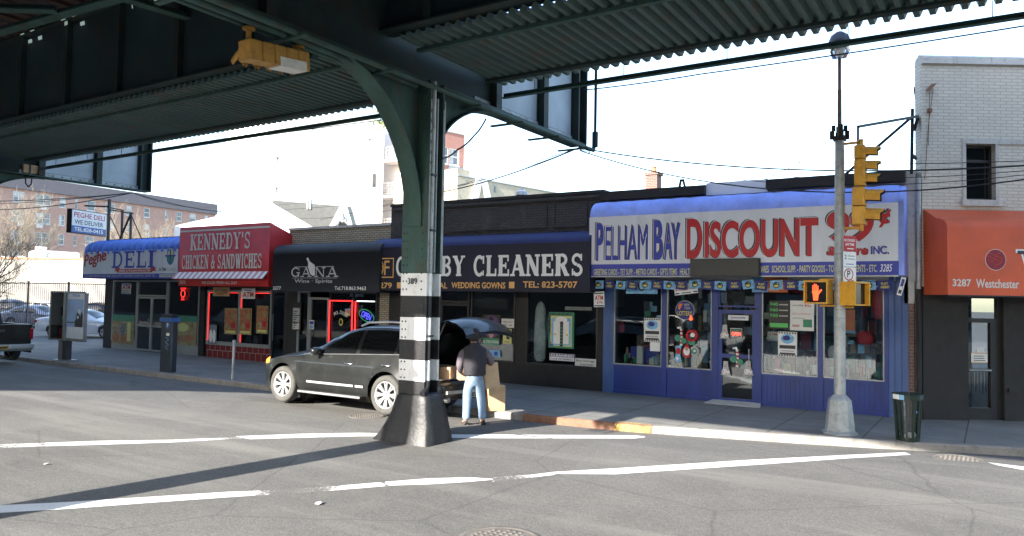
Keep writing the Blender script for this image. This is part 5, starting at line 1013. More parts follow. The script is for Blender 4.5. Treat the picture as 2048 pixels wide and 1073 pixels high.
# ---------------------------------------------------------------- vehicles
def interp(tab, x):
    if x <= tab[0][0]: return tab[0][1]
    for (a, b), (c, d) in zip(tab, tab[1:]):
        if x <= c:
            t = (x-a)/(c-a); t2 = t*t*(3-2*t); return b+(d-b)*(t*.6+t2*.4)
    return tab[-1][1]
class Car:
    """lofted body; local x forward from the rear axle, y left, z up"""
    def __init__(s, P, xf): s.P = P; s.xf = xf
    def g(s, k, x): return interp(s.P[k], x)
    def zb(s, x):
        z = s.g('zb', x); r = s.P['ar']
        for ax in (0, s.P['wb']):
            if abs(x-ax) < r: z = max(z, s.P['az']+math.sqrt(r*r-(x-ax)**2))
        return z
    def side(s, x, z):
        w = s.g('W', x); q = (z-s.P['zm'])/s.P['zr_']
        y = w*(1-.085*q*q-(.015*q if q > 0 else 0))
        # wheel arch flare
        for ax in (0, s.P['wb']):
            d = math.hypot(x-ax, z-s.P['az'])-s.P['ar']
            if -.01 < d < .12 and z > s.P['az']: y += .018*(1-d/.12)
        return y
    def ring(s, x):
        zb, zs, zr, zt = s.zb(x), s.g('zs', x), s.g('zr', x), s.g('zt', x); zs = max(zs, zb+.02); zr = max(zr, zs+.005); zt = max(zt, zr+.005)
        out = []
        for i in range(9): z = zb+(zs-zb)*i/8; out.append((s.side(x, z), z))
        ys = out[-1][0]; yr = s.g('yr', x)*s.g('W', x)
        for i in range(1, 6): u = i/5; out.append((ys+(yr-ys)*u-.0+.02*math.sin(PI*u), zs+(zr-zs)*u))
        for i in range(1, 6): u = i/5; out.append((yr*(1-u), zr+(zt-zr)*math.sin(u*PI/2)**.8))
        return out
    def gh(s, x, t, off=.0):
        zs, zr = s.g('zs', x), s.g('zr', x); ys = s.side(x, zs); yr = s.g('yr', x)*s.g('W', x)
        return (ys+(yr-ys)*t+.02*math.sin(PI*t)+off, zs+(zr-zs)*t)
    def body(s, root, m, x0, x1, n=90, cap_back=True):
        mb = MB(m); mb.xf = s.xf; xs_ = [x0+(x1-x0)*i/n for i in range(n+1)]; rings = []
        for x in xs_:
            r = s.ring(x); rings.append([(x, y, z) for y, z in r]+[(x, -y, z) for y, z in r[-2::-1]])
        k = len(rings[0]); mb.add([p for r in rings for p in r], [(i*k+j, (i+1)*k+j, (i+1)*k+j+1, i*k+j+1) for i in range(n) for j in range(k-1)], True)
        mb.add(rings[-1], [list(range(k))[::-1]], False)
        if cap_back: mb.add(rings[0], [list(range(k))], False)
        mb.use('car_dark'); mb.box(x0+.1, -.72, .3, x1-.15, .72, .5)
        for ax in (0, s.P['wb']): mb.lathe([(s.P['ar']+.01, -.62), (s.P['ar']+.01, -.2), (.05, -.2)], Matrix.Translation((ax, 0, s.P['az'])) @ Matrix.Rotation(PI/2, 4, 'X'), 20); mb.lathe([(s.P['ar']+.01, .62), (s.P['ar']+.01, .2), (.05, .2)], Matrix.Translation((ax, 0, s.P['az'])) @ Matrix.Rotation(PI/2, 4, 'X'), 20)
        return mb.build('body', root)
    def win(s, root, xs_, t0, t1, m='car_glass', name='window', sides=(1, -1), off=.006):
        """xs_: outline columns (x, tlo, thi)"""
        for sg in sides:
            mb = MB(m); mb.xf = s.xf; v = []
            for x, lo, hi in xs_:
                for j in range(5): t = lo+(hi-lo)*j/4; y, z = s.gh(x, t, off); v.append((x, sg*y, z))
            mb.add(v, [(i*5+j, i*5+j+1, (i+1)*5+j+1, (i+1)*5+j) for i in range(len(xs_)-1) for j in range(4)], True); mb.build(name, root)
    def strip(s, root, pts, w, m, name, off=.008, side=1, parent=None):
        """ribbon on the lower side along (x, z) points"""
        mb = MB(m); mb.xf = s.xf; v = []
        for i, (x, z) in enumerate(pts):
            a = pts[min(i+1, len(pts)-1)]; b = pts[max(0, i-1)]; dx, dz = a[0]-b[0], a[1]-b[1]; l = math.hypot(dx, dz); nx, nz = -dz/l*w/2, dx/l*w/2
            for q in (-1, 1): v.append((x+q*nx, side*(s.side(x+q*nx, z+q*nz)+off), z+q*nz))
        mb.add(v, [(2*i, 2*i+1, 2*i+3, 2*i+2) for i in range(len(pts)-1)]); return mb.build(name, root)
def wheel(root, xf, ax, y, az, r, sg, spokes=8, tw=.24, det=True, rimr=.68):
    X = xf @ Matrix.Translation((ax, y, az)) @ Matrix.Rotation(-sg*PI/2, 4, 'X')
    w = bpy.data.objects.new('wheel', None)
    t = MB('tyre'); h = tw/2
    t.lathe([(r*rimr, -h*.9), (r*.93, -h), (r*.985, -h*.8), (r, -h*.5), (r, h*.5), (r*.985, h*.8), (r*.93, h), (r*.8, h*1.03), (r*rimr, h*.92), (r*rimr, -h*.9)], X, 36)
    wo = t.build('wheel', root)
    m = MB('rim'); R_ = r*rimr
    m.lathe([(R_*1.02, h*.93), (R_*.99, h*.98), (R_*.93, h*.8), (R_*.9, h*.3), (R_*.9, -h*.6)], X, 36)
    if det:
        m.lathe([(0, h*.72), (.07, h*.72), (.085, h*.6), (.09, h*.3)], X, 16)
        for i in range(spokes):
            a = 2*PI*i/spokes
            for da in (-.13, .13):
                p0 = Vector((.06*math.cos(a), .06*math.sin(a), h*.55)); p1 = Vector((R_*.94*math.cos(a+da), R_*.94*math.sin(a+da), h*.78))
                m.bar(X @ p0, X @ p1, .034 if spokes > 6 else .05, .03, X.to_3x3() @ Vector((0, 0, 1)))
            m.add([X @ Vector((rr*math.cos(a+dd), rr*math.sin(a+dd), zz)) for rr, dd, zz in ((.06, -.3, h*.6), (.06, .3, h*.6), (R_*.62, .1, h*.72), (R_*.62, -.1, h*.72))], [(0, 1, 2, 3)])
    else:
        for i in range(5): a = 2*PI*i/5; m.bar(X @ Vector((0, 0, h*.6)), X @ Vector((R_*.94*math.cos(a), R_*.94*math.sin(a), h*.75)), .09, .03, X.to_3x3() @ Vector((0, 0, 1)))
    m.build('rim', wo); b = MB('car_dark'); b.lathe([(0, -h*.1), (R_*.9, -h*.1)], X, 20); b.use('steel_dark'); b.lathe([(0, h*.1), (R_*.55, h*.1)], X, 20); b.build('brake', wo)
    return wo
SUV = dict(wb=2.9, ar=.45, az=.385, zm=.68, zr_=.55,
  W=[(-1.15, .78), (-1.02, .9), (-.7, .955), (-.2, .975), (1.5, .985), (2.9, .965), (3.3, .93), (3.6, .83), (3.78, .68), (3.86, .56)],
  zb=[(-1.15, .42), (-.6, .34), (.5, .3), (2.3, .3), (3.4, .28), (3.7, .24), (3.86, .3)],
  zs=[(-1.15, 1.16), (-.7, 1.15), (0, 1.12), (1, 1.08), (2.1, 1.04), (2.6, 1.0), (3.1, .95), (3.4, .88), (3.65, .78), (3.86, .62)],
  zr=[(-1.15, 1.5), (-1., 1.56), (-.5, 1.62), (.3, 1.66), (.9, 1.64), (1.2, 1.58), (1.6, 1.42), (2.0, 1.22), (2.3, 1.09), (2.6, 1.03), (3.1, .98), (3.5, .88), (3.7, .78), (3.86, .64)],
  zt=[(-1.15, 1.56), (-1., 1.62), (-.5, 1.7), (.3, 1.735), (.9, 1.715), (1.2, 1.66), (1.6, 1.5), (2.0, 1.31), (2.35, 1.17), (2.8, 1.12), (3.3, 1.03), (3.6, .92), (3.78, .8), (3.86, .7)],
  yr=[(-1.15, .7), (-.5, .7), (.8, .68), (1.5, .72), (2.1, .8), (2.5, .82), (3.2, .8), (3.86, .8)])
k = 1.022; WH = .385*k
YN = 11.17; XR = -10.03
CARX = Matrix.Translation((XR, YN+.965*k, 0)) @ Matrix.Rotation(-.03, 4, 'X') @ Matrix.Translation((0, 0, 0)) @ Matrix.Rotation(PI, 4, 'Z') @ Matrix.Scale(k, 4)
CARX = Matrix.Translation((0, 0, -.012)) @ CARX
suv = thing('suv', (XR-1.3, YN+.96, 0), 'black SUV with its tailgate raised, parked at the kerb behind the banded column', 'car')
c = Car(SUV, CARX); c.body(suv, 'car_black', -.98, 3.86, 110, False)
c.win(suv, [(1.86, .1, .2), (1.7, .06, .5), (1.5, .05, .75), (1.25, .05, .88), (1.0, .05, .93), (.86, .05, .93)], 0, 0)
c.win(suv, [(.76, .05, .93), (.4, .05, .93), (0, .05, .93), (-.12, .06, .93)], 0, 0)
c.win(suv, [(-.2, .06, .93), (-.5, .08, .92), (-.72, .12, .85), (-.82, .4, .6)], 0, 0, name='quarter_window')
mb = MB('car_glass'); mb.xf = CARX; v = []; n = 8
for i in range(n+1):
    x = 1.28+(2.22-1.28)*i/n; r = c.ring(x); yr, zr = r[13]; zt = r[-1][1]
    for j in range(9): u = j/8*2-1; yy = u*yr*.94; v.append((x, yy, zr+(zt-zr)*math.sin((1-abs(u)*.94)*PI/2)**.8+.006))
mb.add(v, [(i*9+j, i*9+j+1, (i+1)*9+j+1, (i+1)*9+j) for i in range(n) for j in range(8)], True); mb.build('windscreen', suv)
c.strip(suv, [(2.3-i*.1, 1.055+i*.0045) for i in range(32)], .018, 'steel_dark', 'window_trim', .012)
for xx in (.81,): c.strip(suv, [(xx-.04, 1.05), (xx-.03, .9), (xx-.03, .6), (xx-.03, .42)], .012, 'car_dark', 'door_seam', .004)
c.strip(suv, [(2.2, 1.03), (2.26, .9), (2.27, .6), (2.26, .42)], .01, 'car_dark', 'door_seam', .004); c.strip(suv, [(-.14, 1.1), (-.2, 1.0), (.1, .86), (.34, .8), (.47, .62), (.5, .42)], .01, 'car_dark', 'door_seam', .004)
c.strip(suv, [(2.15, .5), (1.6, .5), (.82, .5)], .045, 'satin', 'side_moulding', .02); c.strip(suv, [(.77, .5), (.56, .5)], .045, 'satin', 'side_moulding', .02)
c.strip(suv, [(2.3, .36), (1.6, .35), (.6, .35)], .06, 'car_black', 'sill_trim', .006)
for xx, zz in ((.98, .93), (-.0, .95)):
    m = MB('chrome'); m.xf = CARX; y = c.side(xx, zz); m.tube([(xx+.11, y, zz), (xx+.09, y+.035, zz), (xx-.09, y+.038, zz), (xx-.11, y, zz)], .018, 6); m.build('door_handle', suv)
m = MB('car_black'); m.xf = CARX; m.lathe([(0, -.12), (.07, -.11), (.1, -.03), (.1, .05), (.07, .11), (0, .12)], Matrix.Translation((1.82, 1.06, 1.14)) @ Matrix.Rotation(PI/2, 4, 'X') @ Matrix.Diagonal((.75, .8, 1, 1)), 14); m.bar((1.84, .93, 1.08), (1.83, 1.0, 1.1), .06, .04); m.use('chrome'); m.box(1.83, .98, 1.05, 1.89, 1.14, 1.1); m.build('mirror', suv)
for sg in (1, -1):
    m = MB('satin'); m.xf = CARX; m.tube([(1.0, sg*.62, 1.68), (.8, sg*.635, 1.755), (.2, sg*.64, 1.785), (-.4, sg*.635, 1.765), (-.75, sg*.62, 1.68)], .024, 6); m.build('roof_rail', suv)
    m = MB('steel_dark'); m.xf = CARX; m.box(.55, sg*.9, .27, 2.3, sg*1.06, .32); m.use('steel'); m.box(.55, sg*1.06, .275, 2.3, sg*1.075, .315); m.use('car_dark'); m.box(.8, sg*.7, .25, .9, sg*.9, .31); m.box(1.9, sg*.7, .25, 2., sg*.9, .31); m.build('running_board', suv)
    m = MB('amber'); m.xf = CARX; v = []
    for i in range(5): x = 3.42+.3*i/4; z = .8+.06*(1-i/4); [v.append((x, sg*(c.side(x, z+dz)+.008), z+dz)) for dz in (-.05+.02*i/4, .08-.05*i/4)]
    m.add(v, [(2*i, 2*i+1, 2*i+3, 2*i+2) for i in range(4)]); m.build('headlight', suv)
    for ax in (0, 2.9): wheel(suv, CARX, ax, sg*.85, .385, .378, sg, 8)
# arch lips, bumper, tailgate, tail lamps, exhaust
m = MB('car_dark'); m.xf = CARX; m.box(3.78, -.5, .42, 3.9, .5, .62); m.use('chrome'); [m.box(3.89, -.46, .44+i*.045, 3.91, .46, .455+i*.045) for i in range(4)]; m.build('grille', suv)
m = MB('car_black'); m.xf = CARX; pr = [(-.9, .36), (-1.1, .38), (-1.19, .5), (-1.2, .64), (-1.12, .72), (-.9, .74)]
v = []; ys_ = [-.93, -.88, -.7, 0, .7, .88, .93]
for y in ys_: q = max(0, abs(y)-.6)*.9; v += [(x+q**2*1.6, y, z) for x, z in pr]
m.add(v, [(i*6+j, i*6+j+1, (i+1)*6+j+1, (i+1)*6+j) for i in range(6) for j in range(5)], True); m.use('satin'); m.box(-1.225, -.6, .47, -1.18, .6, .53); m.use('chrome'); m.box(-1.14, -.7, .735, -.95, .7, .75); m.tube([(-1.0, .55, .36), (-1.22, .55, .36)], .05, 10); m.tube([(-1.0, -.55, .36), (-1.22, -.55, .36)], .05, 10); m.build('rear_bumper', suv)
for sg in (1, -1): m = MB('red_lens'); m.xf = CARX; m.box(-1.03, sg*.76, .88, -.9, sg*.93, 1.06); m.build('tail_light', suv)
m = MB('car_dark'); m.xf = CARX; m.box(-.95, -.8, .7, .3, .8, .74); m.box(.3, -.8, .7, .38, .8, 1.15); m.box(1.1, -.8, .6, 1.25, -.1, 1.25); m.box(1.1, .1, .6, 1.25, .8, 1.25); m.use('offwhite'); m.box(.25, -.75, 1.0, .3, .1, 1.2); m.build('cabin', suv)
m = MB('car_black'); m.xf = CARX
cur = [(-.72, 1.68), (-.92, 1.82), (-1.12, 1.91), (-1.35, 1.94), (-1.56, 1.89), (-1.72, 1.79), (-1.79, 1.68)]
v = []; nn = 8
for x, z in cur:
    for j in range(nn+1): u = j/nn*2-1; ww = .66+.14*min(1, (-.72-x)/.7); v.append((x+.04*u*u, u*ww, z-.09*u*u))
m.add(v, [(i*9+j, i*9+j+1, (i+1)*9+j+1, (i+1)*9+j) for i in range(6) for j in range(8)], True)
m.use('car_dark'); m.add([(a, b, d-.05) for a, b, d in v], [(i*9+j, i*9+j+1, (i+1)*9+j+1, (i+1)*9+j) for i in range(6) for j in range(8)], True)
m.use('car_glass'); m.add([(a, b, d+.006) for a, b, d in v[9:36]], [(i*9+j, i*9+j+1, (i+1)*9+j+1, (i+1)*9+j) for i in range(2) for j in range(1, 7)], True)
m.use('steel_dark'); m.build('tailgate', suv)
for sg in (1, -1): m = MB('steel_dark'); m.xf = CARX; m.tube([(-.93, sg*.74, 1.25), (-1.2, sg*.7, 1.84)], .012, 6); m.build('gas_strut', suv)

SED = dict(wb=2.75, ar=.37, az=.32, zm=.55, zr_=.5,
  W=[(-1.05, .72), (-.9, .84), (-.5, .9), (1.4, .92), (2.75, .89), (3.3, .82), (3.6, .66), (3.7, .52)], zb=[(-1.05, .35), (-.6, .25), (2.4, .22), (3.7, .28)],
  zs=[(-1.05, .9), (-.6, .95), (.5, .93), (1.8, .9), (2.4, .86), (3.2, .74), (3.7, .55)],
  zr=[(-1.05, .93), (-.6, .99), (-.35, 1.06), (.1, 1.28), (.5, 1.36), (1.1, 1.38), (1.5, 1.3), (2.0, 1.05), (2.3, .92), (2.8, .86), (3.3, .76), (3.7, .58)],
  zt=[(-1.05, .98), (-.6, 1.03), (-.35, 1.1), (.1, 1.34), (.5, 1.44), (1.1, 1.46), (1.5, 1.38), (2.0, 1.13), (2.35, 1.0), (2.9, .93), (3.4, .82), (3.7, .62)],
  yr=[(-1.05, .84), (-.4, .8), (.3, .68), (1.2, .68), (1.8, .74), (2.3, .84), (3.7, .84)])
def sedan(x, y, rz, m, label, tall=1., group='cars in the parking lot behind the delicatessen'):
    X = Matrix.Translation((x, y, SW)) @ Matrix.Rotation(rz, 4, 'Z') @ Matrix.Diagonal((1, 1, tall, 1))
    t = thing('parked_car', (x, y, SW), label, 'car', group); c = Car(SED, X); c.body(t, m, -1.05, 3.7, 50)
    c.win(t, [(1.75, .1, .25), (1.5, .08, .7), (1.2, .08, .88), (.85, .08, .9)], 0, 0); c.win(t, [(.77, .08, .9), (.4, .08, .88), (.1, .1, .78), (-.15, .2, .4)], 0, 0)
    mb = MB('car_glass'); mb.xf = X; n = 6
    for xa, xb in ((1.42, 2.2), (-.42, .25)):
        v = []
        for i in range(n+1):
            xx = xa+(xb-xa)*i/n; r = c.ring(xx); yr, zr = r[13]; zt = r[-1][1]; v += [(xx, (j/6*2-1)*yr*.92, zr+(zt-zr)*math.sin((1-abs(j/6*2-1)*.92)*PI/2)**.8+.006) for j in range(7)]
        mb.add(v, [(i*7+j, i*7+j+1, (i+1)*7+j+1, (i+1)*7+j) for i in range(n) for j in range(6)], True)
    mb.build('windscreen', t)
    for sg in (1, -1):
        m_ = MB('red_lens'); m_.xf = X; m_.box(-1.07, sg*.5, .72, -.9, sg*.8, .86); m_.build('tail_light', t); m_ = MB('lamp_clear'); m_.xf = X; m_.box(3.35, sg*.52, .56, 3.66, sg*.78, .68); m_.build('headlight', t)
        for ax in (0, 2.75): wheel(t, X, ax, sg*.78, .32, .32, sg, 5, .2, False)
        m_ = MB(m); m_.xf = X; m_.box(1.6, sg*.9, .92, 1.74, sg*1.06, 1.02); m_.build('mirror', t)
    c.strip(t, [(.82, .9), (.8, .6), (.8, .3)], .012, 'car_dark', 'door_seam', .004); 
    return t
def gl(px, py): p = at(px, py, 'Z', SW); return p.x, p.y
# white saloon in front of the fence, nose to the right
x, y = gl(97, 674.5); x2, y2 = gl(204, 677); a = math.atan2(y2-y, x2-x)
sedan(x, y+.75, a, 'car_white', 'white saloon car in front of the fence, partly behind the payphone kiosk')
x, y = gl(30, 666); x2, y2 = gl(90, 668); a2 = math.atan2(y2-y, x2-x)
p = at(14, 655, 'Z', SW); sedan(p.x, p.y+.8, a, 'car_silver', 'silver saloon car behind the fence, left of the payphone kiosk')
p = at(-22, 648, 'Z', SW); sedan(p.x, p.y+.5, a, 'car_grey', 'grey tall car at the left edge behind the fence', 1.22)
p = at(58, 645, 'Z', SW); sedan(p.x, p.y+.5, a, 'car_white', 'second white car farther back behind the fence', 1.1)
p = at(150, 648, 'Z', SW); sedan(p.x, p.y+.8, a, 'car_dark', 'dark car behind the fence between the kiosk and the delicatessen', 1.1)
# pickup truck
t = thing('pickup_truck', (-28, 11.7, 0), 'black pickup truck cut by the left edge, tailgate and yellow plate in view', 'truck')
XT = -26.85; ya, yb = 10.7, 12.6
m = MB('car_black'); m.bbox(XT-5.5, ya, .55, XT-.06, yb, 1.02, .05); m.box(XT-2., ya, .95, XT-.1, ya+.08, 1.24); m.box(XT-2., yb-.08, .95, XT-.1, yb, 1.24)
m.add([(XT-2., ya+.02, .98), (XT-2.05, ya+.15, 1.75), (XT-3.4, ya+.15, 1.75), (XT-4.2, ya+.02, 1.1), (XT-2., yb-.02, .98), (XT-2.05, yb-.15, 1.75), (XT-3.4, yb-.15, 1.75), (XT-4.2, yb-.02, 1.1)], [(0, 1, 2, 3), (7, 6, 5, 4), (0, 4, 5, 1), (1, 5, 6, 2), (2, 6, 7, 3)]); m.build('body', t, .02)
m = MB('car_black'); m.box(XT-.09, ya+.1, .62, XT-.01, yb-.1, 1.24); m.use('steel_dark'); m.box(XT-.01, ya+.85, 1.0, XT+.01, ya+1.05, 1.08); m.build('tailgate', t, .015)
m = MB('satin'); m.box(XT-.05, ya+.02, .44, XT+.16, yb-.02, .6); m.box(XT-.02, ya+.02, .38, XT+.08, yb-.02, .44); m.build('rear_bumper', t, .03)
m = MB('plate'); m.box(XT+.162, (ya+yb)/2-.16, .45, XT+.17, (ya+yb)/2+.16, .58); m.use('dk_txt'); m.box(XT+.171, (ya+yb)/2-.12, .48, XT+.173, (ya+yb)/2+.12, .54); m.build('number_plate', t)
for y in (ya+.05, yb-.05): m = MB('red_lens'); m.box(XT-.05, y-.05, .75, XT+.005, y+.05, 1.1); m.build('tail_light', t)
m = MB('steel_dark'); m.tube([(XT-.4, yb-.25, .38), (XT+.1, yb-.1, .34)], .035, 8); m.build('exhaust', t)
for ax in (XT-1.05, XT-4.4):
    for y, sg in ((ya+.14, -1), (yb-.14, 1)): wheel(t, Matrix.Identity(4), ax, y, .36, .36, sg, 5, .24, False)

# ---------------------------------------------------------------- man and boxes
def skin_mesh(name, m, verts, edges, radii, parent=None, root=0, sub=2, flat=None):
    me = bpy.data.meshes.new(name); me.from_pydata([tuple(v) for v in verts], edges, []); me.materials.append(M[m])
    o = bpy.data.objects.new(name, me); COL.objects.link(o)
    s = o.modifiers.new('s', 'SKIN'); s.use_smooth_shade = True; s.branch_smoothing = .5
    bpy.context.view_layer.update()
    lay = me.skin_vertices[0] if len(me.skin_vertices) else None
    if lay is None:
        bpy.context.view_layer.objects.active = o
        import bmesh
        bm = bmesh.new(); bm.from_mesh(me); bm.verts.layers.skin.verify(); bm.to_mesh(me); bm.free(); lay = me.skin_vertices[0]
    for i, r in enumerate(radii): lay.data[i].radius = r if hasattr(r, '__len__') else (r, r); lay.data[i].use_root = (i == root)
    b = o.modifiers.new('u', 'SUBSURF'); b.levels = sub; b.render_levels = sub
    bpy.context.view_layer.update()
    dg = bpy.context.evaluated_depsgraph_get(); m2 = bpy.data.meshes.new_from_object(o.evaluated_get(dg)); m2.materials.clear(); m2.materials.append(M[m])
    for p in m2.polygons: p.use_smooth = True; p.material_index = 0
    bpy.data.objects.remove(o); o = bpy.data.objects.new(name, m2); COL.objects.link(o)
    if parent is not None: o.parent = parent; o.matrix_parent_inverse = wmat(parent).inverted()
    return o
PX, PY_ = -8.2, 11.62; PZ = gz(PX, PY_)
fw = Vector((-.72, .69, 0)).normalized(); rt = Vector((fw.y, -fw.x, 0))
def pp(r, f, z): return Vector((PX, PY_, PZ))+rt*r+fw*f+Vector((0, 0, z))
man = thing('person', (PX, PY_, PZ), 'man seen from behind in dark vest and pale jeans at the open car boot', 'person')
# body: one continuous surface (legs, trunk, arms, neck, head)
V = [(0, 0, .9), (0, .0, 1.05), (0, .03, 1.25), (0, .06, 1.4), (0, .1, 1.49), (0, .16, 1.58), (0, .19, 1.68), (0, .19, 1.76),      # 0 pelvis .. 7 crown
     (-.1, 0, .84), (-.13, .02, .48), (-.15, -.02, .1), (-.16, .08, .045), (-.165, .17, .035),                # left leg 8-12
     (.1, 0, .84), (.14, .03, .48), (.17, -.02, .1), (.18, .08, .045), (.19, .17, .035),                # right leg 13-17
     (-.19, .07, 1.38), (-.27, .04, 1.12), (-.22, .22, .95), (-.2, .28, .93),                                             # left arm 18-21
     (.19, .08, 1.38), (.34, .1, 1.18), (.3, .32, 1.08), (.28, .38, 1.07)]                                                    # right arm 22-25
E_ = [(0, 1), (1, 2), (2, 3), (3, 4), (4, 5), (5, 6), (6, 7), (0, 8), (8, 9), (9, 10), (10, 11), (11, 12), (0, 13), (13, 14), (14, 15), (15, 16), (16, 17), (3, 18), (18, 19), (19, 20), (20, 21), (3, 22), (22, 23), (23, 24), (24, 25)]
rad = [(.15, .11), (.15, .11), (.17, .12), (.15, .11), .055, .075, .095, .06, .095, .065, .045, .045, .03, .095, .065, .045, .045, .03, .065, .05, .036, .03, .065, .05, .036, .03]
skin_mesh('body', 'skin', [pp(*v) for v in V], E_, rad, man)
# jeans, vest, sleeves follow the body
J = [(0, 0, .96), (0, .0, .88), (-.1, 0, .8), (-.12, .03, .62), (-.13, .03, .46), (-.14, .0, .25), (-.15, -.01, .09), (.1, 0, .8), (.12, .03, .62), (.145, .04, .46), (.16, .0, .25), (.17, -.01, .09)]
skin_mesh('jeans', 'jeans', [pp(*v) for v in J], [(0, 1), (1, 2), (2, 3), (3, 4), (4, 5), (5, 6), (1, 7), (7, 8), (8, 9), (9, 10), (10, 11)], [(.185, .14), (.175, .14), .118, .098, .088, .078, .08, .118, .098, .088, .078, .08], man)
m = MB('vest'); n = 28; ring = []
for z, wx, wy, f0, sh in ((.93, .205, .15, .0, 0), (.95, .215, .16, 0, 0), (1.05, .21, .155, .01, 0), (1.2, .225, .155, .03, 0), (1.33, .235, .15, .05, 0), (1.41, .225, .13, .06, 0), (1.455, .17, .105, .075, 0), (1.49, .095, .085, .09, 0), (1.535, .08, .078, .1, 0)):
    ring.append([pp(wx*math.copysign(abs(math.cos(2*PI*k_/n))**.8, math.cos(2*PI*k_/n)), f0+wy*math.sin(2*PI*k_/n)+random.uniform(-.004, .004), z+.006*math.sin(k_*1.7)) for k_ in range(n)])
m.add([p for r in ring for p in r], [(i*n+k_, i*n+(k_+1) % n, (i+1)*n+(k_+1) % n, (i+1)*n+k_) for i in range(len(ring)-1) for k_ in range(n)], True); m.build('vest', man)
skin_mesh('sleeve', 'sleeve', [pp(*v) for v in ((-.18, .06, 1.4), (-.25, .05, 1.28), (-.285, .04, 1.1), (-.255, .13, 1.02), (-.23, .2, .96))], [(0, 1), (1, 2), (2, 3), (3, 4)], [.085, .078, .07, .062, .055], man)
skin_mesh('sleeve', 'sleeve', [pp(*v) for v in ((.18, .07, 1.4), (.28, .08, 1.29), (.345, .1, 1.16), (.33, .22, 1.11), (.31, .29, 1.09))], [(0, 1), (1, 2), (2, 3), (3, 4)], [.085, .078, .07, .062, .055], man)
m = MB('hair'); hc = pp(0, .165, 1.67); X = Matrix.Translation(hc)
m.lathe([(0, .14), (.055, .132), (.095, .1), (.118, .04), (.121, 0), (.112, -.06), (.09, -.11), (.075, -.12)], X @ Matrix.Translation(-fw*.02), 20); m.build('hair', man)
m = MB('skin'); 
for sg in (-1, 1): m.lathe([(0, -.03), (.012, -.025), (.016, 0), (.012, .028), (0, .032)], Matrix.Translation(pp(sg*.108, .19, 1.66)), 8)
m.lathe([(0, .035), (.014, .0), (.018, -.02), (0, -.03)], Matrix.Translation(pp(0, .3, 1.65)), 8); m.build('ears_and_nose', man)
for s_, ry in ((-1, (-.155, .05)), (1, (.18, .05))):
    m = MB('shoe'); a = pp(ry[0], -.07, 0); b_ = pp(ry[0], .19, 0); v = []
    for i, (f_, w_, h_) in enumerate(((-.09, .03, .05), (-.07, .045, .08), (0, .05, .1), (.08, .05, .07), (.16, .05, .055), (.2, .03, .04))):
        for q in range(8): an = PI*q/7; v.append(pp(ry[0]+w_*math.cos(an), f_, .005+h_*math.sin(an)))
    m.add(v, [(i*8+j, i*8+j+1, (i+1)*8+j+1, (i+1)*8+j) for i in range(5) for j in range(7)]+[tuple(range(8)), tuple(range(40, 48))], True); m.build('shoe', man)
def hand(base, dirv, palm, sg):
    """five separate curled fingers on a short palm"""
    d = dirv.normalized(); n_ = palm.normalized(); s_ = d.cross(n_).normalized()
    vs = [base, base+d*.045, base+d*.085]; es = [(0, 1), (1, 2)]; rs = [(.028, .018), (.038, .016), (.036, .014)]
    for i, (off, ln) in enumerate(((-.03, .068), (-.011, .08), (.009, .075), (.028, .058))):
        b = len(vs); p = base+d*.085+s_*off; vs += [p, p+d*ln*.45+n_*.008, p+d*ln*.7+n_*ln*.4, p+d*ln*.72+n_*ln*.75]; es += [(2, b), (b, b+1), (b+1, b+2), (b+2, b+3)]; rs += [.0095, .009, .0085, .0075]
    b = len(vs); p = base+d*.03-s_*.035*sg; vs += [p, p-s_*.02*sg+d*.025+n_*.015, p-s_*.02*sg+d*.04+n_*.04]; es += [(1, b), (b, b+1), (b+1, b+2)]; rs += [.012, .01, .008]
    return skin_mesh('hand', 'skin', vs, es, rs, man, 0, 1)
hand(pp(-.215, .25, .94), fw*.8+Vector((0, 0, -.3)), rt*.9+Vector((0, 0, .3)), 1)
hand(pp(.3, .36, 1.08), fw*.8+rt*-.2+Vector((0, 0, -.4)), -rt, -1)
def carton(c, w, d, h, rz, label, rx=0., ry=0., open_=False, tape=True):
    t = thing('cardboard_box', c, label, 'box'); X = Matrix.Translation(c) @ Matrix.Rotation(rz, 4, 'Z') @ Matrix.Rotation(ry, 4, 'Y') @ Matrix.Rotation(rx, 4, 'X')
    m = MB('card'); m.xf = X; m.bbox(-w/2, -d/2, 0, w/2, d/2, h, .006); m.build('carton', t)
    m = MB('card_in'); m.xf = X
    if tape: m.box(-w/2-.001, -.002, h-.05, w/2+.001, .002, h+.0015); m.box(-w/2+.01, -.025, h+.001, w/2-.01, .025, h+.003); m.box(-w/2+.004, -d/2+.01, h-.001, w/2-.004, -.004, h+.002)
    m.build('tape', t); return t
carton(Vector(pp(.36, .36, .66)), .3, .42, .48, math.atan2(rt.y, rt.x)+.15, 'cardboard box held under the right arm of the man', ry=-.12)
carton(Vector(pp(-.06, .44, .8)), .36, .3, .2, math.atan2(rt.y, rt.x), 'small cardboard box in front of the man, its corner beside his left hand')
kb = at(989, 826, 'Z', .045); carton(Vector((-8.72, 12.85+.22, .045)), .36, .42, .52, math.atan2(rt.y, rt.x)+.1, 'cardboard box standing on the kerb behind the legs of the man')
carton(Vector((-9.3, 12.0, .765)), .75, .5, .22, .1, 'wide flat cardboard box lying in the open car boot')
carton(Vector((-9.45, 11.5, .765)), .25, .3, .34, .2, 'narrow tall cardboard box at the left side of the open car boot')
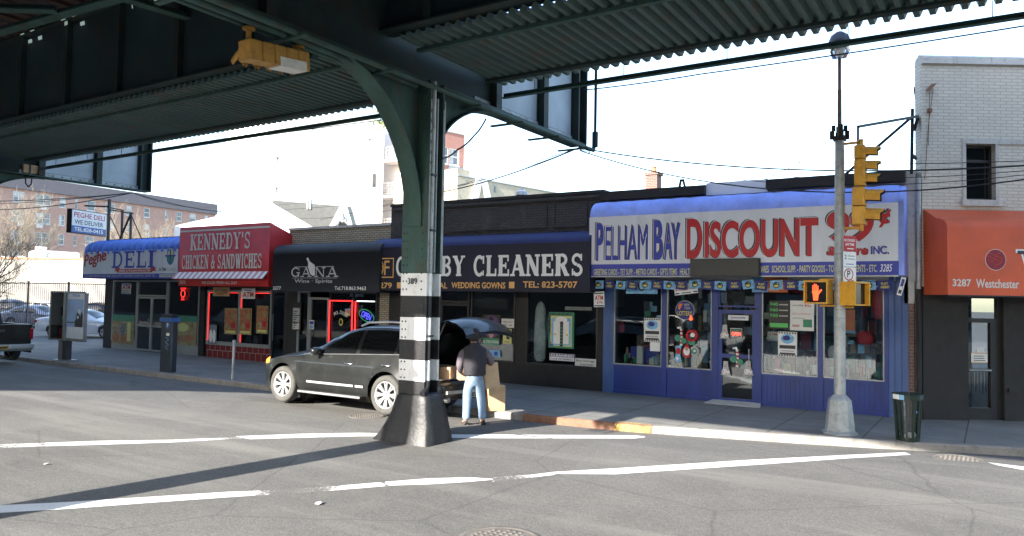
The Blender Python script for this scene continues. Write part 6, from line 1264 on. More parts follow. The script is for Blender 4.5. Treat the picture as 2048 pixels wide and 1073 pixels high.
# ---------------------------------------------------------------- street furniture
# lamp post with signals
LX, LY = -2.3, 14.62
t = thing('lamp_post', (LX, LY, SW), 'grey steel street lamp post in front of the discount shop', 'street lamp')
m = MB('galv'); n8 = 8
m.lathe([(.31, .0), (.31, .03), (.25, .06), (.24, .2), (.2, .55), (.195, .6), (.12, .68), (.1, .7)], Matrix.Translation((LX, LY, SW)), 8, False); m.build('base', t)
m = MB('galv'); m.lathe([(.1, .7), (.098, 1.5), (.09, 3.5), (.08, 5.3), (.08, 5.36)], Matrix.Translation((LX, LY, SW)), 16); m.use('galv')
for z in (1.9, 2.05, 2.2, 2.3, 2.42, 2.55, 2.62, 2.75, 2.86, 2.98, 3.1, 3.22, 3.34, 3.46, 3.6, 4.55): r = .097-.0035*(z-1.5)*2; m.use('steel'); m.lathe([(r, z), (r+.006, z+.003), (r+.006, z+.018), (r, z+.021)], Matrix.Translation((LX, LY, SW)), 16)
m.build('pole', t)
m = MB('rust'); m.lathe([(.04, 5.3), (.035, 6.2), (.03, 6.25), (.03, 6.9)], Matrix.Translation((LX, LY, SW)), 10); m.use('black')
for a in range(4): X = Matrix.Rotation(a*PI/2+.4, 4, 'Z'); p = X @ Vector((.13, 0, 0)); m.box(LX+p.x-.035, LY+p.y-.035, 5.35, LX+p.x+.035, LY+p.y+.035, 5.5); m.box(LX+p.x*.8-.03, LY+p.y*.8-.03, 5.5, LX+p.x*.8+.03, LY+p.y*.8+.03, 5.6)
m.box(LX-.1, LY-.1, 5.32, LX+.1, LY+.1, 5.4); m.build('upper_pole', t)
m = MB('steel_dark'); m.lathe([(.0, 7.34), (.06, 7.33), (.15, 7.26), (.2, 7.14), (.205, 7.05), (.19, 7.04)], Matrix.Translation((LX, LY, 0)), 20); m.build('lamp_head', t)
m = MB('lamp_glass'); m.lathe([(.2, 7.05), (.185, 6.98), (.12, 6.84), (.06, 6.83)], Matrix.Translation((LX, LY, 0)), 20); m.use('offwhite'); m.lathe([(.0, 7.04), (.1, 7.02), (.08, 6.9), (0, 6.88)], Matrix.Translation((LX, LY, 0)), 12); m.build('lamp_bowl', t)
# five-lens signal facing +X
zz = [(5.21, .12, .1), (5.0, .12, .1), (4.77, .12, .1), (4.5, .155, .15), (4.16, .155, .15)]
pz = lambda py: at(1735, py, 'Y', LY).z
zs_ = [pz(304), pz(332), pz(358), pz(393), pz(431)]; hs = [.125, .125, .125, .165, .165]
TX = at(1722, 360, 'Y', LY).x
t = thing('traffic_light', (TX, LY, zs_[-1]), 'yellow five lens traffic light on the street lamp post, seen from its side', 'traffic light')
for i, (z, h) in enumerate(zip(zs_, hs)):
    m = MB('yellow'); m.bbox(TX-(.1 if i < 3 else .13), LY-h, z-h, TX+.08, LY+h, z+h-.004, .02); m.build('housing', t)
    m = MB('yellow'); X = FR((TX+.08, LY, z), (0, 1, 0), (0, 0, 1)); r = h*.78; L = .24 if i < 3 else .3
    v = []; nn = 14
    for q in range(nn+1):
        a = R(-35+250*q/nn); ln = L*(1 if 30 < -35+250*q/nn < 150 else .8)
        v += [X @ Vector((r*math.cos(a), r*math.sin(a), 0)), X @ Vector((r*math.cos(a), r*math.sin(a)-.02, ln))]
    m.add(v, [(2*q, 2*q+1, 2*q+3, 2*q+2) for q in range(nn)], True); m.use('black'); v2 = [p+Vector((0, 0, 0))+(Vector((0, LY, z))-Vector((0, p.y, p.z)))*.03 for p in v]; m.add(v2, [(2*q, 2*q+1, 2*q+3, 2*q+2) for q in range(nn)], True); m.build('visor', t)
    m = MB('red_lens' if i < 1 else 'black_gloss'); m.disc((0, 0, .01), r*.95, X, 20); m.build('lens', t)
for z in (zs_[0]+hs[0]+.05, zs_[-1]-hs[-1]-.06):
    m = MB('yellow'); m.tube([(LX, LY, z), (TX, LY, z+.01)], .025, 8); m.tube([(TX, LY, z-.05), (TX, LY, z+.06)], .04, 8); m.build('bracket', t)
def pedsig(px0, py0, px1, py1, rz, label, lit):
    c0 = at((px0+px1)/2, (py0+py1)/2, 'Y', LY-.1); w = .42; t = thing('pedestrian_signal', c0, label, 'pedestrian signal'); X = Matrix.Translation(c0) @ Matrix.Rotation(rz, 4, 'Z')
    m = MB('yellow'); m.xf = X; m.box(-w/2, -.1, -w/2, w/2, .12, w/2); m.box(-w/2, -.19, w/2-.03, w/2, -.1, w/2); m.box(-w/2, -.19, -w/2, -w/2+.02, -.1, w/2-.03); m.box(w/2-.02, -.19, -w/2, w/2, -.1, w/2-.03); m.box(-w/2+.02, -.15, -w/2, w/2-.02, -.1, -w/2+.02); m.build('housing', t)
    m = MB('black_gloss'); m.xf = X; m.box(-w/2+.03, -.106, -w/2+.03, w/2-.03, -.101, w/2-.03); m.build('screen', t)
    if lit:
        F = X @ FR((-.09, -.108, -.15), (1, 0, 0), (0, 0, 1)); m = MB('hand'); z = .001
        m.add([F @ Vector((a*.9, b*.9, z)) for a, b in ((.0, .17), (.02, .12), (.03, .0), (.12, .0), (.13, .1), (.15, .14), (.2, .2), (.19, .23), (.155, .21), (.135, .18), (.125, .2), (.02, .2))], [list(range(12))])
        for i, (a, h) in enumerate(((.01, .1), (.042, .125), (.074, .12), (.106, .09))): m.rect(F, a*.9, .175, (a+.022)*.9, .175+h, z+.0005)
        m.build('raised_hand', t)
    m = MB('yellow'); d = Vector((LX, LY, c0.z))-c0; m.tube([c0+Vector((0, .05, w/2+.02)), (LX, LY, c0.z+w/2+.02)], .022, 6); m.tube([c0+Vector((0, .05, -w/2-.03)), (LX, LY, c0.z-w/2-.03)], .022, 6); m.build('bracket', t)
pedsig(1616, 562, 1660, 608, -.15, 'pedestrian signal with a lit orange raised hand', True)
pedsig(1690, 562, 1722, 614, 1.1, 'unlit pedestrian signal turned away to the right of the post', False)
def pole_sign(py0, py1, label, parts, w=.3, rz=.95, px=1699):
    z1, z0 = at(px, py0, 'Y', LY-.12).z, at(px, py1, 'Y', LY-.12).z; x = at(px, py0, 'Y', LY-.12).x; o = Vector((x, LY-.1, z0)); ux = Vector((math.cos(rz), math.sin(rz), 0)); X = FR(o-ux*w/2, ux, (0, 0, 1)); m = MB('white'); m.xf = X; m.box(0, 0, -.004, w, z1-z0, 0); m.xf = None; h = z1-z0
    for i, q in enumerate(parts):
        m.use(q[-1]); zz = .001+i*.0006
        if q[0] == 'r': m.rect(X, q[1]*w, q[2]*h, q[3]*w, q[4]*h, zz)
        elif q[0] == 't': m.text(q[1], X, q[2]*w, q[3]*h, q[4]*w, q[5]*h, zz, .02)
        else: m.lathe([(q[3], zz), (q[3]-.02, zz)], X @ Matrix.Translation((q[1]*w, q[2]*h, 0)), 20)
    m.use('steel'); m.xf = None; m.tube([o+Vector((0, 0, h*.8)), (LX, LY, z0+h*.8)], .01, 5)
    return tag(m.build('parking_sign'), label, 'street sign')
pole_sign(472, 503, 'red NO STANDING ANYTIME sign, topmost on the lamp post', [('r', 0, 0, 1, 1, 'red_txt'), ('t', 'NO STANDING', .08, .62, .84, .18, 'white_txt'), ('t', 'ANYTIME', .15, .36, .7, .17, 'white_txt'), ('r', .3, .14, .8, .2, 'white_txt')])
pole_sign(504, 534, 'white parking sign with grey text, middle one on the lamp post', [('t', '2', .1, .5, .15, .3, 'dk_txt'), ('r', .35, .7, .9, .74, 'dk_txt'), ('r', .35, .5, .9, .54, 'dk_txt'), ('r', .2, .15, .8, .2, 'blue_txt')])
pole_sign(535, 567, 'white no parking sign with a red circled P, lowest on the lamp post', [('t', 'P', .3, .35, .25, .45, 'dk_txt'), ('c', .42, .55, .11, 'red_txt'), ('r', .3, .1, .8, .15, 'red_txt')])
# litter bin
c0 = at(1811, 882, 'Z', SW); c0 = Vector((-1.22, 14.62, SW)); t = thing('litter_bin', c0, 'dark green translucent litter bin beside the lamp post with paper at its bottom', 'litter bin')
X = Matrix.Translation(c0) @ Matrix.Diagonal((.86, .86, 1, 1)); H_ = .8
m = MB('bin_green')
for k_ in range(12): a = 2*PI*k_/12; m.bar(X @ Vector((.2*math.cos(a), .2*math.sin(a), 0)), X @ Vector((.27*math.cos(a), .27*math.sin(a), H_)), .035, .02, (math.cos(a), math.sin(a), 0))
m.lathe([(.2, 0), (.21, .03), (.21, .06), (.2, .06)], X, 24); m.lathe([(.275, H_-.1), (.29, H_), (.26, H_), (.255, H_-.1)], X, 24); m.build('basket', t)
m = MB('door_glass'); m.lathe([(.19, .03), (.255, H_-.1)], X, 24); m.use('bin_plastic'); m.lathe([(0, .02), (.19, .02)], X, 16); m.build('liner', t)
m = MB('bin_green'); 
for a0, a1, mm in ((-2.6, -2.0, 'paper'), (-1.98, -1.7, 'sky_blue'), (-1.68, -.7, 'bin_green')): 
    m.use(mm); v = []
    for i in range(7): a = a0+(a1-a0)*i/6; v += [X @ Vector((.293*math.cos(a), .293*math.sin(a), H_-.09)), X @ Vector((.298*math.cos(a), .298*math.sin(a), H_-.01))]
    m.add(v, [(2*i, 2*i+1, 2*i+3, 2*i+2) for i in range(6)])
m.build('label_band', t)
m = MB('paper'); rnd = random.Random(5)
for k_ in range(5): a = -1.6+k_*.5; r = .1; m.lathe([(0, -.05), (.05, -.03), (.06, .01), (.03, .05), (0, .055)], X @ Matrix.Translation((r*math.cos(a), r*math.sin(a), .08+.02*(k_ % 2))), 7, False)
tag(m.build('crumpled_paper'), 'crumpled white paper inside the bottom of the litter bin', 'litter')
# payphone kiosk
c0 = at(122, 722, 'Z', SW); c0 = Vector((-26.2, 13.35, SW))
t = thing('payphone_kiosk', c0, 'steel payphone kiosk with a pale blue advert panel, on the pavement at the far left', 'payphone')
def kx_(px, y=c0.y-.3): return at(px, 650, 'Y', y).x
def kz_(py, px=130, y=c0.y-.3): return at(px, py, 'Y', y).z
xa, xb, xc = kx_(101), kx_(132), kx_(168); za_, zt_ = kz_(682), kz_(586)
m = MB('steel'); m.box(kx_(106), c0.y-.1, SW, kx_(112), c0.y+.15, za_); m.use('steel_dark'); m.box(kx_(112)+.001, c0.y-.06, SW, kx_(119), c0.y+.13, za_); m.use('steel'); m.box(kx_(100), c0.y-.2, SW, kx_(125), c0.y+.25, SW+.02); m.build('pedestal', t)
m = MB('steel'); m.box(xa, c0.y-.35, za_, xa+.09, c0.y+.3, zt_); m.box(xb-.12, c0.y-.35, za_, xb, c0.y+.3, zt_); m.box(xa+.09, c0.y+.2, za_, xb-.12, c0.y+.3, zt_); m.box(xa, c0.y-.35, zt_, xb, c0.y+.3, zt_+.05); m.box(xa+.09, c0.y-.3, za_, xb-.12, c0.y+.2, za_+.06); m.use('door_glass'); m.box(xa+.09, c0.y-.34, za_+.06, xb-.12, c0.y-.33, za_+.5); m.build('booth', t)
m = MB('black'); m.box(xa+.15, c0.y+.02, za_+.55, xb-.18, c0.y+.2, za_+1.35); m.use('steel'); m.box(xa+.2, c0.y, za_+.95, xb-.25, c0.y+.02, za_+1.15); m.use('offwhite'); m.box(xa+.2, c0.y-.0, za_+.6, xb-.3, c0.y+.03, za_+.75); m.use('black'); m.tube([(xa+.17, c0.y-.03, za_+.8), (xa+.17, c0.y-.05, za_+1.1)], .03, 6); m.build('telephone', t)
m = MB('steel'); m.box(xb, c0.y-.3, za_, xc, c0.y-.2, zt_+.0); m.use('ad_pale'); X = WALL(xb, c0.y-.301, za_); w_, h_ = xc-xb, zt_-za_; m.rect(X, .04*w_, .06*h_, .97*w_, .99*h_, .001); m.use('ad_blue'); m.rect(X, .05*w_, .3*h_, .93*w_, .87*h_, .003)
m.use('deli_blue'); m.text('TITAN', X, .3*w_, .92*h_, .42*w_, .05*h_, .003, .02); m.use('pink'); m.text('THE BEST', X, .15*w_, .7*h_, .35*w_, .03*h_, .005); m.text('OF NEW', X, .15*w_, .65*h_, .3*w_, .03*h_, .005)
m.use('dk_txt'); m.add([X @ Vector((a*w_, b*h_, .006)) for a, b in ((.5, .3), (.93, .3), (.93, .55), (.85, .62), (.78, .5), (.7, .62), (.6, .6), (.55, .45), (.48, .42))], [list(range(9))]); m.rect(X, .05*w_, .38*h_, .45*w_, .4*h_, .005); m.use('ad_pale'); m.disc((.72*w_, .62*h_, .007), .08*w_, X, 10); m.disc((.66*w_, .5*h_, .007), .05*w_, X, 10); m.build('advert_panel', t)
# parking meter kiosk and steel post
x0, x1 = at(318, 740, 'Y', 13.2).x, at(341, 740, 'Y', 13.2).x; z1 = at(332, 629, 'Y', 13.2).z
t = thing('parking_meter', ((x0+x1)/2, 13.35, SW), 'tall dark parking pay station with a white letter P, in front of the delicatessen', 'parking meter')
m = MB('meter'); m.bbox(x0, 13.2, SW, x1, 13.4, z1-.12, .03); m.build('cabinet', t); m = MB('meter_blue'); m.box(x0-.02, 13.17, z1-.22, x1+.04, 13.42, z1-.1); m.use('black'); m.box(x0+.03, 13.2, z1-.1, x1-.05, 13.4, z1); m.build('cap', t)
X = WALL(x0, 13.197, SW); w_ = x1-x0; m = MB('meter_blue'); hz = z1-SW; m.disc((w_*.62, hz*.81, .002), .1, X, 24); m.use('white_txt'); m.text('P', X, w_*.62-.035, hz*.81-.06, .07, .12, .004, .03); m.rect(X, w_*.52, hz*.63, w_*.8, hz*.68, .002); m.use('sky_blue')
for k_ in range(5): m.tube([X @ Vector((w_*(.5+.25*(k_ % 2)), hz*(.6-.045*k_), .004)), X @ Vector((w_*(.75-.25*(k_ % 2)), hz*(.57-.045*k_), .004))], .01, 4)
m.build('markings', t)
mt = [o for o in COL.objects if o.name == 'parking_meter'][0]; q = depth_pt(199, 640, 43.5); dup(mt, (q.x, q.y, SW), .3, 'distant blue topped parking pay station beside the delicatessen corner')
p = Vector((-17.3, 13.2, SW)); m = MB('galv'); m.tube([p, p+Vector((0, 0, 1.02))], .038, 10); m.lathe([(0, .05), (.045, .045), (.05, 0), (.045, -.05)], Matrix.Translation(p+Vector((0, 0, 1.02))), 10); tag(m.build('steel_post'), 'slim steel post standing alone on the pavement before the chicken shop', 'post')

# hanging horizontal signal under the girder
hx = BX-.05; pA = at(482, 95, 'X', hx); pB = at(610, 110, 'X', hx)
t = thing('hanging_traffic_light', ((pA+pB)/2), 'yellow five lens traffic light lying sideways under the cross girder, patched with grey tape', 'traffic light')
d = (Vector((hx, pB.y, pA.z-.02))-Vector((hx, pA.y, pA.z-.02))); L = d.length; F = Matrix.Translation(Vector((hx, pA.y, pA.z-.02))) @ Matrix.Rotation(R(6), 4, 'X')
for i in range(5):
    m = MB('yellow_old'); m.xf = F; a = .05+i*(L-.05)/5; m.bbox(-.12, a, -.13, .12, a+(L-.05)/5-.005, .13, .015); m.build('housing', t)
    m = MB('yellow_old'); X = F @ FR((-.0, a+.1, -.13), (0, 1, 0), (1, 0, 0)); v = []; r = .085
    X = F @ Matrix.Translation((-.12, a+(L-.05)/10, 0)) @ Matrix.Rotation(-PI/2-.6, 4, 'Y')
    for q in range(13): an = R(-30+240*q/12); v += [X @ Vector((r*math.sin(an), r*math.cos(an), 0)), X @ Vector((r*math.sin(an), r*math.cos(an), .2))]
    m.add(v, [(2*q, 2*q+1, 2*q+3, 2*q+2) for q in range(12)], True); m.build('visor', t)
    m = MB('black_gloss'); m.disc((0, 0, .002), r*.95, X, 16); m.build('lens', t)
m = MB('tape'); m.xf = F; m.box(-.135, L*.5, -.145, .125, L*.93, -.02); m.add([(-.13, L*.55, -.02), (-.13, L*.62, .06), (-.13, L*.7, .0), (-.13, L*.78, .08), (-.13, L*.86, -.02)], [(0, 1, 2), (2, 3, 4)]); m.build('tape_wrap', t)
for a in (.12, L-.1): m = MB('yellow_old'); q = F @ Vector((0, a, .12)); m.tube([q, (q.x, q.y, ZB-.13)], .035, 8); m.tube([(q.x, q.y, ZB-.15), (q.x, q.y, ZB-.12)], .08, 10); m.build('hanger', t)

# ---------------------------------------------------------------- sign frames on the roofs
YR = 16.6
def P2(px, py, y=YR): return at(px, py, 'Y', y)
t = thing('roof_sign', P2(178, 440), 'lit box sign PEGHE DELI WE DELIVER above the delicatessen', 'sign')
a, b, c_, d_ = (P2(145, 419), P2(213, 431), P2(212, 471), P2(144, 464)); n_ = (b-a).cross(d_-a).normalized(); n_ = n_ if n_.y < 0 else -n_
a0 = at(145, 419, 'Y', 16.0); b0 = at(213, 431, 'Y', 16.9); zt0, zb0 = at(145, 419, 'Y', 16.).z, at(145, 464, 'Y', 16.).z; 
A0 = Vector((a0.x, 16.0, zb0)); 
ys = 16.0
for _ in range(30):
    ys += .12; q = at(213, 431, 'Y', ys)
    if q.z >= zt0-.02: break
B0 = Vector((q.x, ys, zb0)); ux = (B0-A0).normalized(); X = FR(A0, ux, (0, 0, 1)); w_, h_ = (B0-A0).length, zt0-zb0; m = MB('black'); m.xf = X; m.box(-.03, -.03, -.22, w_+.03, h_+.03, -.004); m.build('case', t)
m = MB('white'); m.rect(X, 0, 0, w_, h_, 0); m.use('meter_blue'); m.rect(X, 0, 0, w_, .3*h_, .002); m.use('red_txt'); m.text('PEGHE DELI', X, .05*w_, .68*h_, .9*w_, .23*h_, .003, .01); m.use('dk_txt'); m.text('WE DELIVER', X, .07*w_, .38*h_, .84*w_, .2*h_, .003, .01); m.use('white_txt'); m.text('TEL:828-0415', X, .07*w_, .07*h_, .84*w_, .17*h_, .004, .02); m.build('face', t)
def frame(name, segs, label, r=.03, m='black'):
    mb = MB(m)
    for s_ in segs: mb.bar(s_[0], s_[1], s_[2] if len(s_) > 2 else r*2)
    return tag(mb.build(name), label, 'steel frame')
zt1 = zd
f1 = [(P2(219, 399, 17.), P2(216, 480, 17.), .09), (P2(245, 421, 17.8), P2(243, 478, 17.8), .07), (P2(215, 415, 17), P2(245, 421, 17.8), .05), (P2(170, 412, 16.6), P2(219, 414, 17.), .06), (P2(262, 427, 17.8), P2(240, 478, 17.8), .06), (P2(262, 425, 17.8), P2(261, 478, 17.8), .07), (P2(262, 430, 17.8), P2(283, 478, 17.8), .03), (P2(219, 430, 17), P2(240, 475, 17.8), .03), (P2(219, 420, 17), P2(268, 428, 17.8), .04)]
frame('sign_frame', f1, 'black steel frame carrying the box sign on the delicatessen roof')
f2 = [(P2(1825, 218, 17.4), P2(1823, 348, 17.4), .06), (P2(1716, 254, 15.9), P2(1836, 233, 17.5), .055), (P2(1716, 254, 15.9), P2(1716, 300, 15.9), .04), (P2(1822, 236, 17.5), P2(1690, 350, 17.5), .05), (P2(1828, 262, 17.6), P2(1836, 235, 17.6), .06), (P2(1824, 310, 17.4), P2(1832, 318, 17.6), .05)]
frame('sign_frame', f2, 'empty black sign frame above the right end of the discount shop')
mb = MB('black'); q = P2(1364, 372, 18); mb.bar(q+Vector((-.1, 0, -.2)), q+Vector((-.03, 0, .14)), .05); mb.bar(q+Vector((.12, 0, -.2)), q+Vector((.03, 0, .14)), .05); mb.bar(q+Vector((-.05, 0, .14)), q+Vector((.06, 0, .14)), .05); tag(mb.build('roof_bracket'), 'small black bracket standing on the discount shop roof', 'bracket')
q = at(1043, 400, 'Y', 20.); mb = MB('steel_dark'); mb.tube([q+Vector((0, 0, -.4)), q+Vector((0, 0, .12))], .1, 10); mb.use('offwhite'); mb.lathe([(.1, .08), (.2, .14), (.2, .24), (.1, .3), (.1, .34), (0, .36)], Matrix.Translation(q), 10, False); tag(mb.build('roof_vent'), 'white capped roof vent above the dry cleaners parapet', 'roof vent')

# ---------------------------------------------------------------- wires
def wire(pts, r, label, sag=0., group=None, n=16):
    mb = MB('wire'); P = []
    for a, b in zip(pts, pts[1:]):
        a = Vector(a); b = Vector(b)
        for i in range(n): u = i/n; P.append(a+(b-a)*u-Vector((0, 0, sag*4*u*(1-u))))
    P.append(Vector(pts[-1])); mb.tube(P, r, 5, sm=True); return tag(mb.build('wire'), label, 'wire', group)
TIP1 = at(1160, 295, 'Y', 15.3); TIP2 = at(265, 386, 'Y', 15.2)
G1 = 'wires running right from the cross girder tip across the white brick wall'
for i, (ya, yb, xx, yy, r) in enumerate(((296, 0, 2060, 322, .007), (297, 0, 2060, 331, .016), (298, 0, 2060, 341, .007), (299, 0, 2060, 349, .007), (300, 0, 2060, 358, .014))):
    wire([TIP1+Vector((0, 0, -.02*i)), at(xx, yy, 'Y', 15.6), at(xx, yy, 'Y', 15.6)+Vector((14, .3, .5))], r, ('topmost and thinnest', 'second and thickest', 'third', 'fourth', 'lowest')[i]+' wire of the five running right from the cross girder tip', .18+.09*i, G1)
for i, (px, py, r) in enumerate(((875, 386, .018), (875, 379, .008), (700, 428, .006), (640, 440, .006))):
    wire([TIP1, at(px, py, 'Y', 18)]+([] if i > 1 else []), r, ('thick cable running down left from the cross girder tip to the column', 'thin cable just above the thick one left of the cross girder tip', 'thin wire from the cross girder tip passing the grey gable', 'lowest thin wire from the cross girder tip toward the red awning')[i], .12)
for i, (a, b, r) in enumerate((((310, 410, 26), (770, 385, 22), .008), ((300, 412, 26), (770, 402, 22), .008), ((420, 425, 22), (800, 418, 22), .006))):
    wire([at(a[0], a[1], 'Y', a[2]), at(b[0], b[1], 'Y', b[2])], r, ('upper', 'middle', 'lower')[i]+' thin wire crossing the white sky above the red awning', .35)
for i, (px, py, y_) in enumerate(((-160, 396, 19), (-160, 404, 19), (-160, 406, 18), (430, 412, 24), (520, 425, 24))):
    wire([TIP2, at(px, py, 'Y', y_)], .014 if i % 2 else .02, ('upper wire running left from the left girder tip', 'lower wire running left from the left girder tip', 'sagging wire running left from the left girder tip', 'wire from the left girder tip over the red awning', 'lower wire from the left girder tip over the red awning')[i], .5 if i == 2 else .25)
wire([at(306, 300, 'Y', 14.), at(820, 233, 'Y', 14.)], .012, 'dark wire below the canopy edge, left of the banded column')
wire([at(1165, 181, 'Y', 14.), at(1400, 149, 'Y', 14), at(2070, 49, 'Y', 14.), at(2070, 49, 'Y', 14.)+Vector((14, 0, 0))], .014, 'dark wire below the canopy edge, right of the banded column', .02)
wire([at(972, 238, 'X', BX+.1), at(948, 272, 'X', BX+.15), at(915, 300, 'X', BX+.1), at(884, 318, 'X', CX1+.05)], .016, 'loose black cable looping from the cross girder to the banded column', .03)
wire([at(1657, 283, 'Y', LY), at(1560, 345, 'Y', 17.4), at(1470, 374, 'Y', 17.45)], .008, 'thin wire sloping from the lamp post to the discount shop roof', .05)
wire([at(1165, 292, 'Y', 15.3), at(1180, 305, 'Y', 15.3), at(1172, 312, 'Y', 15.3), at(1163, 300, 'Y', 15.3)], .006, 'small curled wire end at the cross girder tip')
for cpx, cpy, lab in ((58, 345, 'hanging black cable loop under the left cross girder'),):
    q = at(cpx, cpy, 'X', BX-PITCHX); wire([q+Vector((0, -.1, 0)), q+Vector((0, -.08, -.35)), q+Vector((0, 0, -.45)), q+Vector((0, .08, -.35)), q+Vector((0, .1, 0))], .02, lab)
q = at(62, 338, 'X', BX-PITCHX); mb = MB('card'); mb.box(q.x-.1, q.y-.25, q.z-.15, q.x+.1, q.y+.2, q.z+.1); mb.use('black'); mb.box(q.x-.11, q.y-.1, q.z-.16, q.x+.11, q.y-.05, q.z+.11); tag(mb.build('junction_box'), 'small brownish junction box under the left cross girder', 'junction box')

# ---------------------------------------------------------------- background buildings
def facade(t, o, ux, w, z0, z1, m, wins, dep=10., frame_m='white'):
    """wins: (u0, u1, za, zb)"""
    ux = Vector(ux).normalized(); X = FR(o, ux, (0, 0, 1)); us = sorted(set([0, w]+[q for a in wins for q in a[:2]])); mb = MB(m); mb.xf = X
    mb.box(0, z0, -dep, w, z1, -.2)
    rows = sorted(set([(a[2], a[3]) for a in wins])); zprev = z0
    for za, zb in rows:
        mb.box(0, zprev, -.2, w, za, 0); x = 0
        for a in sorted([q for q in wins if (q[2], q[3]) == (za, zb)]): mb.box(x, za, -.2, a[0], zb, 0); x = a[1]
        mb.box(x, za, -.2, w, zb, 0); zprev = zb
    mb.box(0, zprev, -.2, w, z1, 0); mb.build('wall', t)
    for a in wins:
        f = MB(frame_m); f.xf = X; fw = min(.09, (a[1]-a[0])*.08); f.box(a[0], a[2], -.16, a[0]+fw, a[3], -.06); f.box(a[1]-fw, a[2], -.16, a[1], a[3], -.06); f.box(a[0]+fw, a[2], -.16, a[1]-fw, a[2]+fw, -.06); f.box(a[0]+fw, a[3]-fw, -.16, a[1]-fw, a[3], -.06)
        zm = (a[2]+a[3])/2; nm = max(1, round((a[1]-a[0])/1.1))
        if a[3]-a[2] > 1: f.box(a[0]+fw, zm-fw/2, -.15, a[1]-fw, zm+fw/2, -.07)
        for i in range(1, nm): q = a[0]+(a[1]-a[0])*i/nm; f.box(q-fw/2, a[2]+fw, -.16, q+fw/2, a[3]-fw, -.065)
        f.use('stone'); f.box(a[0]-.08, a[2]-.14, -.05, a[1]+.08, a[2]-.002, .06); fr = f.build('window', t)
        g = MB('far_glass'); g.xf = X; g.box(a[0]+fw, a[2]+fw, -.13, a[1]-fw, a[3]-fw, -.12); g.build('pane', fr)
        if random.random() < .5: g = MB('curtain'); g.xf = X; h2 = random.choice((.4, .6, .95)); g.box(a[0]+fw, a[3]-fw-(a[3]-a[2]-2*fw)*h2, -.118, a[0]+(a[1]-a[0])*random.choice((.5, .92)), a[3]-fw, -.112); g.build('blind', fr)
    return X
# brick apartment block at the far left
oA = Vector((-127.2, 44., 0)); ux = Vector((-.061, 1, 0)).normalized(); Wd = run_to(oA, ux, 432, 420)
t = thing('brick_apartment_block', (oA.x, oA.y, 0), 'long brown brick apartment block behind the parking lot at the left', 'apartment block')
def ub(px, py=480):
    nn = Vector((ux.y, -ux.x, 0)); r = RR*((px-1024)/FPX)-UU*((py-536.5)/FPX)+_f; k_ = (oA-CP).dot(nn)/r.dot(nn); p = CP+r*k_; return (p-oA).dot(ux), p.z
wins = []; zrow = [ub(84, y_)[1] for y_ in (400, 437, 476, 515)]
for z in zrow+[zrow[-1]-3.1]:
    for a, b in ((22, 45), (68, 99), (116, 128), (147, 153), (171, 188), (208, 228), (250, 261), (286, 298), (328, 334), (352, 362), (378, 390), (408, 415)): u0, u1 = ub(a)[0], ub(b)[0]; wins.append((u0, u1, round(z-.85, 3), round(z+.85, 3)))
ztA = (ub(43, 354)[1]+ub(320, 392)[1])/2; zM = (ub(96, 388)[1]+ub(320, 413.5)[1])/2
facade(t, oA, ux, Wd, 0, zM, 'brick_red_far', wins, frame_m='offwhite')
X = FR(oA, ux, (0, 0, 1)); m = MB('grey_panel'); m.xf = X; m.box(-.1, zM, -10, Wd+.1, ztA, .35); m.build('mansard', t); m = MB('brick_red_far'); m.xf = X; m.box(8, ztA+.01, -8, 14, ztA+2.5, -3); m.build('roof_house', t)
for i, (u_, zi) in enumerate(((ub(38)[0], 1), (ub(82)[0], 0), (ub(76)[0], 1), (ub(35)[0], 2), (ub(78)[0], 2), (ub(292)[0], 1))):
    m = MB('offwhite'); m.xf = X; m.box(u_-.4, zrow[zi]-1.6, .0, u_+.4, zrow[zi]-1.05, .45); tag(m.build('air_conditioner'), ['air conditioner under the left window column of the brick block, second row', 'air conditioner under the wide top row window of the brick block', 'air conditioner under the wide second row window of the brick block', 'air conditioner under the left window column of the brick block, third row', 'air conditioner under the wide third row window of the brick block', 'air conditioner on the brick block behind the right part of the bare trees'][i], 'air conditioner', 'air conditioners on the brick block')
# long pale wall behind the lot
wa, wb_ = depth_pt(-40, 520, 62), depth_pt(260, 540, 60); m = MB('conc_wall'); ux = (Vector((wb_.x, wb_.y, 0))-Vector((wa.x, wa.y, 0))).normalized(); L = (wb_-wa).length+6; X = FR((wa.x, wa.y, 0), ux, (0, 0, 1)); m.xf = X; m.box(-10, 0, -6, L, 5.0, 0)
t = thing('concrete_wall', (wa.x, wa.y, 0), 'long pale concrete wall with terracotta coping behind the parked cars', 'wall'); m.build('wall', t)
m = MB('terracotta'); m.xf = X; m.box(-10, 5.0, -.3, L, 5.12, .08); m.use('white'); x = -10
while x < L: m.box(x, 5.12, -.2, x+.5, 5.24, .05); x += 1.5
m.build('coping', t)
m = MB('white_wall'); m.xf = X; u = 12.6
q = depth_pt(56, 515, 66); q2 = depth_pt(106, 520, 66); m.xf = None; m.bbox(q.x, q.y, 4, q2.x+1., q.y+3., depth_pt(80, 503, 66).z, .1); m.use('white'); m.bbox(q.x+.5, q.y+.3, depth_pt(80, 503, 66).z+.001, q.x+1.2, q.y+1., depth_pt(80, 503, 66).z+.4, .05); m.use('alu'); m.box(q.x+.1, q.y-.03, 4.2, q2.x+.9, q.y-.001, 4.4); tag(m.build('roof_unit'), 'white boxy roof unit behind the pale wall under the brick block', 'roof unit')
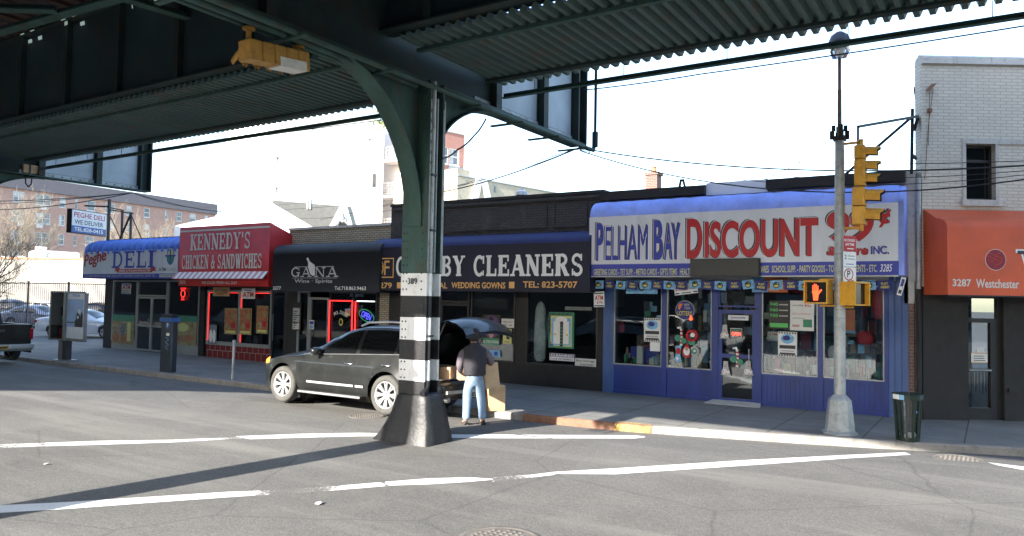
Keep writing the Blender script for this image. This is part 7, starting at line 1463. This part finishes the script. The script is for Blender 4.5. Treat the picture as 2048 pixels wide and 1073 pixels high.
# fence of upright bars
fa, fb = depth_pt(-30, 562, 47), depth_pt(240, 573, 44); fa.z = fb.z = 0; ux = (fb-fa).normalized(); L = (fb-fa).length; X = FR(fa, ux, (0, 0, 1)); zf = depth_pt(100, 567, 46).z
t = thing('metal_fence', fa, 'tall dark fence of upright bars between the white car and the pale wall', 'fence')
m = MB('steel_dark'); m.xf = X; x = 0
while x < L: m.box(x, .1, -.01, x+.03, zf, .01); x += .16
for z in (zf-.05, 1.6, .2): m.box(0, z, .012, L, z+.06, .05)
m.build('bars', t); x = .5
while x < L: m = MB('steel_dark'); m.xf = X; m.box(x, 0, .051, x+.09, zf+.1, .14); m.build('post', t); x += 3.1
# white apartment house with balconies, brick wing
t = thing('white_apartment_house', depth_pt(700, 560, 64), 'tall white apartment house with balconies behind the chicken shop', 'apartment house')
cW = depth_pt(768, 300, 64); oW = Vector((cW.x, cW.y-11.5, 0)); zW = depth_pt(775, 243, 64).z
uw_ = Vector((.35, 1, 0)).normalized(); oW = cW-uw_*run_to(cW, -uw_, 530, 400); m = MB('white_wall'); m.prism([(cW.x, cW.y, 0), (oW.x, oW.y, 0), (oW.x-9, oW.y+3, 0), (cW.x-9, cW.y+3, 0)], (0, 0, zW))
m.box(cW.x-9, cW.y+1.6, 0, cW.x+4.4, cW.y+3., zW-.6); m.build('wall', t)
def on_plane_x(px, py, X_): return at(px, py, 'X', X_)
for i, (px0, py0, px1, py1) in enumerate(((744, 347, 751, 376),)):
    a = on_plane_x(px0, py0, cW.x); b = on_plane_x(px1, py1, cW.x); m = MB('far_glass'); m.box(cW.x+.001, a.y, b.z, cW.x+.05, b.y, a.z); m.use('white'); m.box(cW.x+.001, a.y-.1, b.z-.1, cW.x+.08, a.y, a.z+.1); m.build('window', t)
for i, z in enumerate([depth_pt(790, y_, 66).z for y_ in (330, 400, 470)]):
    bt = MB('white'); y0 = cW.y; bt.box(cW.x-.6, y0+.1, z-.14, cW.x+4.4, y0+1.6, z); bt.use('alu'); bt.box(cW.x-.6, y0+.05, z-.02, cW.x+4.4, y0+.1, z+.05)
    x = cW.x-.55
    while x < cW.x+4.4: bt.box(x, y0+.1, z, x+.03, y0+.13, z+1.1); x += .35
    for q in range(5): bt.box(cW.x-.6, y0+.11, z+.2+q*.22, cW.x+4.4, y0+.125, z+.23+q*.22)
    bt.box(cW.x-.6, y0+.1, z+1.1, cW.x+4.4, y0+.15, z+1.14); bt.build('balcony', t)
    d = MB('far_glass'); d.box(cW.x+1., y0+1.56, z, cW.x+2.6, y0+1.59, z+2.2); d.use('white'); d.box(cW.x+1.75, y0+1.53, z, cW.x+1.82, y0+1.559, z+2.2); d.use('curtain'); d.box(cW.x+1.9, y0+1.54, z+.1, cW.x+2.5, y0+1.558, z+2.1); d.build('balcony_door', t)
m = MB('white'); m.box(cW.x+2.9, cW.y+.2, 0, cW.x+3.2, cW.y+.5, zW-3); m.build('balcony_column', t)
for i, (px, py) in enumerate(((554, 316), (738, 279), (552, 376), (745, 420), (624, 268))):
    q = on_plane_x(px, py, cW.x); m = MB('alu')
    if i < 4: m.box(cW.x+.001, q.y-.25, q.z-.05, cW.x+.2, q.y+.25, q.z+.02); m.box(cW.x+.001, q.y-.06, q.z-.35, cW.x+.08, q.y+.06, q.z-.05)
    else: [m.box(cW.x+.001, q.y-.2, q.z+.15*j_, cW.x+.03, q.y+.2, q.z+.08+.15*j_) for j_ in range(4)]
    m.build('wall_light' if i < 4 else 'vent_grille', t)
# brick wing seen right of the column
d1, d2 = depth_pt(868, 258, 62), depth_pt(929, 276, 72); o = Vector((d1.x, d1.y, 0)); ux = Vector((.22, 1, 0)).normalized(); Wd = run_to(o, ux, 929, 276); zB = d1.z
t = thing('brick_apartment_wing', o, 'red brick apartment wing with white framed windows just right of the banded column', 'apartment house')
nn = Vector((ux.y, -ux.x, 0))
def uw(px, py):
    r = RR*((px-1024)/FPX)-UU*((py-536.5)/FPX)+_f; k_ = (o-CP).dot(nn)/r.dot(nn); p = CP+r*k_; return (p-o).dot(ux), p.z
wins = []
for y0, y1 in ((297, 330), (365, 395), (433, 465)):
    za, zb = uw(905, y1)[1], uw(905, y0)[1]
    for a, b in ((872, 879), (884, 896), (898, 918)): wins.append((uw(a, 330)[0], uw(b, 330)[0], round(za, 3), round(zb, 3)))
facade(t, o, ux, Wd, 0, zB, 'brick_tower', wins, dep=8, frame_m='white')
X = FR(o, ux, (0, 0, 1))
for y_ in (338, 407): a = uw(905, y_+6); m = MB('alu'); m.xf = X; m.box(a[0]-.4, a[1]-.1, 0.001, a[0]+1.1, a[1]+.45, .05); m.build('vent_grille', t)
m = MB('stone'); m.xf = X; m.box(0, zB, -.3, Wd, zB+.12, .06); m.build('coping', t)
# beige building with slanted white boards
d1, d2 = depth_pt(915, 352, 58), depth_pt(1112, 398, 84); o = Vector((d1.x, d1.y, 0)); ux = Vector((.2, 1, 0)).normalized(); Wd = run_to(o, ux, 1112, 398); zB = d1.z; nn = Vector((ux.y, -ux.x, 0)); X = FR(o, ux, (0, 0, 1))
t = thing('beige_building', o, 'weathered beige building with slanted white boards behind the dark parapet', 'building')
m = MB('beige_wall'); m.xf = X; m.box(0, 0, -8, Wd, zB, 0); ua = uw(1042, 380)[0]; m.box(0, zB, -7.9, uw(940, 350)[0], zB+.6, -.05); m.build('wall', t)
m = MB('white')
for a, b in (((958, 352), (942, 402)), ((966, 360), (980, 402))):
    u0, z0 = uw(*a); u1, z1 = uw(*b); m.xf = X; m.prism([(u0-.3, z0, .02), (u0+.3, z0, .02), (u1+.4, z1-1, .02), (u1-.4, z1-1, .02)], (0, 0, .15))
m.build('slanted_boards', t)
for a, b, c_, d_ in ((944, 397, 960, 410), (953, 362, 957, 378), (988, 372, 991, 385)):
    u0, z0 = uw(a, d_); u1, z1 = uw(c_, b); m = MB('far_glass'); m.xf = X; m.box(u0, z0, .001, u1, z1, .06); m.build('window', t)
m = MB('alu'); m.xf = X; m.box(0, zB+.001, -.2, Wd, zB+.1, .08); m.build('coping', t)
# grey roofed house with gable
t = thing('gabled_house', depth_pt(640, 560, 40), 'house with grey shingle roof and small white trimmed gable behind the liquor shop', 'house')
dd = 40
r0, r1, r2, r3 = depth_pt(546, 401, 44), depth_pt(692, 412, 38), depth_pt(650, 470, 37), depth_pt(668, 470, 36)
m = MB('roof'); low = depth_pt(652, 466, 40)
A_ = depth_pt(545, 401, 40); B_ = depth_pt(690, 413, 40); C_ = depth_pt(672, 462, 36); D_ = depth_pt(648, 462, 40)
m.prism([A_, B_, C_, D_], (0, .0, -.15)); m.build('roof', t)
m = MB('white_wall'); E_1 = depth_pt(440, 470, 42); m.add([A_+Vector((0, 0, -.2)), D_+Vector((0, 0, -.2)), Vector((D_.x, D_.y, 0)), Vector((A_.x-4, A_.y-3, 0)), Vector((A_.x-4, A_.y-3, A_.z-1.5))], [(0, 1, 2, 3, 4)]); m.build('side_wall', t)
G0 = depth_pt(691, 412, 38); G1_, G2_ = depth_pt(664, 464, 38), depth_pt(706, 464, 38); m = MB('beige_wall'); m.prism([G0, G1_, G2_], (0, .4, 0)); m.use('white')
m.bar(G0+Vector((0, -.1, 0)), G1_+Vector((0, -.1, 0)), .18, .3); m.bar(G0+Vector((0, -.1, 0)), G2_+Vector((0, -.1, 0)), .14, .25); w1, w2 = depth_pt(685, 445, 37.8), depth_pt(692, 432, 37.8); m.box(w1.x, w1.y-.15, w1.z, w2.x, w1.y-.05, w2.z); m.use('roof'); m.add([G0+Vector((0, -.2, .08)), G1_+Vector((-.1, -.2, .05)), G1_+Vector((-2.4, 2., .05)), G0+Vector((-2.4, 2, .08))], [(0, 1, 2, 3)]); m.build('gable', t)
for px in (616, 621): q = depth_pt(px, 408, 40); m = MB('alu'); m.tube([q-Vector((0, 0, .3)), q+Vector((0, 0, .3))], .07, 8); m.build('flue', t)
# brick chimney with antenna beyond the discount shop
q = depth_pt(1307, 372, 30); t = thing('brick_chimney', q, 'brick chimney rising behind the discount shop roof', 'chimney'); m = MB('brick_chim'); zt_ = depth_pt(1307, 352, 30).z; m.box(q.x-.24, q.y-.24, 3, q.x+.24, q.y+.24, zt_); m.box(q.x-.29, q.y-.29, zt_, q.x+.29, q.y+.29, zt_+.12); m.build('stack', t)
m = MB('terracotta'); m.tube([(q.x, q.y, zt_+.12), (q.x, q.y, zt_+.35)], .11, 10); m.build('chimney_pot', t); m = MB('steel'); m.tube([(q.x-.05, q.y, zt_+.3), (q.x-.05, q.y, zt_+1.4)], .012, 5); m.build('aerial', t)
# opposite side of the street (seen in the shop glass)
t = thing('opposite_corner_building', (-30, -20, 0), 'dark brick corner building across the street, seen only in reflections', 'building')
m = MB('brick_dark'); m.box(-300, -34, 0, -17.5, -20, 7.5); m.build('wall', t)
t = thing('opposite_shop_row', (5, -22, 0), 'low brick shop row across the street, seen only in reflections', 'building')
m = MB('brick_dark'); m.box(-14, -30, 0, 250, -18.5, 7.2); m.build('wall', t)
for i in range(7): m = MB('far_glass'); m.box(-12.5+i*7.5, -18.5, .6, -7+i*7.5, -18.42, 3.1); m.use('offwhite' if i % 2 else 'red_awn'); m.box(-12.8+i*7.5, -18.5, 3.2, -6.7+i*7.5, -18.2, 4.2); m.build('shop_window', t)
nc = column(-9.45, -8.93, .1, .46, 'near railway column just outside the left edge, casting the long road shadow', False)

# ---------------------------------------------------------------- trees
def tree(name, base, h, label, m='bark', seed=1, spread=.5, trunk=.14, levels=6, rmin=.004, lean=(0, 0), nb=3, tfrac=.25, cat='tree', group=None, droop=0.):
    rnd = random.Random(seed); t = thing(name, base, label, cat, group); tm = MB(m); cm = MB(m); base = Vector(base)
    def grow(p, d, ln, r, lv, mb):
        k_ = 3 if lv else 4; pts = [p]; q = p.copy(); dd = d.copy()
        for i in range(k_): dd = (dd+Vector((rnd.uniform(-1, 1), rnd.uniform(-1, 1), rnd.uniform(-.5, .8)-droop))*.13).normalized(); q = q+dd*ln/k_; pts.append(q.copy())
        mb.tube(pts, [r*(1-.35*i/k_) for i in range(k_+1)], 6 if lv == 0 else (4 if lv < 3 else 3), cap=False)
        if lv >= levels: return
        for j in range(nb+(1 if lv < 2 else 0)):
            a = rnd.uniform(0, 2*PI); sp = spread*rnd.uniform(.6, 1.25); u = dd.orthogonal().normalized(); v = dd.cross(u); nd = (dd+(u*math.cos(a)+v*math.sin(a))*sp+Vector((0, 0, .1-droop))).normalized()
            st = pts[-1] if j < 2 else pts[rnd.choice((1, 2))]; grow(st, nd, ln*rnd.uniform(.62, .85), max(rmin, r*.62), lv+1, cm)
    d0 = Vector((lean[0], lean[1], 1)).normalized(); grow(base, d0, h*tfrac, trunk, 0, tm)
    tm.build('trunk', t); cm.build('branches', t); return t
b = depth_pt(-70, 690, 42); tree('bare_tree', (b.x, b.y, 0), 8., 'bare dark tree reaching in from the left edge before the pale wall', 'bark_dark', 3, .75, .08, 6, .005, (.25, .2), 3)
for i, (px, d, h, s_) in enumerate(((-8, 95, 19.5, 5), (34, 100, 20.5, 8), (250, 96, 15.5, 12), (295, 98, 17., 21), (345, 104, 15.5, 31), (150, 84, 9., 17), (206, 100, 12., 13))):
    b = depth_pt(px, 590, d); tree('bare_tree', (b.x, b.y, 0), h, ('pale bare tree at the left edge before the brick block', 'tall pale bare tree over the left window column of the brick block', 'pale bare tree right of the box sign', 'wide pale bare tree behind the frame on the delicatessen roof', 'pale bare tree at the right end of the brick block', 'low bare tree behind the pale wall and left of the box sign', 'small pale bare tree just behind the box sign')[i], 'bark', s_, .5, .15, 6, .012, (0, 0), 3, .24, group='bare trees before the brick block')
b = depth_pt(1395, 600, 48); tree('bare_tree', (b.x, b.y, 0), 11.6, 'faint bare tree behind the discount shop and left of the lamp post', 'bark', 44, .55, .1, 6, .006, (0, 0), 3, .25)
b = depth_pt(1640, 600, 75); tree('bare_tree', (b.x, b.y, 0), 10.3, 'tiny bare treetop above the discount roof just left of the lamp post', 'bark', 9, .6, .1, 4, .012, (0, 0), 3, .28)
b = depth_pt(768, 236, 63); t = thing('roof_plant', b, 'green shrub on top of the white apartment house beside the column', 'shrub'); m = MB('bark'); m.tube([b-Vector((0, 0, 1.)), b], .05, 5); m.build('stem', t)
mat('leaf', (.16, .2, .08), .7, var=.4, scale=3); m = MB('leaf'); rnd = random.Random(2)
for k_ in range(380): p = b+Vector((rnd.gauss(0, .55), rnd.gauss(0, .5), rnd.gauss(.1, .5))); a = Vector((rnd.uniform(-1, 1), rnd.uniform(-1, 1), rnd.uniform(-1, 1))).normalized()*.14; c_ = a.orthogonal().normalized()*.06; m.add([p-a, p+c_, p+a, p-c_], [(0, 1, 2, 3)])
m.build('foliage', t)
# ---------------------------------------------------------------- light
sd = Vector((.12, 1, -.42)).normalized()
sun = bpy.data.lights.new('sun', 'SUN'); sun.energy = 4.1; sun.angle = R(.5); sun.color = (1, .94, .84)
so = bpy.data.objects.new('sun', sun); COL.objects.link(so); so.rotation_euler = sd.to_track_quat('-Z', 'Y').to_euler()
w = bpy.data.worlds.new('World'); S.world = w; w.use_nodes = True; nt = w.node_tree
sk = nt.nodes.new('ShaderNodeTexSky'); sk.sky_type = 'NISHITA'; sk.sun_disc = False
sk.sun_elevation = math.asin(-sd.z); sk.sun_rotation = math.atan2(-sd.x, -sd.y); sk.air_density = 1.; sk.dust_density = 1.0; sk.ozone_density = 1.
nt.links.new(sk.outputs[0], nt.nodes['Background'].inputs[0]); nt.nodes['Background'].inputs[1].default_value = .15
S.view_settings.view_transform = 'Standard'; S.view_settings.look = 'None'; S.view_settings.exposure = 2.2; S.view_settings.gamma = 1
S.cycles.max_bounces = 6; S.cycles.transparent_max_bounces = 12; S.cycles.use_adaptive_sampling = True; S.cycles.use_denoising = True
